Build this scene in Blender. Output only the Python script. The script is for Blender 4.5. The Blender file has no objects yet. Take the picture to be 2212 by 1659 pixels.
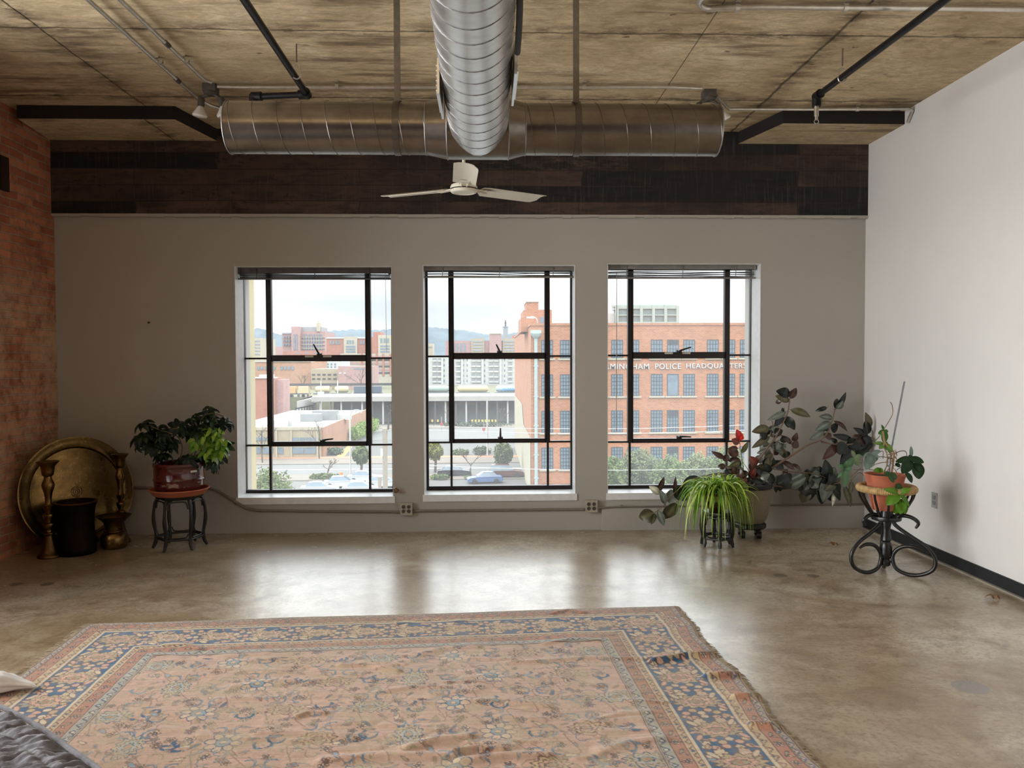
import bpy, math, random
import numpy as np
from mathutils import Vector, Matrix
random.seed(7)
C = bpy.context.scene.collection
sin, cos, pi, R = math.sin, math.cos, math.pi, math.radians
# ---------------------------------------------------------------- camera
F, YAW, PIT, ROL, D = 1715.5, .03271, -.03053, -.0034, 6.9254
XL, XR, ZC = -3.67, 3.347, 3.47
fw = Vector((sin(YAW)*cos(PIT), cos(YAW)*cos(PIT), sin(PIT)))
_r = Vector((cos(YAW), -sin(YAW), 0)); _u = _r.cross(fw)
rt = _r*cos(ROL) + _u*sin(ROL); up = -_r*sin(ROL) + _u*cos(ROL)
CAM = Vector((0, -D, 1.5))
cd = bpy.data.cameras.new('camera'); cam = bpy.data.objects.new('camera', cd); C.objects.link(cam)
cd.sensor_fit = 'HORIZONTAL'; cd.sensor_width = 36; cd.lens = 36*F/2212; cd.clip_end = 6000; cd.clip_start = .05
M = Matrix.Identity(4)
for i in range(3): M[i][0] = rt[i]; M[i][1] = up[i]; M[i][2] = -fw[i]; M[i][3] = CAM[i]
cam.matrix_world = M
bpy.context.scene.camera = cam
def ray(px, py): return (float(px)-1106)*rt - (float(py)-829.5)*up + F*fw
def at(px, py, ax, v):
    d = ray(px, py); return CAM + d*((v-CAM[ax])/d[ax])
def aty(px, py, Y): return at(px, py, 1, Y)
def atz(px, py, Z): return at(px, py, 2, Z)
def gp(px, py): return atz(px, py, 0)
# ---------------------------------------------------------------- objects
WL = {}
def empty(name, loc):
    o = bpy.data.objects.new(name, None); C.objects.link(o); o.location = loc; o.empty_display_size = .1
    WL[o.name] = Vector(loc); return o
def tag(o, label=None, cat=None, group=None, kind=None):
    if label: o['label'] = label
    if cat: o['category'] = cat
    if group: o['group'] = group
    if kind: o['kind'] = kind
    return o
def thing(name, label, cat, loc, group=None): return tag(empty(name, loc), label, cat, group)
def kids(o): return [c for c in bpy.data.objects if c.parent == o]
def dup(root, loc, label=None, rz=0.):
    ks = kids(root); gk = {c.name: kids(c) for c in ks}
    r = root.copy(); C.objects.link(r); r.location = loc; r.rotation_euler = (0, 0, rz); WL[r.name] = Vector(loc)
    if label: r['label'] = label
    for c0 in ks:
        c = c0.copy(); C.objects.link(c); c.parent = r
        for g0 in gk[c0.name]:
            g = g0.copy(); C.objects.link(g); g.parent = c
    return r
class MB:
    def __init__(s): s.v = []; s.f = []; s.m = []; s.c = []; s.cur = 0; s.col = None
    def add(s, vs, fs):
        n = len(s.v); s.v += [tuple(p) for p in vs]; s.f += [tuple(i+n for i in f) for f in fs]; s.m += [s.cur]*len(fs)
        if s.col is not None: s.c += [s.col]*len(vs)
        return s
    def box(s, x0, x1, y0, y1, z0, z1):
        return s.add([(x0,y0,z0),(x1,y0,z0),(x1,y1,z0),(x0,y1,z0),(x0,y0,z1),(x1,y0,z1),(x1,y1,z1),(x0,y1,z1)],
              [(0,3,2,1),(4,5,6,7),(0,1,5,4),(1,2,6,5),(2,3,7,6),(3,0,4,7)])
    def obox(s, c, hx, hy, hz, rz=0., rx=0., ry=0.):
        m = Matrix.Rotation(rz,3,'Z') @ Matrix.Rotation(ry,3,'Y') @ Matrix.Rotation(rx,3,'X'); c = Vector(c)
        vs = [c + m @ Vector((a*hx,b*hy,d*hz)) for d in (-1,1) for a,b in ((-1,-1),(1,-1),(1,1),(-1,1))]
        return s.add(vs, [(0,3,2,1),(4,5,6,7),(0,1,5,4),(1,2,6,5),(2,3,7,6),(3,0,4,7)])
    def tube(s, pts, r, n=8, caps=True, flat=1.):
        pts = [Vector(p) for p in pts]; N = len(pts)
        rs = [float(q) for q in r] if hasattr(r, '__len__') else [float(r)]*N
        vs = []; fs = []; prev = None
        for i, p in enumerate(pts):
            t = (pts[min(i+1,N-1)]-pts[max(i-1,0)])
            t = t.normalized() if t.length > 1e-9 else Vector((0,0,1))
            if prev is None:
                a = Vector((0,0,1)) if abs(t.z) < .9 else Vector((1,0,0)); a = (a - t*a.dot(t)).normalized()
            else:
                a = prev - t*prev.dot(t); a = a.normalized() if a.length > 1e-6 else prev
            prev = a; b = t.cross(a)
            for k in range(n):
                th = 2*pi*k/n; vs.append(p + rs[i]*(cos(th)*a*flat + sin(th)*b))
        for i in range(N-1):
            for k in range(n):
                k2 = (k+1) % n; fs.append((i*n+k, i*n+k2, (i+1)*n+k2, (i+1)*n+k))
        if caps: fs.append(tuple(range(n))[::-1]); fs.append(tuple((N-1)*n+k for k in range(n)))
        return s.add(vs, fs)
    def lathe(s, prof, c=(0,0,0), n=32, mat=None, cap=True):
        c = Vector(c); vs = []; fs = []; prof = [(float(a), float(b)) for a, b in prof]; P = len(prof)
        for (r, z) in prof:
            for k in range(n):
                th = 2*pi*k/n; p = Vector((max(r,1e-4)*cos(th), max(r,1e-4)*sin(th), z))
                if mat is not None: p = mat @ p
                vs.append(c+p)
        for i in range(P-1):
            for k in range(n):
                k2 = (k+1) % n; fs.append((i*n+k, i*n+k2, (i+1)*n+k2, (i+1)*n+k))
        if cap and prof[0][0] > 1e-3: fs.append(tuple(range(n))[::-1])
        if cap and prof[-1][0] > 1e-3: fs.append(tuple((P-1)*n+k for k in range(n)))
        return s.add(vs, fs)
    def ring(s, c, Rr, r, n=40, m=10, axis=None):
        c = Vector(c); mt = axis or Matrix.Identity(3); vs = []; fs = []
        for i in range(n):
            a = 2*pi*i/n
            for j in range(m):
                b = 2*pi*j/m; q = Rr + r*cos(b); vs.append(c + mt @ Vector((q*cos(a), q*sin(a), r*sin(b))))
        for i in range(n):
            for j in range(m):
                i2 = (i+1) % n; j2 = (j+1) % m; fs.append((i*m+j, i2*m+j, i2*m+j2, i*m+j2))
        return s.add(vs, fs)
    def prism(s, poly, y0, y1):      # polygon in xz extruded along y
        n = len(poly); vs = [(x, y0, z) for x, z in poly] + [(x, y1, z) for x, z in poly]
        fs = [tuple(range(n)), tuple(range(2*n-1, n-1, -1))] + [(i, i+n, (i+1) % n + n, (i+1) % n) for i in range(n)]
        return s.add(vs, fs)
    def build(s, name, mats, parent=None, smooth=False, angle=40, loc=None, sharp=True):
        off = Vector((0,0,0))
        if parent is not None: off = WL[parent.name]
        if loc is not None: off = Vector(loc)
        me = bpy.data.meshes.new(name)
        me.from_pydata([(v[0]-off[0], v[1]-off[1], v[2]-off[2]) for v in s.v], [], s.f)
        for m in (mats if isinstance(mats, (list, tuple)) else [mats]): me.materials.append(m)
        if any(s.m): me.polygons.foreach_set('material_index', s.m)
        if s.c and len(s.c) == len(s.v):
            a = me.color_attributes.new('Col', 'FLOAT_COLOR', 'POINT')
            a.data.foreach_set('color', np.array([(c[0],c[1],c[2],1.) for c in s.c], dtype=np.float32).ravel())
        if smooth:
            me.polygons.foreach_set('use_smooth', [True]*len(me.polygons))
            if sharp:
                try: me.set_sharp_from_angle(angle=R(angle))
                except Exception: pass
        me.validate(); me.update()
        o = bpy.data.objects.new(name, me); C.objects.link(o)
        if parent is not None:
            o.parent = parent; WL[o.name] = WL[parent.name].copy()
            if loc is not None: o.location = Vector(loc) - WL[parent.name]; WL[o.name] = Vector(loc)
        else:
            if loc is not None: o.location = loc
            WL[o.name] = off.copy()
        return o
def struct(name, mb, m, smooth=False, parent=None):
    o = mb.build(name, m, parent, smooth)
    if parent is None: o['kind'] = 'structure'
    return o
def bez(pts, n=6):       # catmull-rom through points
    P = [Vector(p) for p in pts]; out = []
    for i in range(len(P)-1):
        a = P[max(i-1,0)]; b = P[i]; c = P[i+1]; d = P[min(i+2, len(P)-1)]
        for k in range(n):
            t = k/n
            out.append(.5*((2*b) + (c-a)*t + (2*a-5*b+4*c-d)*t*t + (3*b-a-3*c+d)*t**3))
    out.append(P[-1]); return out
# ---------------------------------------------------------------- materials
def lin(c): return tuple((x/12.92 if x <= .04045 else ((x+.055)/1.055)**2.4) for x in c)
def rgb(r, g, b): return lin((r/255, g/255, b/255))
class NT:
    def __init__(s, name):
        s.m = bpy.data.materials.new(name); s.m.use_nodes = True; s.t = s.m.node_tree; s.n = s.t.nodes; s.l = s.t.links
        s.b = s.n['Principled BSDF']; s.out = s.n['Material Output']
    def N(s, typ, **kw):
        x = s.n.new(typ)
        for k, v in kw.items():
            if k.startswith('i_'): x.inputs[k[2:].replace('_', ' ')].default_value = v
            else: setattr(x, k, v)
        return x
    def L(s, a, b): s.l.new(a, b)
    def coord(s, scale=(1,1,1), loc=(0,0,0), rot=(0,0,0)):
        tc = s.N('ShaderNodeTexCoord'); mp = s.N('ShaderNodeMapping')
        mp.inputs['Scale'].default_value = scale; mp.inputs['Location'].default_value = loc; mp.inputs['Rotation'].default_value = rot
        s.L(tc.outputs['Object'], mp.inputs['Vector']); return mp.outputs[0]
    def noise(s, vec, scale, detail=4, rough=.6, dist=0.):
        x = s.N('ShaderNodeTexNoise'); x.inputs['Scale'].default_value = scale; x.inputs['Detail'].default_value = detail
        x.inputs['Roughness'].default_value = rough; x.inputs['Distortion'].default_value = dist
        if vec is not None: s.L(vec, x.inputs['Vector'])
        return x.outputs['Fac']
    def ramp(s, fac, stops, interp='LINEAR'):
        x = s.N('ShaderNodeValToRGB'); e = x.color_ramp.elements; x.color_ramp.interpolation = interp
        while len(e) < len(stops): e.new(.5)
        for k, (p, c) in enumerate(stops):
            e[k].position = p; e[k].color = (c[0], c[1], c[2], 1) if hasattr(c, '__len__') else (c, c, c, 1)
        s.L(fac, x.inputs[0]); return x.outputs[0]
    def mix(s, fac, a, b, typ='MIX'):
        x = s.N('ShaderNodeMix'); x.data_type = 'RGBA'; x.blend_type = typ
        for i, v in ((0, fac), (6, a), (7, b)):
            if hasattr(v, 'is_linked') or hasattr(v, 'links'): s.L(v, x.inputs[i])
            elif i == 0: x.inputs[0].default_value = v
            else: x.inputs[i].default_value = (v[0], v[1], v[2], 1)
        return x.outputs[2]
    def math(s, op, a, b=0., clamp=False):
        x = s.N('ShaderNodeMath'); x.operation = op; x.use_clamp = clamp
        for i, v in ((0, a), (1, b)):
            if hasattr(v, 'links'): s.L(v, x.inputs[i])
            else: x.inputs[i].default_value = v
        return x.outputs[0]
    def bump(s, h, strength=.3, dist=.01):
        x = s.N('ShaderNodeBump'); x.inputs['Strength'].default_value = strength; x.inputs['Distance'].default_value = dist
        s.L(h, x.inputs['Height']); s.L(x.outputs[0], s.b.inputs['Normal'])
    def base(s, v):
        if hasattr(v, 'links'): s.L(v, s.b.inputs['Base Color'])
        else: s.b.inputs['Base Color'].default_value = (v[0], v[1], v[2], 1)
    def rough(s, v):
        if hasattr(v, 'links'): s.L(v, s.b.inputs['Roughness'])
        else: s.b.inputs['Roughness'].default_value = v
    def set(s, **kw):
        for k, v in kw.items(): s.b.inputs[k.replace('_', ' ')].default_value = v
        return s
def mat(name, col, rough=.5, metal=0., var=.12, scale=8., bump=0., **kw):
    t = NT(name); v = t.noise(t.coord(), scale, 4)
    lo = tuple(c*(1-var) for c in col); hi = tuple(min(1, c*(1+var)) for c in col)
    t.base(t.ramp(v, [(.3, lo), (.7, hi)])); t.rough(rough); t.set(Metallic=metal, **kw)
    if bump: t.bump(t.noise(t.coord(), scale*6, 5), bump, .005)
    return t.m
SKY_H, SKY_M, SKY_Z, WARM, EXPO, SUN_SIDE, FILL_W = 1.15, 5.5, 6.5, 14., 0.0, 1.0, 128.
# ================================================================ ROOM SHELL
def m_wall(name, col):
    t = NT(name); c = t.coord()
    n1 = t.noise(c, .9, 5); n2 = t.noise(c, 14, 6, .7); n3 = t.noise(c, 2.6, 3, .5, .6)
    k = t.ramp(n1, [(.3, tuple(x*.93 for x in col)), (.7, col)])
    chips = t.ramp(n3, [(.235, (1,1,1)), (.25, (0,0,0))])
    t.base(t.mix(t.math('MULTIPLY', chips, .25), k, (.45,.4,.35))); t.rough(.75)
    t.bump(t.math('ADD', t.math('MULTIPLY', n2, .3), n1), .35, .012); return t.m
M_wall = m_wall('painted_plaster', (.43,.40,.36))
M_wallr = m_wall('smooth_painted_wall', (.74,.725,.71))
# ceiling concrete -------------------------------------------------
def m_ceiling():
    t = NT('board_formed_concrete'); c = t.coord(); s = t.coord((.35,3.2,1))
    a = t.noise(c, 1.3, 6, .65, .4); b = t.noise(s, 3.2, 8, .75, .3); f = t.noise(t.coord((1.5,9,1)), 6, 6, .8)
    g = t.noise(t.coord((1,2,1)), .75, 3, .6)
    col = t.ramp(a, [(.3, rgb(186,166,132)), (.5, rgb(226,204,166)), (.72, rgb(246,230,196))])
    st = t.ramp(t.math('ADD', t.math('MULTIPLY', b, .55), t.math('MULTIPLY', g, .45)), [(.385, (.85,.85,.85)), (.475, (0,0,0))])
    col = t.mix(st, col, rgb(98,80,60)); mm_ = t.noise(t.coord((1.2,2.6,1), loc=(4,1,0)), 7, 8, .8, .6); col = t.mix(t.ramp(mm_, [(.42, (.5,.5,.5)), (.56, (0,0,0))]), col, rgb(160,134,98)); chip = t.N('ShaderNodeTexVoronoi'); chip.inputs['Scale'].default_value = 3.4; t.L(t.coord((1,1.8,1)), chip.inputs['Vector']); col = t.mix(t.math('MULTIPLY', t.math('MULTIPLY', t.math('LESS_THAN', chip.outputs['Distance'], .085), t.math('GREATER_THAN', mm_, .5)), .8), col, rgb(84,64,46))
    st2 = t.ramp(f, [(.27, (.7,.7,.7)), (.36, (0,0,0))]); col = t.mix(st2, col, rgb(92,74,54))
    fine = t.ramp(t.noise(t.coord((2,14,1)), 14, 4, .8), [(.3, rgb(120,110,95)), (.65, (1,1,1))]); col = t.mix(.3, col, fine, 'MULTIPLY')
    tc = t.N('ShaderNodeTexCoord'); sp = t.N('ShaderNodeSeparateXYZ'); t.L(tc.outputs['Object'], sp.inputs[0])
    wob = t.math('MULTIPLY', t.math('SUBTRACT', t.noise(c, 3, 4, .7), .5), .05)
    lines = None
    Yl = [(atz(500,64,ZC).y, .012), (atz(330,208,ZC).y, .014), (-5.6, .012), (-7.4, .012), (-9.2, .012)]
    Xl = [(atz(190,138,ZC).x, .011), (atz(1500,100,ZC).x, .006), (atz(1760,118,ZC).x, .016), (0.0, .003)]
    for sock, lst in ((sp.outputs['Y'], Yl), (sp.outputs['X'], Xl)):
        for v, w in lst:
            d = t.math('ABSOLUTE', t.math('SUBTRACT', t.math('ADD', sock, wob if w > .01 else 0.), v))
            k = t.math('SUBTRACT', 1., t.math('DIVIDE', d, w), True)
            lines = k if lines is None else t.math('MAXIMUM', lines, k)
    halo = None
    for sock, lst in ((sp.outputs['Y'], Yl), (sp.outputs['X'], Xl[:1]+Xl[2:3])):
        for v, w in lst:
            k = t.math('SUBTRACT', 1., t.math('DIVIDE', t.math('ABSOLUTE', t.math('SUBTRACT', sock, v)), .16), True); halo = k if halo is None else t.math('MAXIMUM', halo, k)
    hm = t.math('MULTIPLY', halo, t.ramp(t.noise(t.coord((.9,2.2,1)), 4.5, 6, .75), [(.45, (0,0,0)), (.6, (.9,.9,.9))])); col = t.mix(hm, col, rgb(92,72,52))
    col = t.mix(t.math('MULTIPLY', lines, .85), col, rgb(40,30,22))
    t.base(col); t.rough(.9)
    t.bump(t.math('SUBTRACT', t.math('ADD', t.math('MULTIPLY', b, .5), t.math('MULTIPLY', f, .3)), t.math('MULTIPLY', lines, .5)), .6, .02)
    return t.m
M_ceil = m_ceiling()
def m_beam():
    t = NT('dark_stained_concrete_beam'); s = t.coord((1,1,1), rot=(R(90),0,0))
    br = t.N('ShaderNodeTexBrick'); br.offset = .37; br.inputs['Scale'].default_value = 1; br.inputs['Brick Width'].default_value = 1.9
    br.inputs['Row Height'].default_value = .137; br.inputs['Mortar Size'].default_value = .0035; br.inputs['Bias'].default_value = 0
    br.inputs['Color1'].default_value = (0,0,0,1); br.inputs['Color2'].default_value = (1,1,1,1); br.inputs['Mortar'].default_value = (.2,.2,.2,1)
    wv_ = t.N('ShaderNodeTexNoise'); wv_.inputs['Scale'].default_value = 2.2; wv_.inputs['Detail'].default_value = 5; va = t.N('ShaderNodeVectorMath'); va.operation = 'MULTIPLY_ADD'; va.inputs[1].default_value = (.14,.035,0); t.L(wv_.outputs['Color'], va.inputs[0]); t.L(t.coord((1,1,1), rot=(R(-90),0,0), loc=(.3,0,0)), va.inputs[2]); t.L(va.outputs[0], br.inputs['Vector'])
    edge_n = t.noise(t.coord((1,1,3)), 5, 6, .8); tar = t.ramp(t.math('ADD', t.math('MULTIPLY', br.outputs['Color'], .8), t.math('MULTIPLY', edge_n, .2)), [(.35, rgb(74,56,48)), (.58, rgb(90,70,58)), (.62, rgb(22,19,20)), (1, rgb(17,15,18))])
    n = t.noise(t.coord((1,1,5)), 3, 7, .75, .5); n2 = t.noise(t.coord((.6,1,1.6)), 1.1, 4)
    col = t.mix(t.ramp(n, [(.38, (.75,.75,.75)), (.52, (0,0,0))]), tar, rgb(44,34,30))
    col = t.mix(t.ramp(n2, [(.47, (0,0,0)), (.6, (.8,.8,.8))]), col, rgb(32,26,26)); col = t.mix(t.math('MULTIPLY', t.math('GREATER_THAN', t.noise(t.coord((1,1,1.6)), 12, 4, .7), .64), .7), col, rgb(24,18,17)); col = t.mix(t.math('MULTIPLY', t.ramp(t.noise(t.coord((26,1,1.2)), 2.4, 3, .6), [(.55, (0,0,0)), (.68, (1,1,1))]), .35), col, rgb(84,76,72))
    col = t.mix(t.math('MULTIPLY', br.outputs['Fac'], .6), col, rgb(14,12,12))
    t.base(col); t.rough(.85); t.bump(t.math('SUBTRACT', n, t.math('MULTIPLY', br.outputs['Fac'], .4)), .5, .015); return t.m
M_beam = m_beam()
M_dkc = mat('dark_concrete', rgb(30,23,21), .9, var=.35, scale=3, bump=.3)  # dark tone for the upright faces of the drop panels
def m_floor():
    t = NT('polished_stained_concrete'); c = t.coord()
    a = t.noise(t.coord((.8,1.2,1)), 1.15, 7, .68, .7); b = t.noise(c, 5.5, 8, .75, .5); g = t.noise(c, .45, 3)
    col = t.ramp(a, [(.3, rgb(118,94,68)), (.44, rgb(160,140,113)), (.56, rgb(189,175,154)), (.75, rgb(214,203,184))])
    col = t.mix(t.ramp(b, [(.36, (.7,.7,.7)), (.53, (0,0,0))]), col, rgb(98,76,50))
    col = t.mix(t.ramp(g, [(.4, (.5,.5,.5)), (.62, (0,0,0))]), col, rgb(134,113,84))
    col = t.mix(t.ramp(t.noise(c, 42, 3, .6), [(.36, (.55,.55,.55)), (.5, (0,0,0))]), col, rgb(120,104,84))
    # fine scratches
    sc = None
    for k, (rz, lo) in enumerate(((.5, .004), (-.35, .003), (1.25, .003), (-.9, .003), (.15, .003))):
        v = t.noise(t.coord((.35, 16, 1), rot=(0,0,rz), loc=(k*3.7,k*1.3,0)), 3.1, 2, .5, .35)
        d = t.math('LESS_THAN', t.math('ABSOLUTE', t.math('SUBTRACT', v, .5)), lo)
        m = t.math('GREATER_THAN', t.noise(t.coord((1,1,1), loc=(k*5,2,0)), 1.6, 2), .56)
        d = t.math('MULTIPLY', d, m); sc = d if sc is None else t.math('MAXIMUM', sc, d)
    col = t.mix(t.math('MULTIPLY', sc, .24), col, rgb(214,204,188))
    # round filled core holes
    tc = t.N('ShaderNodeTexCoord')
    for px, py, rr, cc in ((2096,1484,.088,rgb(118,112,108)), (1026,1209,.07,rgb(170,160,145)), (1362,1248,.06,rgb(128,118,104)), (1757,1244,.05,rgb(96,84,68)), (1685,1243,.055,rgb(96,84,68)), (102,1262,.05,rgb(84,70,54)), (35,1262,.05,rgb(84,70,54))):
        p = gp(px, py); vm = t.N('ShaderNodeVectorMath'); vm.operation = 'DISTANCE'; vm.inputs[1].default_value = p
        t.L(tc.outputs['Object'], vm.inputs[0])
        k = t.math('MULTIPLY', t.math('SUBTRACT', rr, t.math('ADD', vm.outputs['Value'], t.math('MULTIPLY', b, .012))), 200., True)
        col = t.mix(t.math('MULTIPLY', k, .75), col, cc)
    t.base(col)
    t.rough(t.ramp(b, [(.3, .30), (.7, .19)]))
    t.set(**{'Specular_IOR_Level': .62}); t.b.inputs['Coat Weight'].default_value = .55; t.b.inputs['Coat Roughness'].default_value = .36
    t.bump(t.math('ADD', t.noise(c, 2.2, 3), t.math('MULTIPLY', b, .15)), .07, .02); return t.m
M_floor = m_floor()
def m_brick():
    t = NT('old_brick'); 
    tc = t.N('ShaderNodeTexCoord'); sp = t.N('ShaderNodeSeparateXYZ'); cb = t.N('ShaderNodeCombineXYZ')
    t.L(tc.outputs['Object'], sp.inputs[0]); w = t.noise(t.coord(), 2.5, 3); 
    t.L(t.math('ADD', sp.outputs['Y'], t.math('MULTIPLY', w, .03)), cb.inputs[0]); t.L(t.math('ADD', sp.outputs['Z'], t.math('MULTIPLY', w, .035)), cb.inputs[1])
    br = t.N('ShaderNodeTexBrick'); br.inputs['Scale'].default_value = 1; br.inputs['Brick Width'].default_value = .205; br.inputs['Row Height'].default_value = .066
    br.inputs['Mortar Size'].default_value = .007; br.inputs['Mortar Smooth'].default_value = .3; br.inputs['Bias'].default_value = -.1; br.offset = .5
    br.inputs['Color1'].default_value = (*rgb(162,92,64),1); br.inputs['Color2'].default_value = (*rgb(204,130,96),1); br.inputs['Mortar'].default_value = (*rgb(160,136,112),1)
    t.L(cb.outputs[0], br.inputs['Vector'])
    n = t.noise(t.coord(), 7, 6, .7); big = t.noise(t.coord((1,1,.8), loc=(0,0,.2)), .95, 4, .6, .5)
    col = t.mix(t.ramp(n, [(.35, (.6,.6,.6)), (.55, (0,0,0))]), br.outputs['Color'], rgb(116,68,50))
    # worn whitewash across a middle band
    zb = t.ramp(t.math('MULTIPLY', sp.outputs['Z'], .3), [(.08, (.1,.1,.1)), (.22, (1,1,1)), (.56, (1,1,1)), (.70, (0,0,0))])
    ww = t.math('MULTIPLY', t.ramp(t.math('ADD', t.math('MULTIPLY', n, .5), t.math('MULTIPLY', big, .5)), [(.40, (0,0,0)), (.56, (1,1,1))]), zb)
    col = t.mix(t.math('MULTIPLY', ww, .7), col, rgb(196,168,136))
    t.base(col); t.rough(.9)
    t.bump(t.math('SUBTRACT', t.math('MULTIPLY', n, .4), t.math('MULTIPLY', br.outputs['Fac'], 1.)), .9, .02); return t.m
M_brick = m_brick()
M_white = mat('white_gloss_paint', rgb(226,227,228), .35, var=.06, scale=20, bump=.15)
M_black = mat('black_steel', rgb(38,33,33), .4, .3, var=.3, scale=30, bump=.1)
M_darkpipe = mat('black_iron_pipe', rgb(36,34,36), .38, .6, var=.4, scale=14)
M_conduit = mat('zinc_conduit', rgb(206,200,190), .3, .8, var=.12, scale=20)
M_boxgrey = mat('dusty_grey_box', rgb(90,84,78), .6, .3, var=.2, scale=30)
M_strap = mat('galvanised_strut', rgb(112,102,90), .6, .4, var=.2, scale=20)
M_base = mat('dark_green_rubber_base', rgb(25,29,31), .6, var=.15, scale=9)

ADDED_LW = [(-9.4,-7.4,.5,3.2), (-6.8,-4.8,.5,3.2), (-4.2,-2.2,.5,3.2)]      # unseen side openings added to the brick wall for fill light
YR = -12.0                                         # rear wall
struct('floor', MB().box(XL-.3, XR+.3, YR-.3, .45, -.3, 0), M_floor)
struct('ceiling', MB().box(XL-.3, XR+.3, YR-.3, .4, ZC, ZC+.3), M_ceil)
YB = -.04                                          # face of the beam
z_beam = aty(1000, 465, YB).z; z_drop = aty(1870, 312, YB).z
struct('wall_beam', MB().box(XL, XR, YB, .4, z_beam, ZC), M_beam)
# drop panels (thickened slab either side), the pocket between them is dark
yd = atz(200, 228, ZC).y
zl = z_drop
xa, xb = atz(380, 231, ZC).x, atz(1690, 240, ZC).x
xa2 = atz(478, 312, zl).x
XLp = atz(42, 230, ZC).x
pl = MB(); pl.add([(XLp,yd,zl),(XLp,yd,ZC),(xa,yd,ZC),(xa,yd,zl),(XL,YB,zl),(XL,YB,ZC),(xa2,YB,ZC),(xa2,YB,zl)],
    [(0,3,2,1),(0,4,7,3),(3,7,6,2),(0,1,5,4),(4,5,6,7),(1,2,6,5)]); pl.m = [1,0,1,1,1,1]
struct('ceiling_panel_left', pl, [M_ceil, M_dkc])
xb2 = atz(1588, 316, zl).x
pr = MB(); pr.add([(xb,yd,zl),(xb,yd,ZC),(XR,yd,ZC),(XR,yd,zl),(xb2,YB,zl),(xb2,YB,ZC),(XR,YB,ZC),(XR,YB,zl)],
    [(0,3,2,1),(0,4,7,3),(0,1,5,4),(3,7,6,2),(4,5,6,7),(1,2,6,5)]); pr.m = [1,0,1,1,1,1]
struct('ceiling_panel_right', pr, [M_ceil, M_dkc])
# plaster lip under the beam
lip = MB(); xs = np.linspace(XL, XR, 90); rnd = random.Random(3)
for i in range(89):
    d = .012 + .01*rnd.random(); lip.box(xs[i], xs[i+1], YB-.006-.006*rnd.random(), .02, z_beam-d, z_beam+.006)
struct('trim_beam_lip', lip, M_wall)
# ---- back wall with three openings
WIN = []
for (tl, tr, bl, br) in (((505,574),(844,576.5),(514.9,1077),(852,1072)), ((912.5,573),(1242,572.5),(917,1069.6),(1244,1067)), ((1311.5,572),(1642,567),(1313,1066.3),(1642,1063))):
    a, b, c, d = [aty(*q, 0) for q in (tl, tr, bl, br)]
    WIN.append(((a.x+c.x)/2, (b.x+d.x)/2, (c.z+d.z)/2, (a.z+b.z)/2))
w = MB(); TW = .42; x = XL
zb_, zt_ = -.3, ZC
for (x0, x1, z0, z1) in WIN:
    w.box(x, x0, 0, TW, zb_, zt_); w.box(x0, x1, 0, TW, zb_, z0); w.box(x0, x1, 0, TW, z1, zt_); x = x1
w.box(x, XR, 0, TW, zb_, zt_)
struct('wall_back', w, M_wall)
# proud curb low on the right part of the wall, seam strip above
ph = aty(1760, 1093, -.03).z
cx0 = aty(1300, 1100, -.03).x
struct('trim_curb', MB().box(cx0, XR, -.028, 0, 0, ph), M_wall)
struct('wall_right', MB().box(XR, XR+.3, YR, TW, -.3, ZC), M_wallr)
w = MB(); y = YR
for (y0, y1, z0, z1) in ADDED_LW:
    w.box(XL-.3, XL, y, y0, -.3, ZC); w.box(XL-.3, XL, y0, y1, -.3, z0); w.box(XL-.3, XL, y0, y1, z1, ZC); y = y1
w.box(XL-.3, XL, y, TW, -.3, ZC); struct('wall_left', w, M_brick)
# rear wall (behind the viewer) with its own row of windows
RW = []
w = MB(); x = XL
for (x0, x1, z0, z1) in RW:
    w.box(x, x0, YR-.3, YR, zb_, zt_); w.box(x0, x1, YR-.3, YR, zb_, z0); w.box(x0, x1, YR-.3, YR, z1, zt_); x = x1
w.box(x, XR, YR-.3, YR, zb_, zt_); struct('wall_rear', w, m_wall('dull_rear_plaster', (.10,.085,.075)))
# baseboard right: black rubber base with thin quarter round
hb = at(2212, 1263.6, 0, XR-.01).z
struct('baseboard_right', MB().box(XR-.012, XR, YR, -.005, 0, hb), M_base)
struct('trim_floor_seal', MB().box(XR-.034, XR-.012, YR, -.03, 0, .010), mat('grey_floor_sealant', rgb(150,142,130), .6))
# ---- steel windows
def m_glass():
    t = NT('veiled_window_glass')
    tr = t.N('ShaderNodeBsdfTransparent'); tl = t.N('ShaderNodeBsdfTranslucent'); gl = t.N('ShaderNodeBsdfGlossy')
    tr.inputs[0].default_value = (.97,.98,.98,1); tl.inputs[0].default_value = (.9,.92,.95,1); gl.inputs['Roughness'].default_value = .02
    m1 = t.N('ShaderNodeMixShader'); m2 = t.N('ShaderNodeMixShader'); fr = t.N('ShaderNodeFresnel'); fr.inputs[0].default_value = 1.45
    m1.inputs[0].default_value = .065  # milky share veils the view in place of outdoor haze
    t.L(tr.outputs[0], m1.inputs[1]); t.L(tl.outputs[0], m1.inputs[2]); t.L(t.math('MULTIPLY', fr.outputs[0], .6), m2.inputs[0])
    t.L(m1.outputs[0], m2.inputs[1]); t.L(gl.outputs[0], m2.inputs[2]); t.L(m2.outputs[0], t.out.inputs[0])
    t.m.name = 'window_glass'; return t.m
M_glass = m_glass()
M_putty = mat('white_label_tape', rgb(205,200,185), .6)
YF = .25
SP = [dict(v=(527,583,798,None), thick=(767,780.5), low=(953,963), side=(774,961), bot=1060),
      dict(v=(921.5,974.5,1183,1235.5), thick=(762,775.5), low=(947,956), side=(769.5,954.5), bot=1052),
      dict(v=(None,1360,1569.5,1622.6), thick=(760.5,774.5), low=(946.5,955.5), side=(767.5,953.5), bot=1050)]
handles = [((690,766),(-.045,.0,.085),True), ((1079,760),(-.03,0,.06),False), ((1467,759),(.10,0,.03),True)]
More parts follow.
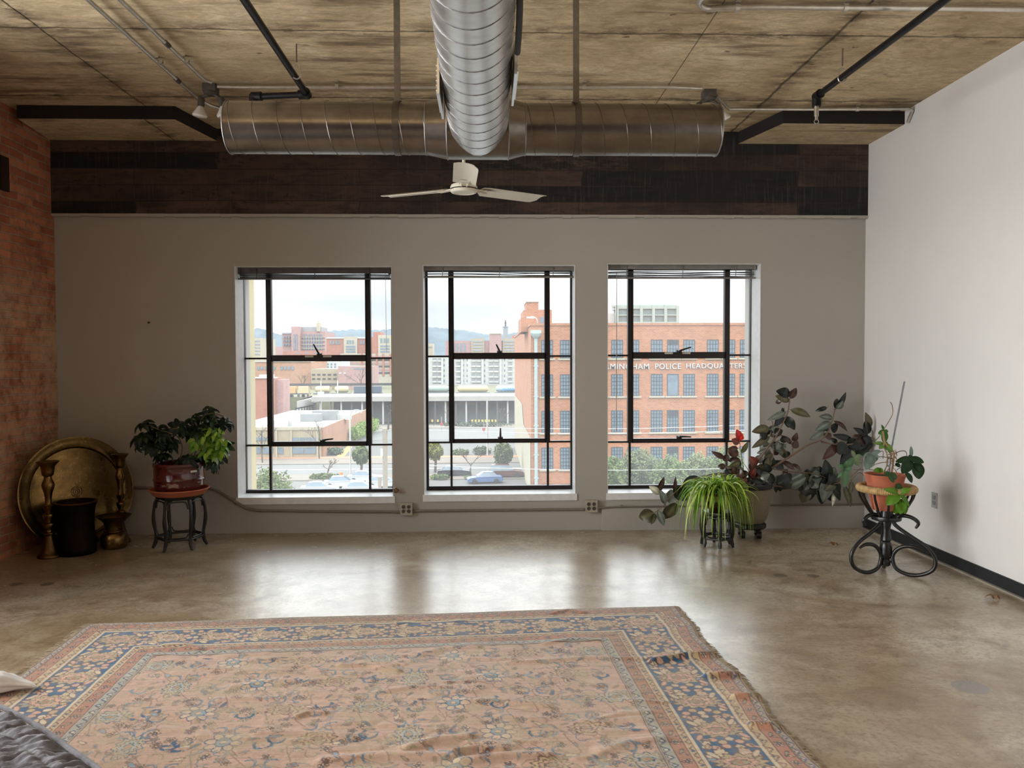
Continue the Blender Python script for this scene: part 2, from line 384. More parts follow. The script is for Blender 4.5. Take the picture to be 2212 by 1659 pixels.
lowh = [((697,952),(.10,0,.012)), ((1081,946),(.0,0,.085)), ((1467,944),(.10,0,-.004))]
for i, (x0, x1, z0, z1) in enumerate(WIN):
    s = SP[i]; xm = (x0+x1)/2; root = tag(empty('window_%d' % (i+1), (xm, YF, z0)), kind='structure')
    X = lambda px: aty(px, 850, YF).x
    Z = lambda py, px=None: aty(px or (s['v'][1]+s['v'][2])/2, py, YF).z
    vx = [X(v) if v else None for v in s['v']]
    if vx[0] is None: vx[0] = x0 + .02
    if vx[3] is None: vx[3] = x1 - .02
    zt = z1; zbm = Z(s['bot'])
    fr = MB(); b = .016; y0, y1 = YF-.02, YF+.03
    fr.box(x0, vx[0]+b, y0, y1, z0, zt); fr.box(vx[3]-b, x1, y0, y1, z0, zt)
    fr.box(x0, x1, y0+.001, y1-.001, z0, zbm+.014); fr.box(x0, x1, y0+.001, y1-.001, zt-.03, zt)
    zl_, zs1, zs2 = Z(s['low'][1]), Z(s['side'][0]), Z(s['side'][1])
    ztk0, ztk1 = Z(s['thick'][1]), Z(s['thick'][0]); zlo0, zlo1 = Z(s['low'][1]), Z(s['low'][0])
    for vxx in (vx[1], vx[2]):
        fr.box(vxx-.019, vxx+.019, y0-.006, y1, zlo0, zt); fr.box(vxx-.009, vxx+.009, y0+.004, y1-.004, z0, zlo0)
    fr.box(vx[0], vx[1], y0+.004, y1-.006, zs1-.008, zs1+.008); fr.box(vx[2], vx[3], y0+.004, y1-.006, zs1-.008, zs1+.008)
    fr.box(vx[0], vx[1], y0+.004, y1-.006, zs2-.008, zs2+.008); fr.box(vx[2], vx[3], y0+.004, y1-.006, zs2-.008, zs2+.008)
    fr.build('window_frame', M_black, root)
    ve = MB()        # opening sash: rails and stiles
    ve.box(vx[1]+.02, vx[2]-.02, y0-.012, y1-.01, ztk0, ztk1); ve.box(vx[1]+.02, vx[2]-.02, y0-.012, y1-.01, zlo0, zlo1)
    for q in (vx[1]+.018, vx[2]-.028): ve.box(q, q+.010, y0-.012, y1-.01, zlo0, zt-.02)
    ve.build('window_sash', M_black, root)
    gx = [vx[0], vx[1], vx[2], vx[3]]
    gz = [[zbm, zs2, zs1, zt-.02], [zbm, zlo1-.01, ztk0+.01, zt-.02], [zbm, zs2, zs1, zt-.02]]
    for a in range(3):
        for k in range(3):
            MB().box(gx[a], gx[a+1], YF+.004, YF+.006, gz[a][k], gz[a][k+1]).build('window_pane', M_glass, root)
    si = MB(); si.box(x0, x1, 0, YF-.02, z0-.02, z0+.004); si.box(x0-.012, x1+.012, -.012, 0, z0-.055, z0+.004)
    si.build('window_sill', M_white, root)
    rv = MB(); e = .004
    rv.box(x0, x0+e, -.003, YF-.02, z0, z1); rv.box(x1-e, x1, -.003, YF-.02, z0, z1); rv.box(x0, x1, -.003, YF-.02, z1-e, z1)
    rv.build('window_reveal', M_white, root)
    for (hp, dv, lab) in ((handles[i]), (lowh[i][0], lowh[i][1], False)):
        p = aty(*hp, YF-.04); h = MB()
        h.obox((p.x, YF-.038, p.z-.006), .022, .012, .018); h.tube([(p.x, YF-.05, p.z-.01), (p.x, YF-.055, p.z+.01)], .018, 10)
        d = Vector(dv); h.tube([(p.x, YF-.056, p.z+.005), Vector((p.x, YF-.07, p.z+.008))+d*.5, Vector((p.x, YF-.075, p.z+.008))+d], [.010,.008,.006], 8)
        h.build('window_handle', M_black, root, True)
        if lab:
            q = MB()
            for sx in (-.085, .075): q.box(p.x+sx-.045, p.x+sx+.03, YF-.034, YF-.031, p.z-.024, p.z-.008)
            q.build('paper_label', M_putty, root)
# rear windows: simple glazed frames
for j, (x0, x1, z0, z1) in enumerate(RW):
    root = tag(empty('window_%d' % (j+4), ((x0+x1)/2, YR-.2, z0)), kind='structure')
    f = MB()
    for q in (x0, (x0+x1)/2-.02, x1-.04): f.box(q, q+.04, YR-.22, YR-.18, z0, z1)
    for q in (z0, (z0+z1)/2, z1-.04): f.box(x0, x1, YR-.219, YR-.181, q, q+.04)
    f.build('window_frame', M_black, root); MB().box(x0, x1, YR-.201, YR-.199, z0, z1).build('window_pane', M_glass, root)
for j, (y0, y1, z0, z1) in enumerate(ADDED_LW):
    root = tag(empty('window_%d' % (j+4), (XL-.2, (y0+y1)/2, z0)), kind='structure')  # unseen window, added to go with the side fill lamps
    f = MB()
    for q in (y0, (y0+y1)/2-.02, y1-.04): f.box(XL-.22, XL-.18, q, q+.04, z0, z1)
    for q in (z0, (z0+z1)/2, z1-.04): f.box(XL-.219, XL-.181, y0, y1, q, q+.04)
    f.build('window_frame', M_black, root); MB().box(XL-.201, XL-.199, y0, y1, z0, z1).build('window_pane', M_glass, root)
# ---- blinds
M_blind = mat('dusty_taupe_blind', rgb(126,120,116), .5, var=.15, scale=12)
M_blindd = mat('dark_blind_slat', rgb(78,70,70), .45, .2, var=.2, scale=12)
for i, (x0, x1, z0, z1) in enumerate(WIN):
    yb = .10; a = [(512,844,577,603), (915,1239,575,599), (1313,1631,572,601)][i]
    X0, X1 = max(x0+.006, aty(a[0], 590, yb).x), min(x1-.006, aty(a[1], 590, yb).x)
    Zt, Zb = min(z1-.006, aty((a[0]+a[1])/2, a[2], yb).z), aty((a[0]+a[1])/2, a[3], yb).z
    lb = ['dark venetian blind pulled up tight at the head of the window nearest the brick wall', 'grey venetian blind bunched at the head of the middle window', 'grey venetian blind with sagging slats drawn up above the window nearest the plants'][i]
    root = thing('window_blind', lb, 'blind', ((X0+X1)/2, yb, Zb), 'venetian blinds pulled up above the windows')
    mm = M_blindd if i == 0 else M_blind
    hr = MB(); hh = (.045, .03, .032)[i]; hr.box(X0, X1, yb-.02, yb+.02, Zt-hh, Zt)
    for q in (X0, X1-.02): hr.box(q, q+.02, yb-.026, yb+.024, Zt-hh-.006, Zt+.002)
    hr.build('headrail', mm, root)
    ns = (7, 4, 6)[i]; zs = np.linspace(Zb+.008, Zt-hh-.01 if i == 0 else Zb+.03+.012*(i), ns)
    for k in range(ns):
        sl = MB(); tilt = (random.random()-.5)*.006; n = 14
        vs = []; 
        for q in range(n+1):
            xx = X0+.004 + (X1-X0-.008)*q/n; sag = .006*sin(pi*q/n*(2 if k % 2 else 3))*(1 if i else .4)
            for yy, zz in ((-.024, 0), (0, .005), (.024, 0)): vs.append((xx, yb+yy, zs[k]+zz+tilt*(q/n-.5)*2+sag*(.3+.1*k)))
        fs = [(q*3+j, (q+1)*3+j, (q+1)*3+j+1, q*3+j+1) for q in range(n) for j in range(2)]
        sl.add(vs, fs); sl.build('slat', mm, root, True)
    MB().box(X0, X1, yb-.022, yb+.022, Zb-.004, Zb+.006).build('bottom_rail', mm, root)
    for fr_ in (.12, .5, .86):
        xx = X0 + (X1-X0)*fr_; MB().tube([(xx, yb-.027, Zt), (xx+.004, yb-.028, (Zt+Zb)/2), (xx, yb-.027, Zb-.006)], .003, 6).build('ladder_cord', mm, root)
    if i != 1:
        pw = aty(*((832.5, 602) if i == 0 else (1332.5, 602)), yb-.03); pe = aty(*((835, 760) if i == 0 else (1331.5, 931)), yb-.03)
        MB().tube([pw+Vector((0,0,.05)), pe], .0035 if i else .0022, 6).build('tilt_wand', mat('clear_plastic_wand', rgb(240,242,240), .2, Transmission_Weight=.6), root, True)
# ================================================================ DUCTS
def m_galv():
    t = NT('galvanised_spiral_sheet'); c = t.coord((1,1,1)); n = t.noise(c, 9, 5, .7); n2 = t.noise(t.coord((1,6,6)), 3, 4)
    t.base(t.ramp(t.math('ADD', t.math('MULTIPLY', n, .5), t.math('MULTIPLY', n2, .5)), [(.3, rgb(196,195,193)), (.7, rgb(232,232,232))]))
    t.set(Metallic=.92); t.rough(t.ramp(n, [(.3, .27), (.7, .34)])); t.bump(n2, .03, .01); return t.m
M_galv = m_galv()  # lit copy: base lightened to carry the main duct's brightness
def m_galv_shade():
    t = NT('shaded_galvanised_sheet'); n = t.noise(t.coord(), 6, 5, .7); t.base(t.ramp(n, [(.3, rgb(112,104,96)), (.7, rgb(140,134,128))])); t.set(Metallic=.95); t.rough(.27); return t.m
M_galv_shade = m_galv_shade()  # same metal as the main duct, with shade put into its colour
M_galvd = mat('darker_galvanised_band', rgb(104,98,92), .35, .9, var=.05)  # darker tone follows the shade painted into the branch duct
M_seam = mat('spiral_lock_seam', rgb(134,132,134), .5, .8, var=.15)
YD = -D + 4.2
RD, RM = .132, .155
z_d = aty(1020, 279, YD).z; xl_d = aty(495, 280, YD).x + .0; xr_d = aty(1549, 279, YD).x
xc = aty(1034, 280, YD).x
t0, t1 = aty(967, 280, YD).x, aty(1098, 280, YD).x        # tee body
t00, t11 = aty(921, 280, YD).x, aty(1134, 280, YD).x       # reducers outer ends
def helix(mb, x0, x1, r, pitch, axis, c, rr=.0035, ph=0., slant=0.):
    # raised lock seam: helix on the duct
    n = int(abs(x1-x0)/pitch*28); pts = []
    for k in range(n+1):
        s = x0+(x1-x0)*k/n; a = 2*pi*(s-x0)/pitch + ph
        if axis == 'x': pts.append((s, c[1]+r*cos(a), c[2]+r*sin(a)))
        else: pts.append((c[0]+r*cos(a), s, c[2]+r*sin(a)))
    mb.tube(pts, rr, 5)
duct = thing('hanging_air_duct', 'galvanised spiral air duct tee hanging below the concrete ceiling', 'duct', (xc, YD, z_d))
RX = Matrix.Rotation(R(90), 3, 'Y'); RYm = Matrix.Rotation(R(90), 3, 'X')
def cyl_x(x0, x1, r0, r1=None, n=64, lip=0):
    m = MB(); r1 = r1 or r0; P = 2; vs = []
    for x, r in ((x0, r0), (x1, r1)):
        for k in range(n):
            a = 2*pi*k/n; vs.append((x, YD+r*cos(a), z_d+r*sin(a)))
    m.add(vs, [(k, (k+1) % n, n+(k+1) % n, n+k) for k in range(n)]); return m
m = cyl_x(xl_d, t00, RD); m.lathe([(0,0),(RD,0),(RD,.0)], (xl_d+.004, YD, z_d), 64, RX); m.build('branch_duct', M_galv_shade, duct, True)
m = cyl_x(t11, xr_d, RD); m.lathe([(0,0),(RD,0)], (xr_d-.004, YD, z_d), 64, RX); m.build('branch_duct', M_galv_shade, duct, True)
m = cyl_x(t0, t1, RM); m.build('tee_body', M_galv_shade, duct, True)
cyl_x(t00, t0, RD, RM).build('reducer', M_galv_shade, duct, True); cyl_x(t1, t11, RM, RD).build('reducer', M_galv_shade, duct, True)
cl = MB()
for x, r in ((t00, RD), (t0, RM), (t1, RM), (t11, RD), (xl_d+.004, RD), (xr_d-.004, RD)):
    MB().ring((x, YD, z_d), r+.0005, .003, 64, 6, Matrix.Rotation(R(90), 3, 'Y')).build('joint_ring', M_seam, duct, True)
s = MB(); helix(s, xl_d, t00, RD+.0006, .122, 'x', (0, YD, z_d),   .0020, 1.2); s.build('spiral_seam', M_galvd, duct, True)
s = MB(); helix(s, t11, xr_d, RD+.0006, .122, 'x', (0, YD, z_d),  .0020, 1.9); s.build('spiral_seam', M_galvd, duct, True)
# main duct toward the viewer and beyond
m = MB(); n = 72; ye = YR+.1; vs = []; xc2 = aty(1020, 4, -D+2.75).x
RMm = RM-.003
SLP = .045
def xm_at(y): return xc + (xc2-xc)*((YD-y)/(YD-(-D+2.75)))
for k in range(n):
    a = 2*pi*k/n; cx, cz = RMm*cos(a), RMm*sin(a)
    yint = YD - math.sqrt(max(0, RM*RM - cz*cz))           # saddle with the tee body
    vs.append((xc+cx, yint, z_d+cz+SLP*(YD-yint)))
for k in range(n):
    a = 2*pi*k/n; vs.append((xm_at(ye)+RMm*cos(a), ye, z_d+RMm*sin(a)+SLP*(YD-ye)))
m.add(vs, [(k, (k+1) % n, n+(k+1) % n, n+k) for k in range(n)]); m.build('main_duct', M_galv, duct, True)
pts = []; pitch = .118; N_ = int((YD-ye)/pitch*30)
for k in range(N_):
    y = YD - .0 - (YD-ye)*k/N_; a = 2*pi*(YD-y)/pitch + 2.2; cz = sin(a)*RM
    if y > YD - math.sqrt(max(0, RM*RM-cz*cz)): 
        continue
    pts.append((xm_at(y)+(RMm+.0008)*cos(a), y, z_d+(RMm+.0008)*sin(a)+SLP*(YD-y)))
s = MB(); s.tube(pts, .0021, 5); s.build('spiral_seam', M_seam, duct, True)
# register grilles on the flanks of the main duct
for (p0, p1, sx, tz) in (((1085,150),(1098,210),1,0), ((962,200),(970,256),-1,0)):
    g = MB(); yA, yB = (YD-1.02, YD-.62) if sx > 0 else (YD-.78, YD-.42)
    xx = xm_at((yA+yB)/2) + sx*(RM+.006)
    g.box(xx-.005, xx+.005, yA, yB, z_d-.075, z_d+.075)
    for q in range(6): g.box(xx-.001 if sx > 0 else xx-.012, xx+.012 if sx > 0 else xx+.001, yA+.03, yB-.03, z_d-.055+q*.021, z_d-.049+q*.021)
    g.build('side_register', M_galv, duct)
cb = MB(); cb.tube([(xm_at(YD-1.9+q*.09)+(RM+.012)*cos(a), YD-1.9+q*.09, z_d+(RM+.012)*sin(a)) for q, a in ((q, .65-.085*q) for q in range(10))], .012, 8)
cb.build('flex_cable', M_black, duct, True)
# flat strap hangers
for px in (858.5, 1244.5):
    x = aty(px, 200, YD).x; hw = 6.6/F*4.2
    h = MB(); h.box(x-hw, x+hw, YD-.003, YD+.003, z_d+RD+.002, ZC-.001); h.box(x-hw*1.4, x+hw*1.4, YD-.02, YD+.02, z_d+RD+.004, z_d+RD+.010)
    vs = []; nn = 48; fs = []
    for k in range(nn):
        a = 2*pi*k/nn
        for q in (-hw, hw): vs.append((x+q, YD+(RD+.0042)*cos(a), z_d+(RD+.0042)*sin(a)))
    for k in range(nn): o = k*2; u = ((k+1) % nn)*2; fs.append((o, o+1, u+1, u))
    t_h = empty('duct_hanger', (x, YD, ZC)); h.build('strap', M_strap, t_h); MB().add(vs, fs).build('saddle_band', M_galvd, t_h, True)
    tag(t_h, 'flat metal strap round the duct branch that points to the %s' % ('brick wall' if px < 1000 else 'painted side wall'), 'hanger', 'strap hangers round the air duct')
# ================================================================ CEILING FAN
YFn = -D + 5.6; hb_ = aty(1002, 405, YFn); M_fan = mat('cream_enamel', rgb(226,220,204), .38, var=.04)
M_band = mat('dark_motor_band', rgb(56,42,36), .4, .3)
fan = thing('ceiling_fan', 'cream three-blade ceiling fan behind the duct, in front of the dark beam', 'fan', (hb_.x, YFn, ZC))
MB().lathe([(.0,0),(.06,0),(.06,-.02),(.035,-.07),(.0,-.07)], (hb_.x, YFn, ZC), 24).build('canopy', M_fan, fan, True)
MB().tube([(hb_.x, YFn, ZC-.05), (hb_.x, YFn, hb_.z+.05)], .011, 12).build('down_rod', M_fan, fan, True)
MB().lathe([(0,.045),(.02,.045),(.024,.032),(.06,.026),(.088,.016),(.095,.002),(.094,-.01)], hb_, 40).build('motor_housing', M_fan, fan, True)
MB().lathe([(.094,-.010),(.0905,-.011),(.0905,-.017),(.094,-.018)], hb_, 40).build('motor_band', M_band, fan, True)
MB().lathe([(.094,-.018),(.095,-.026),(.088,-.036),(.072,-.040),(.070,-.036),(.05,-.037),(0,-.039)], hb_, 40).build('lower_cap', M_fan, fan, True)
for az in (-87, 33, 153):
    a = R(az); d = Vector((cos(a), sin(a), 0)); e = Vector((-sin(a), cos(a), 0)); Rr = .665
    vs = []; N = 14
    for k in range(N+1):
        t = k/N; r = .14 + (Rr-.14)*t; wl, wr = -.080, .076
        if t < .06: wl, wr = -.05, .045
        if k == N: wl, wr = -.080, .045
        if k == N-1: wl, wr = -.080, .072
        for j in range(5):
            q = wl+(wr-wl)*j/4; pitch = -.17; cz = .010*(1-(q/.065)**2)
            p = hb_ + d*r + e*q + Vector((0,0,-.006+q*pitch+cz+.004*t))
            vs += [p, p-Vector((0,0,.004))]
    fs = []
    for k in range(N):
        for j in range(4):
            o = (k*5+j)*2; u = ((k+1)*5+j)*2; fs += [(o,o+2,u+2,u), (o+1,u+1,u+3,o+3)]
        o = k*10; u = o+10; fs += [(o,u,u+1,o+1), (o+8,o+9,u+9,u+8)]
    for j in range(4):
        fs += [(j*2, j*2+1, j*2+3, j*2+2), (N*10+j*2, N*10+j*2+2, N*10+j*2+3, N*10+j*2+1)]
    b = MB().add(vs, fs).build('fan_blade', M_fan, fan, True)
    br = MB(); br.cur = 0
    for q in (-.022, .022): br.tube([hb_+d*.085+e*q*.8+Vector((0,0,-.008)), hb_+d*.20+e*q+Vector((0,0,-.010+q*-.17-.006))], .006, 6)
    br.obox(hb_+d*.20+Vector((0,0,-.009)), .045, .035, .0025, a, 0, 0); br.build('blade_bracket', M_fan, b, True)
# ================================================================ CONDUITS, PIPES, LAMPS
ZK = ZC - .03
def clampn(mb, p, d, r):   # small saddle clamp
    mb.tube([Vector(p)-Vector(d)*.012, Vector(p)+Vector(d)*.012], r*1.5, 10)
    s = Vector(d).cross(Vector((0,0,1))).normalized()*r*2.6; q = Vector(p); q.z = ZC-.0055
    mb.obox(q+s*.6, .014, .014, .004, math.atan2(d[1], d[0]))
def conduit(name, label, pts, r, clamps=(), couplings=(), group='metal conduits clipped under the ceiling', m=M_conduit):
    t = thing(name, label, 'conduit', pts[0], group)
    MB().tube(pts, r, 12).build('conduit_tube', m, t, True)
    for p, d in clamps:
        k = MB(); clampn(k, p, d, r); k.build('clamp', M_conduit, t, True)
    for p, d in couplings:
        MB().tube([Vector(p)-Vector(d)*.03, Vector(p)+Vector(d)*.03], r*1.35, 12).build('coupling', M_boxgrey, t, True)
    return t
# two parallel tubes from the viewer's side to the left lamp
for k, (a, b, cl_, co, lb) in enumerate((((191,0),(427,212),(346,133),(383,173),'thinner-looking outer metal conduit on the ceiling running to the twin lamps, nearest the brick wall'),
                                     ((260,0),(441,172),(403,130),(360,95),'inner metal conduit on the ceiling ending in the box of the left twin lamps'))):
    A, B = atz(*a, ZK), atz(*b, ZK); d = (A-B).normalized(); A2 = B + d*7.0
    cp = atz(*cl_, ZK); ip = atz(*co, ZK)
    pts = [A2, B] if k else [A2, B, B - d*.12 + Vector((.05,0,-.015)), B - d*.16 + Vector((.13,0,-.03))]
    if k: pts += [B + Vector((.03,.05,0))]
    conduit('metal_conduit', lb, pts, .0125, [(cp, d)], [(ip, d)])
# junction boxes with twin flood lamps
M_bulb = mat('frosted_flood_bulb', rgb(225,220,214), .25, var=.03)
def lampset(c, label, aim):
    t = thing('twin_flood_lamp', label, 'lamp', (c.x, c.y, ZC), 'twin flood lamp fixtures on the ceiling')
    MB().obox((c.x, c.y, ZC-.028), .045, .045, .0275).build('junction_box', M_boxgrey, t)
    MB().lathe([(0,-.05),(.05,-.05),(.052,-.062),(.04,-.072),(0,-.075)], (c.x, c.y, ZC), 20).build('cover_plate', M_boxgrey, t, True)
    for s_ in (-1, 1):
        a = Vector((c.x+s_*.02, c.y, ZC-.065)); e = a + Vector((s_*.05, .01, -.035)); dr = Vector((s_*aim[0], aim[1], -1)).normalized()
        arm = MB().tube([a, a+Vector((s_*.04,.01,-.02)), e], .012, 10).build('lamp_arm', M_boxgrey, t, True)
        q = dr.to_track_quat('Z', 'Y').to_matrix()
        MB().lathe([(0,-.034),(.017,-.034),(.023,-.022),(.024,.022),(.025,.03),(.0,.03)], e+dr*.02, 20, q).build('lamp_socket', M_boxgrey, t, True)
        MB().lathe([(.016,.022),(.02,.034),(.036,.062),(.050,.084),(.053,.092),(.046,.104),(.024,.108),(0,.11)], e+dr*.02, 28, q).build('flood_bulb', M_bulb, t, True)
    return t
pL = atz(455, 183, ZC); pR = atz(1531, 196, ZC)
lampset(pL, 'grey twin flood lamp with white bulbs above the duct end by the brick wall', (.15, .1))
lampset(pR, 'grey twin flood lamp half hidden behind the duct end by the painted wall', (.5, .1))
a, b = atz(470, 187, ZK), atz(1516, 191, ZK)
conduit('metal_conduit', 'long metal conduit crossing the ceiling between the two twin flood lamps', [a, atz(520,188,ZK), atz(1450,188,ZK), b], .0125, [(atz(728,186,ZK), Vector((1,0,0))), (atz(1262,187,ZK), Vector((1,0,0)))])
p0, p1 = atz(1545, 224, ZK), atz(1960, 234.5, ZK)
p0 = atz(1575,235.5,ZK)
conduit('metal_conduit', 'metal conduit along the edge of the raised slab, bending at the painted side wall', [pR+Vector((.06,.02,-.03)), p0, atz(1760,236,ZK), p1, p1+Vector((.05,.02,-.01)), Vector((XR-.015, p1.y+.06, ZK-.05)), Vector((XR-.014, p1.y+.09, ZK-.08))], .0125,
        [(atz(1852,235.5,ZK), Vector((1,0,0)))], [(atz(1936,235.5,ZK), Vector((1,0,0)))])
q = [atz(x, y, ZK) for x, y in ((1560,-30),(1530,-14),(1514,0),(1513,10),(1528,18),(1560,17),(1640,15),(1826,16),(2040,17),(2212,20),(2290,22))]
conduit('metal_conduit', 'thick pale conduit with a hooked bend at the top edge beside the painted side wall', bez(q, 4), .0165, [(atz(1592,17,ZK), Vector((1,0,0))), (atz(1826,16,ZK), Vector((1,0,0)))])
# sprinkler pipes
def solve_z(px, pyt, pyb):    # pipe height under the point where its rod meets the ceiling
    T = atz(px, pyt, ZC); lo, hi = ZC-.8, ZC
    for _ in range(40):
        z = (lo+hi)/2; d = Vector((T.x, T.y, z)) - CAM; py = 829.5 - F*d.dot(up)/d.dot(fw)
        if py > pyb: lo = z
        else: hi = z
    return T, z
T1, z1_ = solve_z(640, 95, 160)
A, B, Cc = atz(528, 0, z1_), atz(663, 204, z1_), atz(548, 209, z1_)
d = (A-B).normalized()
sp_ = thing('sprinkler_pipe', 'black sprinkler pipe elbowed sideways above the duct near the twin lamps', 'pipe', B, 'sprinkler pipes under the ceiling')
MB().tube([B+d*5.5, B], .021, 14).build('pipe_run', M_darkpipe, sp_, True)
MB().tube([B, Cc], .021, 14).build('pipe_branch', M_darkpipe, sp_, True)
for pp in (((B, d), (B, (Cc-B).normalized())), ((Cc, (B-Cc).normalized()), (Cc, Vector((0,0,-1))))):
    m = MB()
    for p, e in pp: m.tube([p-e*.012, p+e*.055], .031, 14)
    m.build('pipe_elbow', M_darkpipe, sp_, True)
def sprinkler(P, par):
    s = MB(); s.tube([P, P-Vector((0,0,.075))], .016, 10); s.tube([P-Vector((0,0,.07)), P-Vector((0,0,.1))], .011, 10)
    s.lathe([(0,-.13),(.02,-.13),(.02,-.127),(0,-.127)], P, 14); s.tube([P-Vector((.012,0,.1)), P-Vector((.016,0,.115)), P-Vector((0,0,.128))], .003, 6); s.tube([P-Vector((-.012,0,.1)), P-Vector((-.016,0,.115)), P-Vector((0,0,.128))], .003, 6)
    s.build('sprinkler_head', M_conduit, par, True)
sprinkler(Cc - Vector((0,0,.04)), sp_)
def rod(T, z, par, r):
    m = MB(); m.tube([T, (T.x, T.y, z+.075)], .005, 8); m.build('hanger_rod', M_strap, par, True)
    k = MB(); pts = [(T.x+.026*cos(a), T.y, z+.0+.03*sin(a)+(.03 if sin(a) > .5 else 0)) for a in np.linspace(0, 2*pi, 25)]
    k.tube(pts, .0045, 6); k.build('ring_hanger', M_conduit, par, True)
rod(T1, z1_, sp_, .02)
T2, z2_ = solve_z(1820, 105, 168)
A, B = atz(2042, 0, z2_), atz(1764, 208, z2_); d = (A-B).normalized()
sp2 = thing('sprinkler_pipe', 'black sprinkler pipe slanting toward the raised slab beside the painted side wall', 'pipe', B, 'sprinkler pipes under the ceiling')
MB().tube([B+d*min(5.5, (YR+.5-B.y)/d.y if d.y else 5), B], .021, 14).build('pipe_run', M_darkpipe, sp2, True)
m = MB(); m.tube([B-d*.01, B+d*.06], .031, 14); m.tube([B, B-Vector((0,0,.07))], .03, 14); m.build('pipe_elbow', M_darkpipe, sp2, True)
sprinkler(B-Vector((0,0,.06)), sp2); rod(T2, z2_, sp2, .02)
# ================================================================ WALL FITTINGS
M_rw = mat('painted_raceway', rgb(128,120,108), .55, .2, var=.12, scale=20)
yw = -.016
W = lambda px, py, y=yw: aty(px, py, y)
pts = [Vector((XL+.03, -.7, W(285,1054).z-.0)), Vector((XL+.02, -.05, W(285,1054).z)), W(150,1055), W(285,1054), W(450,1054), W(470,1060), W(532,1098), W(556,1103), W(865,1106)]
cr = thing('surface_conduit', 'painted conduit along the foot of the window wall, stepping down beside the glazed pot', 'conduit', pts[3], 'painted conduit runs low on the window wall')
MB().tube(pts, .011, 10).build('conduit_tube', M_rw, cr, True)
MB().tube([W(506,1083), W(514,1088)], .015, 10).build('coupling', M_rw, cr, True)
c2 = thing('surface_conduit', 'painted conduit between the two outlet boxes low on the window wall', 'conduit', W(1075,1102), 'painted conduit runs low on the window wall')
MB().tube([W(890,1104), W(1262,1100)], .011, 10).build('conduit_tube', M_rw, c2, True)
yc = -.028-.008
c3 = thing('surface_conduit', 'thin conduit running behind the potted plants from the outlet box to the corner', 'conduit', W(1500,1093,yc), 'painted conduit runs low on the window wall')
MB().tube([W(1289,1098,yc-.004), W(1330,1095,yc), Vector((XR-.02, yc, W(1860,1089,yc).z))], .0075, 10).build('conduit_tube', M_rw, c3, True)
MB().tube([W(1340,1094,yc), W(1346,1094,yc)], .012, 10).build('coupling', M_rw, c3, True)
M_plate = mat('worn_outlet_plate', rgb(176,168,155), .45, .2, var=.15, scale=30)
for k, (px, py, lb) in enumerate(((878.5,1097.5,'square metal double outlet box under the gap between the first two windows'), (1276,1091.5,'square metal double outlet box under the wide pier beside the window with plants'))):
    p = W(px, py, 0); o = thing('outlet_box', lb, 'outlet', (p.x, 0, p.z), 'outlet boxes on the window wall')
    h = .051; MB().box(p.x-h, p.x+h, -.045, 0, p.z-h, p.z+h).build('box_body', M_plate, o)
    MB().box(p.x-h-.002, p.x+h+.002, -.0485, -.045, p.z-h-.002, p.z+h+.002).build('cover_plate', M_plate, o)
    for sx in (-.023, .023):
        for sz in (-.019, .019):
            f = MB(); f.lathe([(0,0),(.016,0),(.0165,-.003),(0,-.003)], (p.x+sx, -.0485, p.z+sz), 18, Matrix.Rotation(R(-90), 3, 'X'))
            fo = f.build('socket_face', mat('dark_socket', rgb(70,64,58), .5), o, True)
p = at(2019.5, 1080.5, 0, XR); o = thing('wall_outlet', 'grey duplex outlet on the plain painted side wall', 'outlet', p)
hy, hz = .036, .058
MB().box(XR-.006, XR, p.y-hy, p.y+hy, p.z-hz, p.z+hz).build('outlet_plate', mat('grey_plate', rgb(168,168,168), .4), o)
for sz in (-.02, .02): MB().box(XR-.010, XR-.006, p.y-.017, p.y+.017, p.z+sz-.014, p.z+sz+.014).build('socket_face', mat('grey_socket', rgb(140,140,142), .4), o)
p = W(857, 1059, 0); m = MB(); m.tube([(p.x, 0, p.z), (p.x, -.05, p.z)], .018, 10); m.tube([(p.x,-.05,p.z), (p.x-.012,-.055,p.z+.03)], [.022,.015], 10)
tag(m.build('wall_bracket', mat('worn_brass_knob', rgb(120,96,70), .5, .5), None, True, loc=(p.x,0,p.z)), 'small worn metal bracket on the wall beside the lower corner of the first window', 'bracket')
p = W(322, 697, 0); tag(MB().tube([(p.x, .004, p.z), (p.x, -.012, p.z)], .009, 8).build('wall_hook', M_black, None, True, loc=(p.x,0,p.z)), 'tiny dark peg high on the bare wall above the leafy plant', 'peg')
p = at(6, 375, 0, XL); m = MB(); m.box(XL, XL+.02, p.y-.05, p.y+.05, p.z-.13, p.z+.13)
tag(m.build('mounted_iron_plate', mat('rusty_iron', rgb(46,26,20), .8, .3, var=.3), None, loc=(XL,p.y,p.z)), 'narrow rusty iron plate set high in the brick wall', 'plate')
# ================================================================ LEFT CORNER: BRASS, PLANT STAND
def m_brass(name, c, rough):
    t = NT(name); n = t.noise(t.coord(), 16, 5, .7); n2 = t.noise(t.coord(), 90, 3)
    t.base(t.ramp(n, [(.3, tuple(x*.6 for x in c)), (.6, c)])); t.set(Metallic=1.); t.rough(t.ramp(n, [(.3, rough+.12), (.7, rough)]))
    t.bump(t.math('ADD', n2, n), .15, .004); return t.m
M_brass = m_brass('aged_brass', rgb(124,96,56), .24)
M_brassd = m_brass('dull_brass', rgb(92,70,42), .34)
M_bronze = m_brass('dark_bronze', rgb(36,26,20), .5)
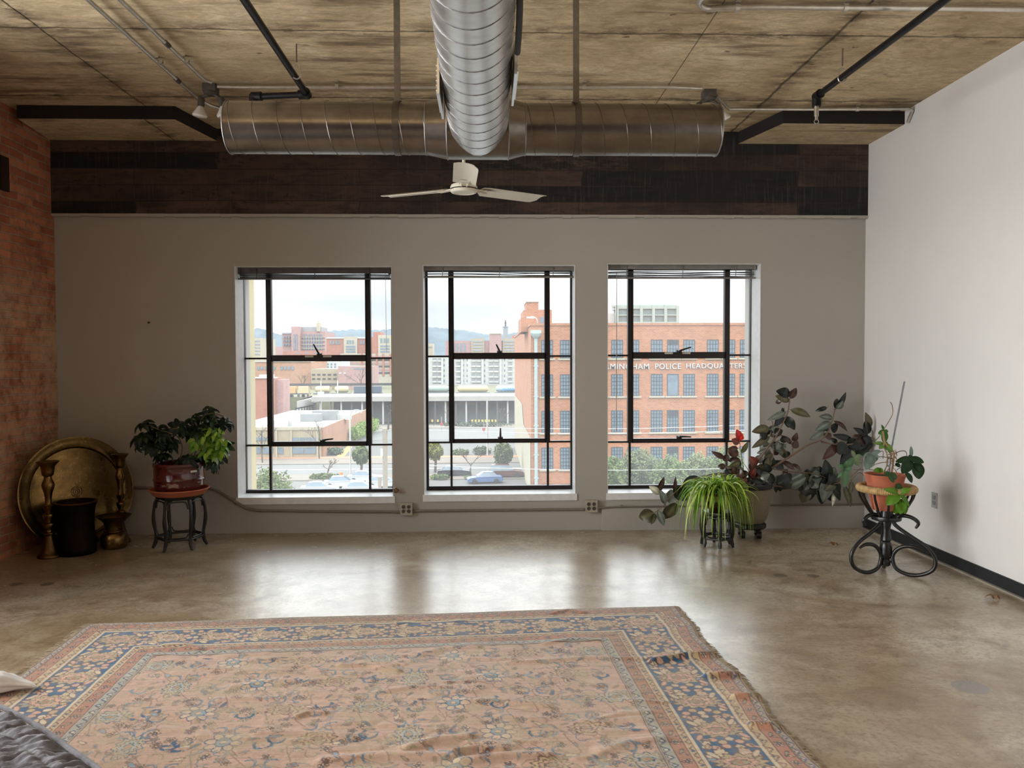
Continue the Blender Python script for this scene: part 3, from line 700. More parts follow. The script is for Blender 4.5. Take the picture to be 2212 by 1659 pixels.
# tray: shallow disc leaning into the corner
Lp = Vector((XL+.05, -.76, .43)); Rp = aty(287, 1062, -.05); Rp.z = .43
hd = Vector((Rp.x-Lp.x, Rp.y-Lp.y, 0)); RT = hd.length/2; hd.normalize(); nrm = Vector((hd.y, -hd.x, 0))   # faces room
if nrm.y > 0: nrm = -nrm
RT = .445
tilt = R(8); zax = (nrm*cos(tilt) + Vector((0,0,1))*sin(tilt)).normalized(); vax = zax.cross(hd); 
if vax.z < 0: vax = -vax
ct = (Lp+Rp)/2; ct.z = RT*vax.z + .004; ct = Vector((ct.x, ct.y, 0)) + nrm*.012 + Vector((0,0,ct.z))
mt = Matrix((hd, vax, hd.cross(vax))).transposed()
if (mt @ Vector((0,0,1))).dot(nrm) < 0: mt = Matrix((-hd, vax, (-hd).cross(vax))).transposed()
tray = thing('brass_tray', 'big round engraved brass tray leaning upright in the brick corner', 'tray', (ct.x, ct.y, 0))
prof = [(0,.0),(.03,.002),(.34,.0)]
t_ = NT('engraved_brass'); tcn = t_.N('ShaderNodeTexCoord'); 
vm = t_.N('ShaderNodeVectorMath'); vm.operation = 'DISTANCE'; t_.L(tcn.outputs['Object'], vm.inputs[0]); vm.inputs[1].default_value = (0, 0, ct.z)
ringv = t_.math('SINE', t_.math('MULTIPLY', vm.outputs['Value'], 420)); vor = t_.N('ShaderNodeTexVoronoi'); vor.inputs['Scale'].default_value = 55; t_.L(tcn.outputs['Object'], vor.inputs['Vector'])
wv = t_.math('MULTIPLY', vor.outputs['Distance'], 1.2); hgt = t_.math('ADD', t_.math('MULTIPLY', ringv, .35), wv)
nn_ = t_.noise(t_.coord(), 9, 5); t_.base(t_.ramp(t_.math('ADD', t_.math('MULTIPLY', hgt, .25), nn_), [(.35, rgb(58,44,26)), (.75, rgb(106,84,50))])); t_.set(Metallic=1.); t_.rough(.3); t_.bump(hgt, .35, .004)
M_engr = t_.m
MB().lathe([(0,.006),(.05,.004),(.12,.002),(.30,.0),(.342,.001),(.352,.004),(.352,-.001),(.0,-.003)], ct, 96, mt).build('tray_centre', M_engr, tray, True)
MB().lathe([(.352,.004),(.358,.014),(.368,.020),(.40,.024),(.425,.026),(.437,.031),(.445,.030),(.446,.022),(.43,.017),(.365,.010),(.352,-.001)], ct, 96, mt).build('tray_rim', M_brass, tray, True)
# candlesticks
def candlestick(p, h, sc, label, lean=0.):
    pr = [(.0,0),(.084,0),(.087,.008),(.084,.02),(.074,.032),(.07,.036),(.058,.062),(.048,.10),(.036,.15),(.028,.19),(.042,.205),(.042,.212),(.026,.222),(.022,.235),(.034,.262),(.042,.285),(.040,.295),(.022,.305),(.022,.315),
          (.036,.345),(.042,.365),(.040,.375),(.022,.385),(.024,.40),(.038,.43),(.042,.445),(.030,.455),(.022,.475),(.024,.52),(.030,.56),(.042,.60),(.046,.63),(.038,.655),(.028,.68),(.027,.70),(.040,.715),(.044,.74),(.050,.79),(.078,.825),(.080,.832),(.070,.834),(.036,.82),(.034,.78),(0,.77)]
    k = h/.834; t = thing('candlestick', label, 'candlestick', (p.x, p.y, 0), 'tall turned brass candlesticks')
    P_ = [(r*sc, z*k) for r, z in pr]
    MB().lathe(P_[:10], (p.x, p.y, 0), 40).build('base', M_brassd, t, True)
    MB().lathe(P_[10-1:37], (p.x, p.y, 0), 40).build('turned_stem', M_brass, t, True)
    MB().lathe(P_[36:], (p.x, p.y, 0), 40).build('candle_cup', M_brass, t, True)
pA = gp(107, 1203); hA = aty(107, 996, pA.y).z
candlestick(pA, hA, 1.0, 'tall turned brass candlestick standing free in front of the tray by the brick wall')
yB_ = -.28; pB = aty(260, 1060, yB_); pB.z = 0; hB = aty(260, 980, yB_).z
candlestick(pB, hB, .86, 'tall brass candlestick at the tray edge behind the squat spittoon')
# dark waisted vessel
p = gp(166, 1195); hV = aty(163, 1085, p.y).z
t = thing('bronze_mortar', 'dark waisted metal vessel with flared lip standing before the brass tray', 'vessel', (p.x, p.y, 0))
MB().lathe([(0,.0),(.132,0),(.142,.015),(.141,.05),(.136,.10),(.130,.17),(.127,.24),(.131,.30),(.139,hV-.03),(.149,hV-.012),(.152,hV),(.136,hV),(.13,hV-.05),(.11,hV-.12),(.0,hV-.14)], (p.x, p.y, 0), 48).build('vessel_body', M_bronze, t, True)
MB().lathe([(.135,hV-.001),(.152,hV-.001),(.156,hV+.006),(.150,hV+.011),(.135,hV+.009)], (p.x, p.y, 0), 48, None, False).build('vessel_lip', mat('copper_lip', rgb(104,66,50), .4, .8), t, True)
# spittoon
p = gp(247, 1183); hS = aty(248, 1113, p.y).z
t = thing('brass_spittoon', 'squat brass spittoon with wide flared rim in front of a candlestick', 'spittoon', (p.x, p.y, 0))
k = hS/.24
MB().lathe([(0,0),(.085,0),(.09,.006),(.098,.02),(.104,.05),(.104,.085),(.094,.115),(.078,.13),(.072,.134)], (p.x, p.y, 0), 44).build('bowl', M_brass, t, True)
MB().lathe([(.072,.134),(.078,.138),(.078,.144),(.066,.15)], (p.x, p.y, 0), 44, None, False).build('collar', M_brass, t, True)
MB().lathe([(.066,.15),(.066,.165),(.076,.19*k),(.10,.215*k),(.125,.235*k),(.128,.24*k),(.12,.238*k),(.09,.215*k),(.06,.17*k),(.0,.15)], (p.x, p.y, 0), 44).build('flared_rim', M_brassd, t, True)
# ---------------------------------------------------------------- foliage helpers
def m_leaf(name, rough=.35, trans=.25, spec=.5):
    t = NT(name); a = t.N('ShaderNodeVertexColor'); a.layer_name = 'Col'; n = t.noise(t.coord(), 30, 3)
    col = t.mix(.5, a.outputs['Color'], t.ramp(n, [(.3, (.6,.6,.6)), (.7, (1.3,1.3,1.3))]), 'MULTIPLY')
    t.base(col); t.rough(rough); t.set(**{'Specular_IOR_Level': spec})
    if trans:
        tl = t.N('ShaderNodeBsdfTranslucent'); mx = t.N('ShaderNodeMixShader'); mx.inputs[0].default_value = trans
        t.L(t.mix(.0, col, col), tl.inputs[0]); t.L(t.b.outputs[0], mx.inputs[1]); t.L(tl.outputs[0], mx.inputs[2]); t.L(mx.outputs[0], t.out.inputs[0])
    return t.m
M_rub = m_leaf('rubber_leaf', .28, .08, .55); M_soft = m_leaf('soft_leaf', .42, .35, .4); M_stem = m_leaf('plant_stem', .7, 0)
def leaf(mb, a, b, w, n, col, curl=.12, fold=.25, prof=None, N=9, mid=None):
    a = Vector(a); b = Vector(b); L_ = (b-a).length; d = (b-a).normalized(); n = Vector(n); n = (n - d*n.dot(d)).normalized(); s = d.cross(n)
    prof = prof or (lambda t: (sin(pi*min(1, t*.96+.02)**.82))**.78)
    vs = []; cs = []
    for i in range(N+1):
        t = i/N; c = a + d*L_*t + n*(curl*L_*(sin(pi*t) - .0)) - n*(curl*L_*.9*t*t)
        hw = w*.5*max(.02, prof(t))
        for j, q in enumerate((-1, -.5, 0, .5, 1)):
            vs.append(c + s*hw*q + n*hw*fold*(abs(q)**1.2)); cs.append(col if q else (mid or tuple(x*1.25 for x in col)))
    k = len(mb.v); mb.v += [tuple(v) for v in vs]; mb.c += cs
    fs = [(k+i*5+j, k+i*5+j+1, k+(i+1)*5+j+1, k+(i+1)*5+j) for i in range(N) for j in range(4)]
    mb.f += fs; mb.m += [0]*len(fs)
def ctube(mb, pts, r, col, n=6):
    k = len(mb.v); mb.tube(pts, r, n); mb.c += [col]*(len(mb.v)-k)
# ---------------------------------------------------------------- hexagonal stands
M_lac = mat('black_lacquered_wood', rgb(20,17,17), .42, var=.3, scale=25, bump=.1)
def hexstand(p, rt_, h, label, rot, zb, foot=1.12):
    t = thing('plant_stand', label, 'plant stand', (p.x, p.y, 0), 'six-legged black lacquered plant stands')
    MB().lathe([(0,h-.03),(rt_*.93,h-.03),(rt_*.97,h-.024),(rt_,h-.008),(rt_*.98,h),(0,h)], (p.x, p.y, 0), 6, Matrix.Rotation(rot, 3, 'Z')).build('seat_top', M_lac, t)
    A = [rot + pi/3*k for k in range(6)]
    for k, a in enumerate(A):
        d = Vector((cos(a), sin(a), 0)); q = Vector((p.x, p.y, 0))
        pts = bez([q+d*rt_*.90+Vector((0,0,h-.03)), q+d*rt_*1.02+Vector((0,0,h*.80)), q+d*rt_*1.07+Vector((0,0,h*.55)), q+d*rt_*.98+Vector((0,0,h*.28)), q+d*rt_*1.0+Vector((0,0,h*.12)), q+d*rt_*foot+Vector((0,0,.006))], 4)
        MB().tube(pts, [.0135+.002*sin(i*.9) for i in range(len(pts))], 8).build('leg', M_lac, t, True)
        a2 = A[(k+1) % 6]; e = Vector((cos(a2), sin(a2), 0))
        u0, u1 = q+d*rt_*.98, q+e*rt_*.98
        MB().tube([u0+Vector((0,0,zb)), u1+Vector((0,0,zb))], .009, 8).build('stretcher', M_lac, t, True)
        m = MB(); x0 = u0.lerp(u1, .08); x1 = u0.lerp(u1, .92)
        m.tube(bez([x0+Vector((0,0,h-.10)), x0.lerp(x1,.06)+Vector((0,0,h-.06)), x0.lerp(x1,.2)+Vector((0,0,h-.042)), x0.lerp(x1,.8)+Vector((0,0,h-.042)), x0.lerp(x1,.94)+Vector((0,0,h-.06)), x1+Vector((0,0,h-.10))], 4), .006, 6)
        low_ = (bez([x0+Vector((0,0,zb+.05)), x0.lerp(x1,.08)+Vector((0,0,zb+.022)), x0.lerp(x1,.25)+Vector((0,0,zb+.014)), x0.lerp(x1,.75)+Vector((0,0,zb+.014)), x0.lerp(x1,.92)+Vector((0,0,zb+.022)), x1+Vector((0,0,zb+.05))], 4))
        m.build('apron', M_lac, t, True)
        m = MB(); m.tube(low_, .005, 6); m.build('lower_apron', M_lac, t, True)
    return t
f1 = gp(363, 1174); f2 = gp(409, 1156); cS = Vector((aty(388, 1100, -.47).x, -.47, 0))
hs = aty(388, 1064, cS.y).z - .012
rS = 52/F*(D+cS.y)*.93
hexstand(cS, rS, hs, 'black lacquered six-legged plant stand under the terracotta saucer and glazed pot', R(16), .085)
M_terra = mat('terracotta_clay', rgb(182,104,76), .75, var=.1, scale=10, bump=.08)
zS = hs
sau = tag(MB().lathe([(0,0),(.178,0),(.186,.006),(.212,.046),(.218,.050),(.224,.048),(.226,.040),(.2,.0)][:0] or [(0,0),(.188,0),(.198,.004),(.222,.040),(.232,.044),(.233,.050),(.226,.052),(.214,.046),(.196,.010),(.18,.008),(0,.008)], (cS.x, cS.y, zS), 56).build('plant_saucer', M_terra, None, True, loc=(cS.x, cS.y, zS)), 'wide orange terracotta saucer between the black stand and the brown glazed pot', 'saucer')
def m_glaze():
    t = NT('oxblood_glaze'); n = t.noise(t.coord((1,1,2)), 9, 5, .7); sp = t.N('ShaderNodeSeparateXYZ'); tc = t.N('ShaderNodeTexCoord'); t.L(tc.outputs['Object'], sp.inputs[0])
    col = t.ramp(n, [(.3, rgb(62,22,20)), (.7, rgb(96,36,32))])
    band = t.math('MULTIPLY', t.math('LESS_THAN', t.math('ABSOLUTE', t.math('SUBTRACT', sp.outputs['Z'], .085)), .018), t.math('GREATER_THAN', n, .56))
    t.base(t.mix(t.math('MULTIPLY', band, .55), col, rgb(176,150,138))); t.rough(.16); t.b.inputs['Coat Weight'].default_value = .5; return t.m
zP = zS+.008
pot = thing('potted_umbrella_plant', 'leafy umbrella plant in an oxblood glazed bowl pot on a saucer', 'potted plant', (cS.x, cS.y, zP))
hP = aty(391, 998, cS.y).z - zP + .0
rP = 52/F*(D+cS.y)*.985
MB().lathe([(0,0),(rP*.80,0),(rP*.9,.02),(rP*.97,hP*.25),(rP*.985,hP*.42),(rP*1.02,hP*.47),(rP*.985,hP*.52),(rP*.985,hP*.85),(rP*1.0,hP*.88),(rP*1.02,hP*.9),(rP*1.02,hP*.985),(rP*1.0,hP),(rP*.93,hP),(rP*.91,hP*.95),(rP*.9,hP*.8)], (cS.x, cS.y, zP), 64).build('glazed_pot', m_glaze(), pot, True)
M_soil = mat('dark_soil', rgb(40,30,24), .95, var=.4, scale=60, bump=.6)
MB().lathe([(0,hP*.84),(rP*.5,hP*.85),(rP*.9,hP*.82)], (cS.x, cS.y, zP), 32).build('soil', M_soil, pot, True)
g = MB(); g.obox((cS.x+rP*.82, cS.y-rP*.59, zP+hP*.76), .027, .003, .008, R(54)); g.build('paper_label', mat('white_sticker', rgb(214,210,204), .5), pot)
def c4(x, y, dy=0.): return aty(280+x/5.183, 870+y/5.183, cS.y+dy)
def whorl(mb, c, r, cols, nl, up_, rnd, w=.40):
    up_ = Vector(up_).normalized(); a = up_.orthogonal().normalized(); b = up_.cross(a); ph = rnd.random()*6
    for k in range(nl):
        th = ph + 2*pi*k/nl; d = a*cos(th) + b*sin(th); L_ = r*(.8+.35*rnd.random())
        tip = c + (d*.92 - up_*(.15+.4*rnd.random()) - Vector((0,0,.35*rnd.random())))*L_
        leaf(mb, c + d*.006, tip, L_*w*(1+.3*rnd.random()), up_+d*.2, cols[rnd.randrange(len(cols))], .10, .22)
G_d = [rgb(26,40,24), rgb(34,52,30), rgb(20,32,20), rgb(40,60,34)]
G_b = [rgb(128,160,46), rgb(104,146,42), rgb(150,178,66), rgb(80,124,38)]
rnd = random.Random(11); fo = MB()
darkL = [(90,395),(90,480),(140,230),(205,235),(190,330),(250,300),(320,280),(370,300),(190,400),(240,380),(300,370),(360,360),(200,460),(260,450),(320,430),(250,510),(270,470),(400,390),(425,450),(480,430),(470,490),(350,590),(385,570),(155,370),(280,330),(400,320)]
darkR = [(730,150),(650,200),(870,75),(890,95),(700,190),(780,180),(850,160),(930,180),(1075,205),(1050,240),(545,275),(600,290),(640,320),(720,270),(800,240),(900,230),(980,250),(700,340),(740,370),(820,310),(880,300),(970,300),(830,590),(850,620),(930,650),(940,690),(1080,480),(590,600),(640,620),(700,630),(560,640),(1020,590),(800,560),(760,310),(860,270),(1000,210)]
bright = [(920,290),(985,320),(850,345),(745,420),(800,400),(880,390),(940,380),(1000,400),(1050,415),(850,450),(920,440),(1000,450),(1030,480),(870,500),(930,510),(985,520),(850,560),(900,590),(950,600),(970,560),(1020,530),(960,350),(780,430)]
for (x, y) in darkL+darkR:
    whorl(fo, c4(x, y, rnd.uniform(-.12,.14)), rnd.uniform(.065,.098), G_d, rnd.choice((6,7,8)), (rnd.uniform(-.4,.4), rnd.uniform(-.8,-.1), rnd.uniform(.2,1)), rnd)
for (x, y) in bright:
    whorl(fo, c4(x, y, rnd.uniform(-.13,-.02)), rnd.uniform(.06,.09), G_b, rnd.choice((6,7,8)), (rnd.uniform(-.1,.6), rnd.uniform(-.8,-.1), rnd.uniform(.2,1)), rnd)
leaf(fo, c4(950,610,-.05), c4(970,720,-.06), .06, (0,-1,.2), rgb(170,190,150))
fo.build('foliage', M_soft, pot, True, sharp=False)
st = MB(); br_ = rgb(96,84,62)
for pl_ in (((545,680),(575,590),(590,500),(560,410),(500,350),(430,330),(300,300)), ((640,670),(690,590),(730,480),(720,380),(760,250),(850,130)), ((700,640),(770,500),(860,430),(950,380)), ((430,310),(500,290),(590,290)), ((680,660),(700,560),(745,460),(800,360)), ((850,130),(960,120),(1040,150),(1080,190)), ((220,380),(140,330),(100,400)), ((960,620),(990,740),(992,800)), ((430,340),(460,420),(480,440)), ((740,590),(830,560)), ((330,300),(230,260),(150,230)), ((300,330),(300,430),(260,470)), ((800,300),(900,260),(1000,230))):
    ctube(st, bez([c4(x, y, -.02+.02*k*(-1)**k) for k, (x, y) in enumerate(pl_)], 5), .0045, br_)
st.build('stem', M_stem, pot, True)
# ================================================================ RIGHT GROUP
# ---- rubber plant in basket-pattern pot on a wheeled caddy
cR = Vector((aty(1620, 1100, -.33).x, -.33, 0)); dR = D + cR.y
px2m = dR/F
zrim = aty(1620, 1050, cR.y-.15).z; zbot = aty(1622, 1133, cR.y-.1).z
caddy = thing('plant_caddy', 'low dark wheeled caddy under the basket-patterned pot', 'caddy', (cR.x, cR.y, 0))
m = MB(); m.lathe([(0,zbot-.045),(.12,zbot-.045),(.132,zbot-.034),(.132,zbot-.012),(.122,zbot-.001),(0,zbot-.001)], cR, 36); m.build('platform', M_lac, caddy, True)
for k in range(4):
    a = R(35+90*k); w = cR + Vector((cos(a), sin(a), 0))*.095
    m = MB(); m.lathe([(0,-.018),(.026,-.018),(.030,-.012),(.030,.012),(.026,.018),(0,.018)], (w.x, w.y, .030), 20, Matrix.Rotation(R(90), 3, 'Y') @ Matrix.Rotation(R(25), 3, 'X')); m.tube([(w.x, w.y, .03), (w.x, w.y, zbot-.04)], .014, 8)
    m.build('caster', M_black, caddy, True)
def m_wicker():
    t = NT('basket_pattern_glaze'); tc = t.N('ShaderNodeTexCoord'); sp = t.N('ShaderNodeSeparateXYZ'); t.L(tc.outputs['Object'], sp.inputs[0])
    an = t.math('ARCTAN2', sp.outputs['Y'], sp.outputs['X']); u = t.math('MULTIPLY', an, 52/pi); v = t.math('MULTIPLY', sp.outputs['Z'], 290)
    w1 = t.math('SINE', t.math('ADD', t.math('MULTIPLY', u, pi), t.math('MULTIPLY', t.math('SINE', t.math('MULTIPLY', v, .6)), .9)))
    w2 = t.math('SINE', t.math('ADD', t.math('MULTIPLY', v, 1.9), t.math('MULTIPLY', w1, 1.5)))
    h = t.math('ADD', t.math('MULTIPLY', w2, .5), .5)
    t.base(t.ramp(h, [(.05, rgb(96,88,70)), (.4, rgb(148,140,116))])); t.rough(.5); t.bump(h, .6, .004); return t.m
rub = thing('potted_rubber_plant', 'sprawling rubber plant in a beige basket-patterned pot by the corner of the window wall', 'potted plant', (cR.x, cR.y, zbot))
Rr_ = 46*px2m
hp = zrim - zbot
MB().lathe([(0,0),(Rr_*.60,0),(Rr_*.64,.006),(Rr_*.75,hp*.10),(Rr_*.87,hp*.28),(Rr_*.94,hp*.55),(Rr_*.975,hp*.86),(Rr_*.97,hp*.9)], (cR.x, cR.y, zbot), 64).build('basket_pot', m_wicker(), rub, True)
MB().lathe([(Rr_*.97,hp*.89),(Rr_*1.02,hp*.90),(Rr_*1.04,hp*.98),(Rr_*1.03,hp),(Rr_*.95,hp),(Rr_*.93,hp*.9)], (cR.x, cR.y, zbot), 64, None, False).build('pot_rim', M_black, rub, True)
MB().lathe([(0,hp*.93),(Rr_*.94,hp*.91)], (cR.x, cR.y, zbot), 40).build('soil', M_soil, rub, True)
rnd = random.Random(5)
DG = [rgb(34,44,42), rgb(26,34,34), rgb(42,54,48), rgb(30,42,36)]; OL = [rgb(96,92,62), rgb(84,82,60)]; LT = [rgb(120,128,118), rgb(96,108,100)]; BR = [rgb(84,58,50), rgb(64,44,40), rgb(98,64,52)]; RD_ = [rgb(190,34,34)]
dk = lambda L_, f: [tuple(x*f for x in c) for c in L_]
CM = {'d': dk(DG,.5), 'o': dk(OL,.75), 'l': dk(LT,.8), 'b': dk(BR,.6), 'r': RD_, 'y': [rgb(206,204,184)], 'm': dk([rgb(132,66,54)],.7)}
def c2(x, y, Y): return aty(1600+x/5.35, 820+y/5.35, Y)
def c1(x, y, Y): return aty(1360+x/5.185, 900+y/5.185, Y)
def c3(x, y, Y): return aty(1780+x/5.027, 800+y/5.027, Y)
lf = MB(); st = MB(); sc_ = rgb(104,88,74)
def rl(fn, sc, a, b, w, k, Y=-.3, tz=None):
    if fn is c3 and max(a[0], b[0]) > 640: return
    wm = w/sc*(D+Y)/F; dy = rnd.uniform(-.05,.05) if tz is None else tz
    A = fn(a[0], a[1], Y); B = fn(b[0], b[1], max(min(Y+dy, -.06), -1.2))
    n = Vector((rnd.uniform(-.3,.3), -1, rnd.uniform(.0,.4)))
    A.x = min(A.x, XR-.07); B.x = min(B.x, XR-.09)
    B = A + (B-A)*1.06; leaf(lf, A, B, wm*1.55, n, CM[k][rnd.randrange(len(CM[k]))], rnd.uniform(.03,.14), rnd.uniform(.12,.3), mid=tuple(q*1.6+.01 for q in CM[k][0]))
    if k != 'r': 
        d = (A-B).normalized(); ctube(st, [A+d*.018+Vector((0,.01,0)), A, A.lerp(B,.04)], .0022, sc_, 5)
L2 = [((565,185),(425,130),85,'d'),((570,215),(640,105),55,'b'),((560,250),(415,190),55,'o'),((470,250),(405,265),38,'b'),((580,350),(795,420),62,'o'),((520,375),(330,460),52,'l'),((480,400),(400,530),65,'d'),((530,430),(620,570),65,'d'),((510,430),(560,550),60,'d'),
 ((325,560),(145,600),72,'o'),((440,540),(300,590),48,'l'),((330,660),(145,780),52,'o'),((330,740),(210,760),42,'l'),((330,810),(195,850),42,'l'),((375,720),(400,810),75,'l'),((425,785),(540,910),56,'o'),((380,865),(430,820),46,'b'),((365,885),(270,1040),95,'d'),((368,950),(495,1030),68,'d'),
 ((180,970),(105,930),70,'m'),((150,970),(150,1060),66,'b'),((130,1090),(75,1080),50,'b'),((140,1085),(205,1100),64,'b'),((215,1010),(220,1115),50,'d'),((285,1085),(390,1195),66,'d'),((430,1250),(580,1095),118,'d'),((395,1205),(480,1115),66,'l'),((545,1245),(745,1140),74,'l'),((590,1150),(705,1095),55,'l'),
 ((615,1035),(465,935),46,'b'),((690,1045),(590,970),32,'b'),((580,740),(480,650),40,'b'),((600,705),(650,625),50,'b'),((605,790),(650,705),64,'b'),((690,1295),(685,1170),40,'d'),((750,1190),(755,1080),54,'o'),((765,1110),(810,1380),118,'d'),((765,1260),(715,1415),88,'o'),
 ((945,1110),(750,1060),96,'d'),((995,1140),(985,945),86,'d'),((1030,1100),(1090,1020),74,'l'),((985,1150),(960,1400),104,'l'),((1020,1150),(1050,1395),120,'d'),((930,1160),(940,1425),104,'d'),((890,1140),(840,1330),100,'d'),((1040,1150),(1145,1385),64,'d'),((1085,1260),(1062,1455),32,'y'),((1195,1225),(1270,1455),54,'o'),
 ((1280,1180),(1268,1305),46,'o'),((870,1035),(945,1030),40,'d'),((1105,335),(1215,160),44,'d'),((1090,330),(1120,225),60,'d'),((1110,335),(1180,255),52,'l'),((995,322),(875,360),36,'d'),((1060,445),(920,425),52,'l'),((1040,495),(880,580),62,'l'),((1015,575),(930,555),42,'d'),((965,590),(808,690),56,'l'),
 ((1080,480),(1230,585),34,'b'),((1040,535),(1115,585),80,'d'),((970,620),(1035,690),66,'b'),((1290,695),(1080,640),50,'d'),((1110,725),(1045,680),36,'d'),((1110,745),(965,910),72,'b'),((1130,740),(1165,860),100,'d'),((1195,750),(1190,840),88,'d'),((1280,800),(1170,985),120,'d'),((400,1180),(410,1300),40,'d'),((455,1240),(455,1290),30,'d'),
 ((540,1040),(490,1090),40,'b'),((200,1140),(100,1150),40,'l'),((250,960),(180,900),50,'l'),((500,340),(470,360),30,'d'),((440,570),(400,620),50,'b'),((350,640),(420,660),46,'y'),((1075,1180),(1130,1310),74,'d'),((800,1080),(870,1180),90,'d')]
for a, b, w, k in L2: rl(c2, 5.35, a, b, w, k, -.26 if a[0] < 700 else -.2)
L3 = [((500,712),(330,628),44,'d'),((562,690),(452,552),60,'d'),((620,640),(465,470),64,'o'),((482,755),(290,850),76,'d'),((445,800),(365,925),96,'d'),((545,740),(525,885),88,'d'),((330,870),(190,1000),90,'d'),((600,700),(700,800),50,'d'),((230,790),(160,900),90,'d')]
for a, b, w, k in L3: rl(c3, 5.027, a, b, w, k, -.22)
L1 = [((270,1080),(115,1130),108,'o'),((285,1085),(245,1200),44,'o'),((320,1055),(382,1208),56,'l'),((430,1000),(380,1145),56,'o'),((520,970),(398,1135),84,'o'),((450,970),(470,820),74,'l'),((400,975),(345,830),54,'l'),((330,865),(230,785),54,'y'),((312,850),(385,688),44,'b'),((500,860),(515,690),30,'b'),
 ((520,920),(650,775),120,'d'),((600,780),(760,670),70,'d'),((700,790),(820,690),60,'l'),((1232,275),(1205,150),64,'r'),((1240,260),(1262,205),40,'r'),((1225,298),(1150,255),54,'m'),((1258,405),(1325,290),38,'o'),((1210,355),(1110,362),44,'b'),((1215,440),(1110,375),70,'b'),((1240,490),(1108,490),56,'b'),((1235,510),(1118,562),44,'o'),
 ((1265,575),(1160,640),66,'o'),((1200,640),(1285,660),70,'b'),((1055,465),(930,395),40,'b'),((1105,425),(1060,500),54,'b'),((1075,555),(992,560),46,'b'),((1418,545),(1352,455),72,'m'),((1385,520),(1360,600),60,'b'),((1440,570),(1460,650),54,'d'),((1500,745),(1300,690),40,'d'),((1060,800),(1000,700),60,'l'),((900,790),(880,690),70,'d'),((1180,760),(1240,700),60,'d'),((640,830),(540,890),80,'d')]
for a, b, w, k in L1: rl(c1, 5.185, a, b, w, k, -.34)
for k in range(26):
    x, y = rnd.uniform(700,1130), rnd.uniform(1060,1230); a = rnd.uniform(.2,2.9); rl(c2, 5.35, (x,y), (x+150*cos(a)*rnd.uniform(.5,1), y+190*sin(a)*rnd.uniform(.5,1)), rnd.uniform(70,105), rnd.choice('dddlo'), -.2)
for k in range(12):
    x, y = rnd.uniform(320,640), rnd.uniform(690,800); a = rnd.uniform(-.3,3.3); rl(c3, 5.027, (x,y), (x+110*cos(a), y+120*sin(a)), rnd.uniform(55,85), rnd.choice('ddb'), -.22)
for k in range(22):
    x, y = rnd.uniform(1120,1560), rnd.uniform(560,740); a = rnd.uniform(-3,0.3); rl(c1, 5.185, (x,y), (x+110*cos(a), y+100*sin(a)), rnd.uniform(50,80), rnd.choice('dbmol'), -.33)
for k in range(14):
    x, y = rnd.uniform(210,520), rnd.uniform(560,900); a = rnd.uniform(0,6.3); rl(c2, 5.35, (x,y), (x+100*cos(a), y+80*sin(a)), rnd.uniform(50,75), rnd.choice('dlo'), -.27)
br = rgb(112,92,76)
def branch(fn, pts, r0, r1, Y0=None, Y1=None):
    Y0 = -.33 if Y0 is None else Y0; Y1 = -.2 if Y1 is None else Y1; n = len(pts)
    P = [Vector((min(q.x, XR-.03), q.y, q.z)) for q in bez([fn(x, y, Y0+(Y1-Y0)*i/(n-1)) for i, (x, y) in enumerate(pts)], 5)]; ctube(st, P, list(np.linspace(r0, r1, len(P))), br, 8)
branch(c2, [(120,1260),(200,1170),(330,1050),(400,995),(560,895),(700,805),(800,745),(920,700),(1000,620),(1050,500),(1085,360),(1105,330)], .012, .004)
branch(c2, [(90,1240),(160,1020),(230,900),(310,790),(390,690),(440,600),(490,500),(540,390),(565,230),(568,190)], .010, .004, -.33, -.26)
branch(c2, [(260,1090),(275,1020),(370,900),(375,760),(378,640),(370,500),(360,480)], .005, .003, -.33, -.27)
branch(c2, [(360,1030),(480,1050),(600,1068),(750,1075),(900,1100),(1010,1150)], .005, .003)
branch(c2, [(150,1250),(280,1235),(420,1230),(560,1258),(720,1278),(780,1230)], .006, .003)
branch(c2, [(910,705),(1060,745),(1200,757),(1320,748)], .005, .004, -.22, -.22)
branch(c3, [(-30,780),(100,800),(220,806),(340,790),(490,742),(560,700),(625,650)], .005, .003, -.22, -.22)
branch(c2, [(600,860),(602,790),(590,730)], .0025, .002, -.25, -.25)
branch(c2, [(610,1100),(690,1050),(695,1120)], .002, .002, -.2, -.2)
branch(c2, [(1010,1200),(1110,1200),(1220,1160),(1391,1020)], .004, .003, -.2, -.3)
branch(c1, [(1320,760),(1240,670),(1100,635),(960,640),(850,662),(740,690),(640,735),(540,820),(430,930),(370,1010),(270,1080)], .007, .003, -.33, -.4)
branch(c1, [(1360,760),(1200,690),(1000,650),(820,700),(700,720)], .005, .003, -.33, -.42)
branch(c1, [(1295,740),(1285,640),(1262,500),(1245,380),(1232,270)], .0035, .002, -.3, -.33)
branch(c1, [(1100,700),(1092,560),(1098,400),(1100,300)], .0035, .002, -.33, -.36)
branch(c1, [(1400,700),(1330,600),(1262,500)], .003, .002, -.33, -.33)
lf.build('foliage', M_rub, rub, True, sharp=False); st.build('branch', M_stem, rub, True)
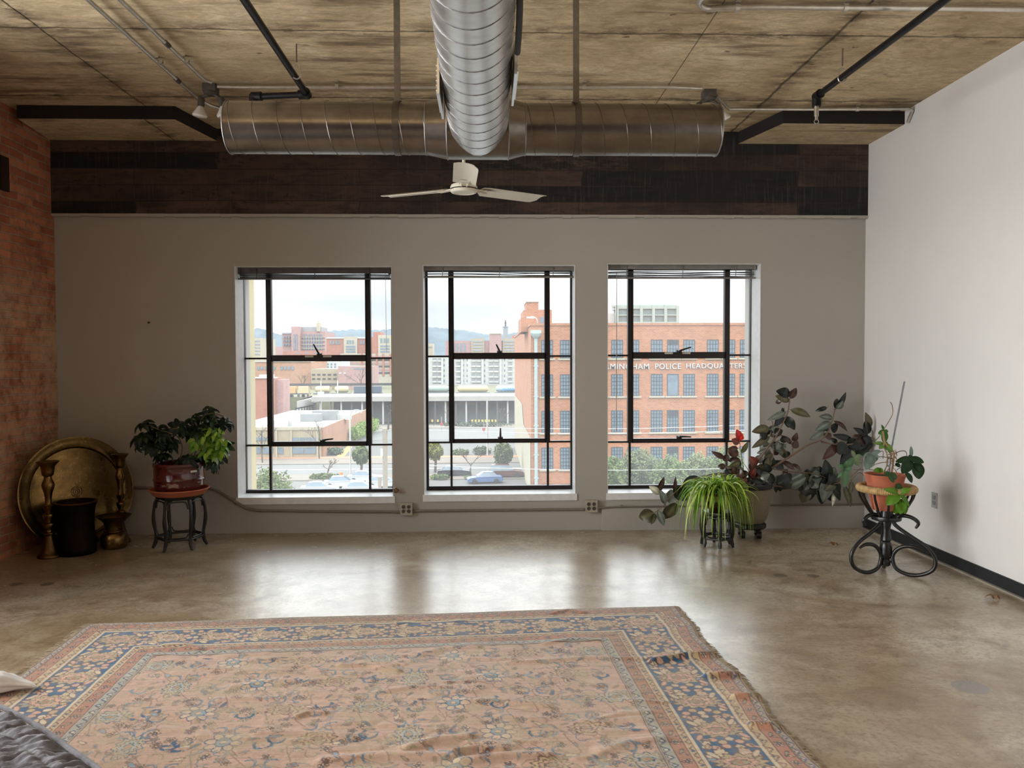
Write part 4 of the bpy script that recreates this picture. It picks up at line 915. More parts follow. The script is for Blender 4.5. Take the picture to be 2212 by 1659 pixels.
# ---- spider plant on the small six-legged stand
fA, fB = gp(1529, 1191), gp(1578, 1179)
cP = Vector((aty(1549, 1150, -.66).x, -.66, 0)); hs2 = aty(1549, 1104, cP.y).z
r2 = 34*(D+cP.y)/F
hexstand(cP, r2, hs2, 'small black lacquered six-legged stand carrying the spider plant', R(24), .075, 1.06)
spd = thing('potted_spider_plant', 'lime green spider plant spilling over a banded ceramic bowl on a small black stand', 'potted plant', (cP.x, cP.y, hs2))
zr2 = aty(1549, 1064, cP.y).z; h2 = zr2 - hs2; R2 = 26*(D+cP.y)/F
t_ = NT('banded_ceramic'); tc = t_.N('ShaderNodeTexCoord'); sp = t_.N('ShaderNodeSeparateXYZ'); t_.L(tc.outputs['Object'], sp.inputs[0])
mk = t_.math('GREATER_THAN', t_.noise(t_.coord((22,22,10)), 1.6, 2), .56)
bandc = t_.mix(mk, rgb(150,146,92), rgb(110,84,40))
t_.base(t_.mix(t_.math('MULTIPLY', t_.math('GREATER_THAN', sp.outputs['Z'], h2*.58), t_.math('LESS_THAN', sp.outputs['Z'], h2*.88)), rgb(54,34,26), bandc)); t_.rough(.2)
MB().lathe([(0,0),(R2*.62,0),(R2*.66,.008),(R2*.86,h2*.25),(R2*.98,h2*.55),(R2*1.0,h2*.8),(R2*1.06,h2*.92),(R2*1.08,h2),(R2*.98,h2),(R2*.95,h2*.9),(R2*.9,h2*.85)], (cP.x, cP.y, hs2), 56).build('ceramic_bowl', t_.m, spd, True)
MB().lathe([(0,h2*.9),(R2*.95,h2*.88)], (cP.x, cP.y, hs2), 30).build('soil', M_soil, spd, True)
rnd = random.Random(21); bl = MB()
GB = [rgb(150,182,60), rgb(122,160,46), rgb(176,200,92), rgb(98,138,40), rgb(196,212,130), rgb(84,120,36)]
def blade(base, az, reach, rise, drop, w, col):
    d = Vector((cos(az), sin(az), 0)); N = 14; pts = []
    for i in range(N+1):
        t = i/N; x = reach*(1-(1-t)**1.9); z = rise*4*min(t,.5)*(1-min(t,.5))*(1.) - drop*max(0, t-.22)**1.6/(.78**1.6)
        pts.append(base + d*x + Vector((0,0,z)))
    side = d.cross(Vector((0,0,1))); tw = rnd.uniform(-.5,.5); side = (side + Vector((0,0,1))*tw + d*rnd.uniform(-.3,.3)).normalized()
    k = len(bl.v)
    for i, p in enumerate(pts):
        t = i/N; hw = w*.5*(min(1, t*6+.35))*(1-t**2.6)+.0002
        dn = (pts[min(i+1,N)]-pts[max(i-1,0)]).normalized(); nn = side.cross(dn)
        for q in (-1, 0, 1): bl.v.append(tuple(p + side*hw*q + nn*(.35*hw*abs(q)))); bl.c.append(tuple(min(1, x*(1.0 if q else 1.5)) for x in col))
    for i in range(N):
        for j in range(2): bl.f.append((k+i*3+j, k+i*3+j+1, k+(i+1)*3+j+1, k+(i+1)*3+j)); bl.m.append(0)
zt_ = zr2 - .005
for tuft, (dx, dy) in enumerate(((-.045,.0),(.055,.0),(0,.03),(-.01,-.03))):
    for k in range(74):
        az = rnd.uniform(0, 2*pi); f = rnd.random()
        if rnd.random() < .62: az = rnd.choice((pi, 0)) + rnd.gauss(0, .75)
        c = GB[rnd.randrange(len(GB))]
        blade(Vector((cP.x+dx+rnd.uniform(-.012,.012), cP.y+dy+rnd.uniform(-.012,.012), zt_)), az, rnd.uniform(.13,.34) if cos(az) < 0 else rnd.uniform(.09,.29), rnd.uniform(.04,.14), rnd.uniform(.08,.46)*(1 if f > .2 else .4), rnd.uniform(.011,.019), c)
for k in range(26):   # upright young blades
    az = rnd.uniform(0, 2*pi); dx = rnd.choice((-.045,.055)); blade(Vector((cP.x+dx, cP.y, zt_)), az, rnd.uniform(.05,.12), rnd.uniform(.11,.17), rnd.uniform(0,.06), .011, GB[k % 3])
bl.build('foliage', M_soft, spd, True, sharp=False)
# ---- bentwood stand
YW = at(1912, 1240, 2, 0).y; cW = gp(1913, 1238); YW = cW.y; dW = D+YW
M_bent = mat('black_bentwood', rgb(12,11,12), .36, var=.3, scale=20); M_bent.node_tree.nodes['Principled BSDF'].inputs['Coat Weight'].default_value = .12
def c5(x, y): return aty(1700+x/3.6875, 850+y/3.6875, YW)
stand = thing('bentwood_plant_stand', 'tall black bentwood plant stand with scrolled legs and a wicker-wrapped ring', 'plant stand', (cW.x, cW.y, 0))
zpl = c5(785,985).z; zrg = c5(768,755).z
pr = [(0,.045),(.018,.05),(.03,.06),(.034,.085),(.024,.10),(.036,.115),(.042,.14),(.040,.19),(.034,.215),(.028,.225),(.036,.235),(.034,.25),(.026,.30),(.03,.33),(.036,.36),(.030,.385),(.024,.40),(.030,.42),(.033,.44),(.028,.46),(.03,.49),(.045,zpl-.02),(0,zpl-.02)]
MB().lathe(pr, (cW.x, cW.y, 0), 32).build('turned_post', M_bent, stand, True)
MB().lathe([(0,zpl-.022),(.08,zpl-.022),(.096,zpl-.016),(.10,zpl-.004),(.096,zpl+.010),(.088,zpl+.012),(.08,zpl),(0,zpl)], (cW.x, cW.y, 0), 40).build('top_plate', M_bent, stand, True)
def leg_profile(side):
    if side < 0: P = [(610,1095),(595,1050),(640,1012),(700,1008),(742,1045),(728,1090),(640,1160),(545,1230),(492,1315),(502,1400),(570,1452),(650,1462),(720,1428),(745,1350),(728,1290),(680,1248),(612,1242),(560,1268)]
    else: P = [(955,1110),(940,1060),(890,1025),(845,1025),(820,1060),(850,1130),(940,1200),(1010,1290),(1045,1400),(1010,1490),(950,1510),(870,1480),(815,1400),(812,1330),(840,1278),(900,1262),(950,1300),(972,1335)]
    return P
base_prof = []
for (x, y) in leg_profile(-1): 
    q = c5(x, y); base_prof.append((abs(q.x-cW.x), q.z))
zmin = min(z for r, z in base_prof); base_prof = [(r, z-zmin+.0135) for r, z in base_prof]
for az, sc in ((188, 1.0), (-38, 1.17), (68, 1.1)):
    a = R(az); P = bez([(cW.x+cos(a)*r*sc, cW.y+sin(a)*r*sc, z) for r, z in base_prof], 6); n = len(P)
    rr = [.0135*min(1, .55+min(i, n-1-i)*.06) for i in range(n)]
    MB().tube(P, rr, 12).build('scroll_leg', M_bent, stand, True)
RG = 55*dW/F
t_ = NT('rush_wrapped_ring'); tc = t_.N('ShaderNodeTexCoord'); sp = t_.N('ShaderNodeSeparateXYZ'); t_.L(tc.outputs['Object'], sp.inputs[0])
wv = t_.math('SINE', t_.math('MULTIPLY', t_.math('ARCTAN2', sp.outputs['Y'], sp.outputs['X']), 90)); n_ = t_.noise(t_.coord(), 30, 3)
t_.base(t_.ramp(n_, [(.3, rgb(148,116,72)), (.7, rgb(196,164,112))])); t_.rough(.8); t_.bump(t_.math('ADD', wv, n_), .35, .004)
MB().ring((cW.x, cW.y, zrg), RG, .026, 56, 14).build('wrapped_ring', t_.m, stand, True)
for k in range(12):
    a = 2*pi*k/12+.15; d = Vector((cos(a), sin(a), 0)); q = Vector((cW.x, cW.y, 0))
    P = bez([q+d*(RG+.004)+Vector((0,0,zrg-.015)), q+d*(RG-.005)+Vector((0,0,zrg-.06)), q+d*(RG*.72)+Vector((0,0,zpl+.065)), q+d*.085+Vector((0,0,zpl+.005))], 5)
    MB().tube(P, .0085, 8).build('basket_rib', M_bent, stand, True)
# pot hung in the basket
phl = thing('potted_philodendron', 'climbing philodendron in a plain terracotta pot with a slanting metal stake', 'potted plant', (cW.x, cW.y, zpl+.004))
zp0 = c5(770,925).z; zp1 = c5(770,640).z; cx_ = cW.x - .012
zp0 = zpl + .055
HP = zp1-zp0
RT_ = 43*dW/F
MB().lathe([(0,0),(.080,0),(.085,.01),(RT_*.98,HP-.04)][:3]+[(RT_*.80,HP*.55),(RT_*.93,HP*.88),(RT_*1.0,HP*.985),(RT_*.99,HP),(RT_*.92,HP),(RT_*.88,HP*.90)], (cx_, cW.y, zp0), 56).build('terracotta_pot', M_terra, phl, True)
MB().lathe([(0,HP*.93),(RT_*.89,HP*.91)], (cx_, cW.y, zp0), 32).build('soil', M_soil, phl, True)
sk0, sk1 = c3(735,840,YW+.02), c3(874,122,YW+.10)
dd = (sk0-sk1).normalized(); MB().tube([Vector((cx_+.02, YW, zp0+HP*.6)), sk0, sk1], .007, 8).build('metal_stake', mat('brushed_metal_stake', rgb(170,172,184), .3, .8), phl, True)
rnd = random.Random(9); lf = MB(); st = MB()
def flat_leaf(pts, cen, col, n, Y, dz=.012):   # lobed outline as a fan with raised veins
    pass
def lobed(fn, sc, cen, tips, col, Y, n=(0,-1,.25)):
    c = fn(cen[0], cen[1], Y)
    for (x, y, w) in tips:
        Yt = Y + rnd.uniform(-.035,.02); leaf(lf, c, fn(x, y, Yt), w/sc*(D+Y)/F*1.1, (n[0]+rnd.uniform(-.2,.2), n[1], n[2]+rnd.uniform(-.1,.3)), col, rnd.uniform(.02,.10), .18, prof=lambda t: (sin(pi*(t*.9+.09)))**.65 if t > .05 else .4)
DGp = rgb(28,58,26); GGp = rgb(110,128,118); LMp = rgb(92,136,34); MGp = rgb(52,84,46)
Yf = YW-.17
lobed(c3, 5.027, (935,955), [(785,990,70),(1085,1000,80),(850,1120,120),(955,925,60)], DGp, Yf+.05)
lobed(c3, 5.027, (990,1000), [(1040,1180,125),(1000,1060,90),(1075,1120,80)], DGp, Yf+.05)
lobed(c3, 5.027, (945,940), [(945,825,38)], GGp, Yf+.06); lobed(c3, 5.027, (885,1110), [(960,1220,62)], DGp, Yf+.04); lobed(c3, 5.027, (770,1020), [(835,1040,44)], DGp, Yf+.09)
lobed(c3, 5.027, (520,910), [(455,1075,110),(430,935,60),(565,990,90),(490,1010,100),(610,870,50)], GGp, Yf)
lobed(c3, 5.027, (228,1062), [(150,1035,55),(300,1080,66),(225,1270,90),(320,950,80),(250,980,60),(145,1170,34)], rgb(86,118,84), Yf)
lobed(c3, 5.027, (330,940), [(420,930,44),(370,1035,70),(300,870,44)], rgb(110,130,96), Yf+.02)
lobed(c3, 5.027, (815,1335), [(660,1290,70),(940,1285,62),(680,1460,110),(930,1480,60),(840,1380,90)], LMp, Yf-.02, (0,-1,.5))
lobed(c3, 5.027, (830,1400), [(770,1560,90),(890,1560,100),(830,1560,110)], LMp, Yf-.02, (0,-1,.3))
lobed(c3, 5.027, (650,655), [(655,790,82),(590,690,46),(700,665,34),(625,590,28)], rgb(58,104,34), YW-.02)
lobed(c3, 5.027, (650,800), [(545,790,44),(745,880,70),(690,780,50),(600,850,54),(700,850,50),(725,900,40)], rgb(104,140,66), YW-.05)
lobed(c3, 5.027, (700,1130), [(650,1120,60),(800,1170,70),(760,1220,60),(720,1110,50)], MGp, Yf)
lobed(c3, 5.027, (610,1090), [(545,1085,60),(640,1075,50),(590,1060,50)], LMp, YW-.08); lobed(c3, 5.027, (800,1230), [(835,1310,60),(780,1290,40)], MGp, Yf-.01)
tan_ = rgb(150,132,104)
for pl_, r, col in ((((735,1110),(750,1000),(760,900),(720,850),(660,780),(640,660)), .007, rgb(150,120,84)), (((650,1110),(690,1000),(680,900),(650,830),(655,790)), .005, tan_), (((620,1100),(520,1080),(490,1070),(560,1020),(640,1000),(700,1000)), .003, tan_),
    (((700,1050),(680,980),(730,950),(745,1000),(740,1060)), .003, tan_), (((750,915),(820,880),(885,880),(900,930)), .003, rgb(120,90,80)), (((570,940),(650,940),(740,960)), .0025, rgb(90,70,60)), (((600,890),(640,880),(640,960)), .0025, rgb(90,70,60)),
    (((430,1140),(380,1110),(320,1160),(260,1200)), .003, rgb(110,96,80)), (((320,1080),(430,1078)), .0025, rgb(110,96,80)), (((650,640),(700,560),(745,470),(740,380),(718,345)), .003, rgb(130,104,90)), (((700,1130),(740,1210),(800,1320)), .0025, rgb(120,130,90)),
    (((790,1080),(840,1050),(850,1060)), .0025, rgb(90,70,60)), (((380,1040),(370,1010),(410,1000),(415,960)), .0025, rgb(110,96,80)), (((560,760),(600,720),(640,660)), .003, rgb(90,110,60))):
    P = bez([c3(x, y, YW-.06) for x, y in pl_], 5); ctube(st, P, r, col, 6)
for k in range(40):   # fibrous moss-like aerial roots round the support
    q = c3(rnd.uniform(690,780), rnd.uniform(850,1100), YW-.04+rnd.uniform(-.02,.02)); e = q+Vector((rnd.uniform(-.03,.03), rnd.uniform(-.02,.02), rnd.uniform(-.05,.01))); ctube(st, [q, q.lerp(e,.5)+Vector((0,0,.008)), e], .0018, rgb(172,140,100), 4)
lf.build('foliage', M_soft, phl, True, sharp=False); st.build('stem', M_stem, phl, True)
# dry leaves on the floor
for px, py, s_, lb in ((1800,1180,.045,'curled brown dead leaf on the concrete between the small stand and the bentwood stand'), (2146,1296,.05,'pale dry curled leaf on the floor close to the black baseboard')):
    p = gp(px, py); m = MB(); 
    for k in range(3):
        a = k*2.1+.3; leaf(m, p+Vector((0,0,.006)), p+Vector((cos(a)*s_, sin(a)*s_*.8, .012+.008*k)), s_*.7, (0,0,1), rgb(140,88,48) if px < 2000 else rgb(150,118,84), .35, .6)
    tag(m.build('fallen_leaf', M_soft, None, True, loc=p), lb, 'leaf')
# ================================================================ RUG
pFR, pFL = gp(1456, 1312), gp(190, 1351); pBR = gp(1768, 1659)
U = (pFR-pFL).normalized(); RWd = (pFR-pFL).length; V = Vector((U.y, -U.x, 0))        # V points to the viewer
skw = (pBR-pFR); kx = skw.dot(U)/skw.dot(V)                                          # right edge is slightly splayed
pL2 = gp(2, 1492) - pFL; kl = pL2.dot(U)/pL2.dot(V)
RLen = 4.3
CS = .0045
nx, ny = int(RWd/CS)+1, int(2.75/CS)+1
SAL, CRE, NAV, LBL, RUS, BRN, PNK, OLV, TAN = [np.array(rgb(*c)) for c in ((208,170,148),(222,202,170),(14,90,132),(140,166,178),(190,130,102),(110,76,68),(222,174,150),(170,160,128),(206,178,138))]
xs = np.linspace(0, RWd, nx); ys = np.linspace(0, (ny-1)*CS, ny); XX, YY = np.meshgrid(xs, ys); IMG = np.zeros((ny, nx, 3)); IMG[:] = SAL
g_ = np.random.default_rng(4)
def smooth_noise(cx, cy, seed):
    g = np.random.default_rng(seed); a = g.random((cy+2, cx+2)); fy = np.linspace(0, cy, ny); fx = np.linspace(0, cx, nx); iy = fy.astype(int); ix = fx.astype(int); ty = (fy-iy)[:,None]; tx = (fx-ix)[None,:]
    ty = ty*ty*(3-2*ty); tx = tx*tx*(3-2*tx)
    return (a[iy][:,ix]*(1-tx)+a[iy][:,ix+1]*tx)*(1-ty) + (a[iy+1][:,ix]*(1-tx)+a[iy+1][:,ix+1]*tx)*ty
def win(cx, cy, r):
    i0, i1 = max(0, int((cx-r)/CS)), min(nx, int((cx+r)/CS)+2); j0, j1 = max(0, int((cy-r)/CS)), min(ny, int((cy+r)/CS)+2)
    return (slice(j0, j1), slice(i0, i1)) if i1 > i0 and j1 > j0 else None
def ell(cx, cy, a, b, rot=0., fill=None, line=None, lw=.005, serr=0, sa=.12):
    r = max(a, b)*(1+sa)+lw+.01; w = win(cx, cy, r)
    if w is None: return
    x = XX[w]-cx; y = YY[w]-cy; u = x*cos(rot)+y*sin(rot); v = -x*sin(rot)+y*cos(rot); d = np.sqrt((u/a)**2+(v/b)**2)
    if serr: d = d/(1+sa*np.cos(serr*np.arctan2(v/b, u/a)))
    m = min(a, b)
    if fill is not None: IMG[w][d < 1] = fill
    if line is not None: IMG[w][np.abs(d-1)*m < lw*.5] = line
def stroke(pts, wd, col):
    pts = [np.array(p[:2], float) for p in pts]
    for a, b in zip(pts[:-1], pts[1:]):
        c = (a+b)/2; r = np.linalg.norm(b-a)/2+wd+.01; w = win(c[0], c[1], r)
        if w is None: continue
        x = XX[w]; y = YY[w]; d = b-a; L2_ = (d@d)+1e-9; t = np.clip(((x-a[0])*d[0]+(y-a[1])*d[1])/L2_, 0, 1)
        IMG[w][np.hypot(x-a[0]-t*d[0], y-a[1]-t*d[1]) < wd*.5] = col
def palmette(cx, cy, s, rot, c1=TAN, c2=PNK, ol=NAV, n=11):
    ell(cx, cy, s*1.0, s*.62, rot, c1, ol, .006, n, .14); ell(cx, cy, s*.66, s*.40, rot, c2, BRN, .004, n, .12); ell(cx, cy, s*.36, s*.2, rot, OLV, ol, .004, 7, .15); ell(cx, cy, s*.12, s*.1, rot, RUS)
def rosette(cx, cy, s, n, c1, c2, ol, rot=0.):
    for k in range(n):
        a = rot+2*pi*k/n; ell(cx+cos(a)*s*.68, cy+sin(a)*s*.68, s*.33, s*.24, a, c1, ol, .004)
    ell(cx, cy, s*.42, s*.42, 0, c2, ol, .004); ell(cx, cy, s*.18, s*.18, 0, c1, BRN, .003)
def scroll(cx, cy, s, rot, col, wd=.008, flip=1):
    P = [(cx+(s*(1-.028*k))*cos(rot+flip*k*.2)*.8, cy+(s*(1-.028*k))*sin(rot+flip*k*.2)*.8) for k in range(17)]; stroke(P, wd, col)
    x, y = P[0]; ell(x, y, s*.3, s*.13, rot+1.2*flip, col); x, y = P[8]; ell(x, y, s*.22, s*.10, rot, LBL, col, .003)
def leafy(cx, cy, s, rot, col, ol): ell(cx, cy, s, s*.36, rot, col, ol, .004, 3, .1)
# --- field
B1, B2, B3 = .155, .40, .555          # end of outer guards, of main border, of inner guards
rng = random.Random(31); FX0, FX1 = B3, RWd-B3; xm = RWd/2
def sym(fn, x, y, *a, **k):
    for sg in (1, -1): fn(xm+sg*(x), y, *a, **k)
def vine(x0, y0, x1, y1, col, am=.05, ph=0.):
    P = [(x0+(x1-x0)*t+am*sin(6.28*t*2+ph)*(y1-y0)/max(.01,math.hypot(x1-x0,y1-y0)), y0+(y1-y0)*t+am*sin(6.28*t*2+ph)) for t in np.linspace(0,1,26)]; stroke(P, .0055, col)
PITX, PITY = .36, .34
for j in range(11):
    for i in range(-8, 9):
        cx = xm+(i+(.5 if j % 2 else 0))*PITX; cy = B3+.13+j*PITY*.82
        if not (FX0+.02 < cx < FX1-.02): continue
        r = random.Random(abs(i*2+(j % 2))*17+j*5)
        for sg in (-1, 1):
            vine(cx, cy, cx+sg*PITX/2, cy+PITY*.82, BRN*.6+SAL*.4, .05, r.random()*6); vine(cx, cy, cx+sg*PITX*.5, cy+.05, OLV*.8+SAL*.2, .04, r.random()*6)
            scroll(cx+sg*.15, cy+r.uniform(-.04,.04), .055, (0 if sg > 0 else pi)+r.uniform(-.3,.3), NAV if r.random() < .6 else LBL*.8, .011, sg)
            scroll(cx+sg*.13, cy+.17, .05, (0 if sg > 0 else pi)+1.2*sg, NAV*.7+LBL*.3, .009, -sg)
        k = (i+j*3) % 3
        if k == 0: 
            palmette(cx, cy, .085, pi/2 if j % 2 else 0, OLV*.6+CRE*.4, LBL*.5+CRE*.5, NAV, 13)
        elif k == 1: rosette(cx, cy, .075, 8, CRE*.6+PNK*.4, LBL, NAV, .2)
        else: palmette(cx, cy, .07, 0, TAN, SAL, BRN, 9); 
        for q in range(9):
            a = r.random()*6.28; d = r.uniform(.09,.21); leafy(cx+d*cos(a), cy+d*sin(a)*.8, r.uniform(.014,.03), a+r.uniform(-.8,.8), (NAV, LBL, OLV, CRE, NAV*.6+LBL*.4)[q % 5], BRN*.7+SAL*.3)
        for q in range(22):
            a = r.random()*6.28; d = r.uniform(.07,.25); X_, Y_ = cx+d*cos(a), cy+d*sin(a)*.85
            leafy(X_, Y_, r.uniform(.009,.02), r.uniform(0,3.1), (OLV, NAV*.5+LBL*.5, TAN, LBL, BRN*.4+SAL*.6, OLV*.7+BRN*.3)[q % 6], BRN*.45+SAL*.55 if q % 2 else None)
            if q % 3 == 0: P_ = [(X_+.03*t_*cos(a+1.2*t_), Y_+.03*t_*sin(a+1.2*t_)) for t_ in (0,.5,1,1.5,2)]; stroke(P_, .0045, (BRN*.6+SAL*.4, NAV*.6+LBL*.4, OLV*.8+BRN*.2)[q//3 % 3])
        for q in range(8):
            a = r.random()*6.28; d = r.uniform(.1,.23); rosette(cx+d*cos(a), cy+d*sin(a)*.8, r.uniform(.016,.026), 5, (CRE, LBL, TAN)[q % 3], (NAV, RUS, BRN)[q % 3], BRN)
# --- borders, drawn side by side in (s along, w across from outside)
def to_xy(side, s, w):
    return {'T': (s, w), 'L': (w, s), 'R': (RWd-w, s)}[side]
DE = np.minimum(np.minimum(XX, RWd-XX), YY)
def band(a, b, col): IMG[(DE >= a) & (DE < b)] = col
def lines(*ws, col=BRN, t=.005):
    for w in ws: IMG[np.abs(DE-w) < t*.55] = col
band(0, .012, TAN); band(.012, .05, OLV*.5+CRE*.3+BRN*.2); band(.05, .105, RUS); band(.105, B1, TAN); band(B1, B2, NAV); band(B2, B2+.045, TAN); band(B2+.045, B2+.10, RUS); band(B2+.10, B3, LBL*.35+CRE*.3+OLV*.35)
lens = {'T': RWd, 'L': ny*CS, 'R': ny*CS}
for side in 'TLR':
    ang = 0 if side == 'T' else pi/2
    def xy(s, w): return to_xy(side, s, w)
    Ls = lens[side]
    for (w0, w1, st_, kind) in ((.012,.05,.055,'v'), (.05,.105,.075,'r'), (.105,B1,.06,'s'), (B2,B2+.045,.055,'s'), (B2+.045,B2+.10,.075,'r'), (B2+.10,B3,.06,'v')):
        wm = (w0+w1)/2; k = 0; s = wm
        while s < Ls-(wm if side == 'T' else 0):
            x, y = xy(s, wm); h = (w1-w0)*.5
            if kind == 'r':
                if k % 2 == 0: rosette(x, y, h*.74, 6, CRE, NAV, BRN)
                else: leafy(x, y, h*.75, ang+.5, OLV, BRN); x2, y2 = xy(s+.02, wm-.008); leafy(x2, y2, h*.45, ang-.7, CRE, BRN); 
            elif kind == 's':
                P = [xy(s-.026+.052*q/8, wm+h*.55*sin(q/8*6.28)) for q in range(9)]; stroke(P, .0055, BRN); ell(*xy(s+.008, wm+h*.25), .008, .006, 0, RUS if k % 2 else NAV)
            else:
                P = [xy(s-.028+.056*q/8, wm+h*.5*cos(q/8*6.28)) for q in range(9)]; stroke(P, .0055, NAV*.5+BRN*.5); ell(*xy(s, wm), .010, .008, 0, CRE if w0 > .2 else PNK, NAV, .003)
            s += st_; k += 1
    # main border: big palmettes, ovals and small leaves on navy
    s = (B1+B2)/2; k = 0; r = random.Random(8); wm = (B1+B2)/2; H = (B2-B1)/2
    while s < Ls-(B1 if side == 'T' else 0):
        x, y = xy(s, wm)
        def put(ds, dw, a, b, rot, c, o=BRN, sr=0): xx, yy = xy(s+ds, wm+dw); ell(xx, yy, a, b, rot if side == 'T' else pi/2-rot, c, o, .004, sr)
        if side != 'T': palmette(x, y, .102, 0, OLV*.4+TAN*.6, PNK, BRN, 13)
        else: palmette(x, y, .094, 0, TAN, CRE*.5+PNK*.5, BRN, 13)
        for q, dw in enumerate((-.088, -.054, -.02, .014, .048, .082)): put(.098+.012*((q % 2)-.5)*2, dw, .017, .019, .2, (PNK, CRE, TAN)[(q+k) % 3])
        for q, dw in enumerate((-.085,-.04,.01,.055,.09)): put(.142+.008*(q % 2), dw, .016, .02, -.3, (CRE, PNK, SAL)[(q+k) % 3])
        put(.20, -.05, .046, .026, .3, SAL*.6+CRE*.4, BRN, 9); put(.205, .055, .05, .028, -.3, CRE*.7+TAN*.3, BRN, 9)
        for q in range(9): put(r.uniform(-.07,.24), r.choice((-1,1))*r.uniform(.07,.108), r.uniform(.012,.024), r.uniform(.006,.011), r.uniform(0,3), (CRE, PNK, LBL, TAN)[q % 4])
        for sg in (-1, 1):
            put(-.06, sg*.085, .034, .013, sg*.6, CRE, BRN); put(.06, sg*.092, .03, .012, -sg*.5, PNK, BRN)
        s += .262; k += 1
lines(.012, .05, .105, B2+.045, B2+.10, B3, col=BRN, t=.0055); lines(B1, B2, B1-.007, B2+.007, col=CRE, t=.006); lines(B1-.0145, B2+.0145, B3-.008, .043, col=BRN*.7+TAN*.3, t=.004)
# wear and abrash
wear = smooth_noise(28, 16, 1)*.5+smooth_noise(90, 50, 2)*.5; IMG = IMG*(1-.30*np.clip(wear-.25,0,1)[...,None]*1.0) + np.array(rgb(224,196,168))*.30*np.clip(wear-.25,0,1)[...,None]
strk = smooth_noise(30, 420, 3); IMG *= (.86+.28*strk)[...,None]; IMG *= (.9+.2*smooth_noise(500, 300, 5))[...,None]
fieldm = (DE > B3)[...,None]; tn = np.clip((smooth_noise(60,34,12)*.6+smooth_noise(160,90,13)*.4-.42)*3.2,0,1)[...,None]; IMG = np.where(fieldm, IMG*(1-.42*tn)+np.array(rgb(196,176,140))*.42*tn, IMG)
pat = smooth_noise(14, 9, 9); IMG = IMG*(1-.35*np.clip((pat-.6)*3,0,1)[...,None]) + np.array(rgb(188,158,118))*(.35*np.clip((pat-.6)*3,0,1))[...,None]*IMG.mean(axis=2, keepdims=True)*2.2
IMG = np.clip(IMG*.70, 0, 1)
# wrinkles: (px,py)-(px,py), height, width
Hh = np.zeros((ny, nx))
def loc(px, py):
    p = gp(px, py)-pFL; v = p.dot(V); u = p.dot(U); x = u - kl*v*(1-u/RWd) - kx*v*(u/RWd); return np.array((x, v))
def ridge(a, b, h, w, mid=None):
    P = [loc(*a)] + ([loc(*mid)] if mid else []) + [loc(*b)]
    out = np.zeros_like(Hh)
    for p, q in zip(P[:-1], P[1:]):
        d = q-p; L2_ = d@d; t = ((XX-p[0])*d[0]+(YY-p[1])*d[1])/L2_; tc_ = np.clip(t, 0, 1); dist = np.hypot(XX-p[0]-tc_*d[0], YY-p[1]-tc_*d[1]); out = np.maximum(out, h*np.exp(-(dist/w)**2))
    np.maximum(Hh, out, out=Hh)
ridge((1410,1437),(1552,1421),.026,.022,(1480,1424)); ridge((1525,1468),(1592,1463),.024,.022); ridge((1590,1512),(1648,1514),.022,.022); ridge((1630,1574),(1700,1578),.022,.025)
for a, b, h, w in (((980,1637),(1085,1632),.028,.022),((1180,1395),(1290,1388),.008,.02),((880,1625),(1010,1600),.018,.03),((360,1398),(430,1408),.012,.03),((735,1443),(860,1455),.012,.02),((640,1556),(700,1548),.014,.018),((1100,1437),(1420,1428),.009,.025),
    ((500,1490),(680,1476),.008,.03),((900,1420),(1030,1400),.007,.03),((300,1540),(420,1560),.007,.03),((1000,1652),(1180,1640),.018,.03),((700,1650),(960,1640),.014,.03),((1290,1560),(1400,1545),.008,.025),((1000,1520),(1180,1530),.008,.03),((560,1590),(760,1600),.008,.03),((820,1500),(960,1490),.008,.025),((1300,1630),(1430,1600),.01,.03),((860,1350),(1000,1345),.006,.02),((1195,1330),(1260,1328),.01,.02)):
    ridge(a, b, h, w, ((a[0]+b[0])/2, (a[1]+b[1])/2-6))
for k in range(70):
    r = rng.random; px = 300+r()*1100; py = 1400+r()*250; ridge((px,py), (px+40+60*r(), py+(r()-.5)*16), .003+.004*r(), .012+.02*r())
Hh += .002*smooth_noise(120, 60, 6) + .006*smooth_noise(14, 26, 7)*smooth_noise(20,8,8)
edge_f = np.clip(DE/.03, 0, 1); Hh = Hh*(.35+.65*edge_f) + .008
# world positions (the rug goes on toward the viewer past the frame)
tt = XX/RWd; wob = .012*np.sin(YY*7)+.006*np.sin(YY*19+1)
edge = np.clip(1-(RWd-XX)/.3, 0, 1)
Ux = XX + kl*YY*(1-tt) + kx*YY*tt + wob*edge
Wv = YY - .02*np.sin(pi*tt)*0 + .006*np.sin(XX*4)*np.clip(1-YY/.3,0,1)
PX = pFL.x + Ux*U.x + Wv*V.x; PY = pFL.y + Ux*U.y + Wv*V.y
co = np.stack([PX, PY, Hh], -1).reshape(-1, 3).astype(np.float32)
idx = np.arange(nx*ny).reshape(ny, nx); q = np.stack([idx[:-1,:-1], idx[1:,:-1], idx[1:,1:], idx[:-1,1:]], -1).reshape(-1, 4)
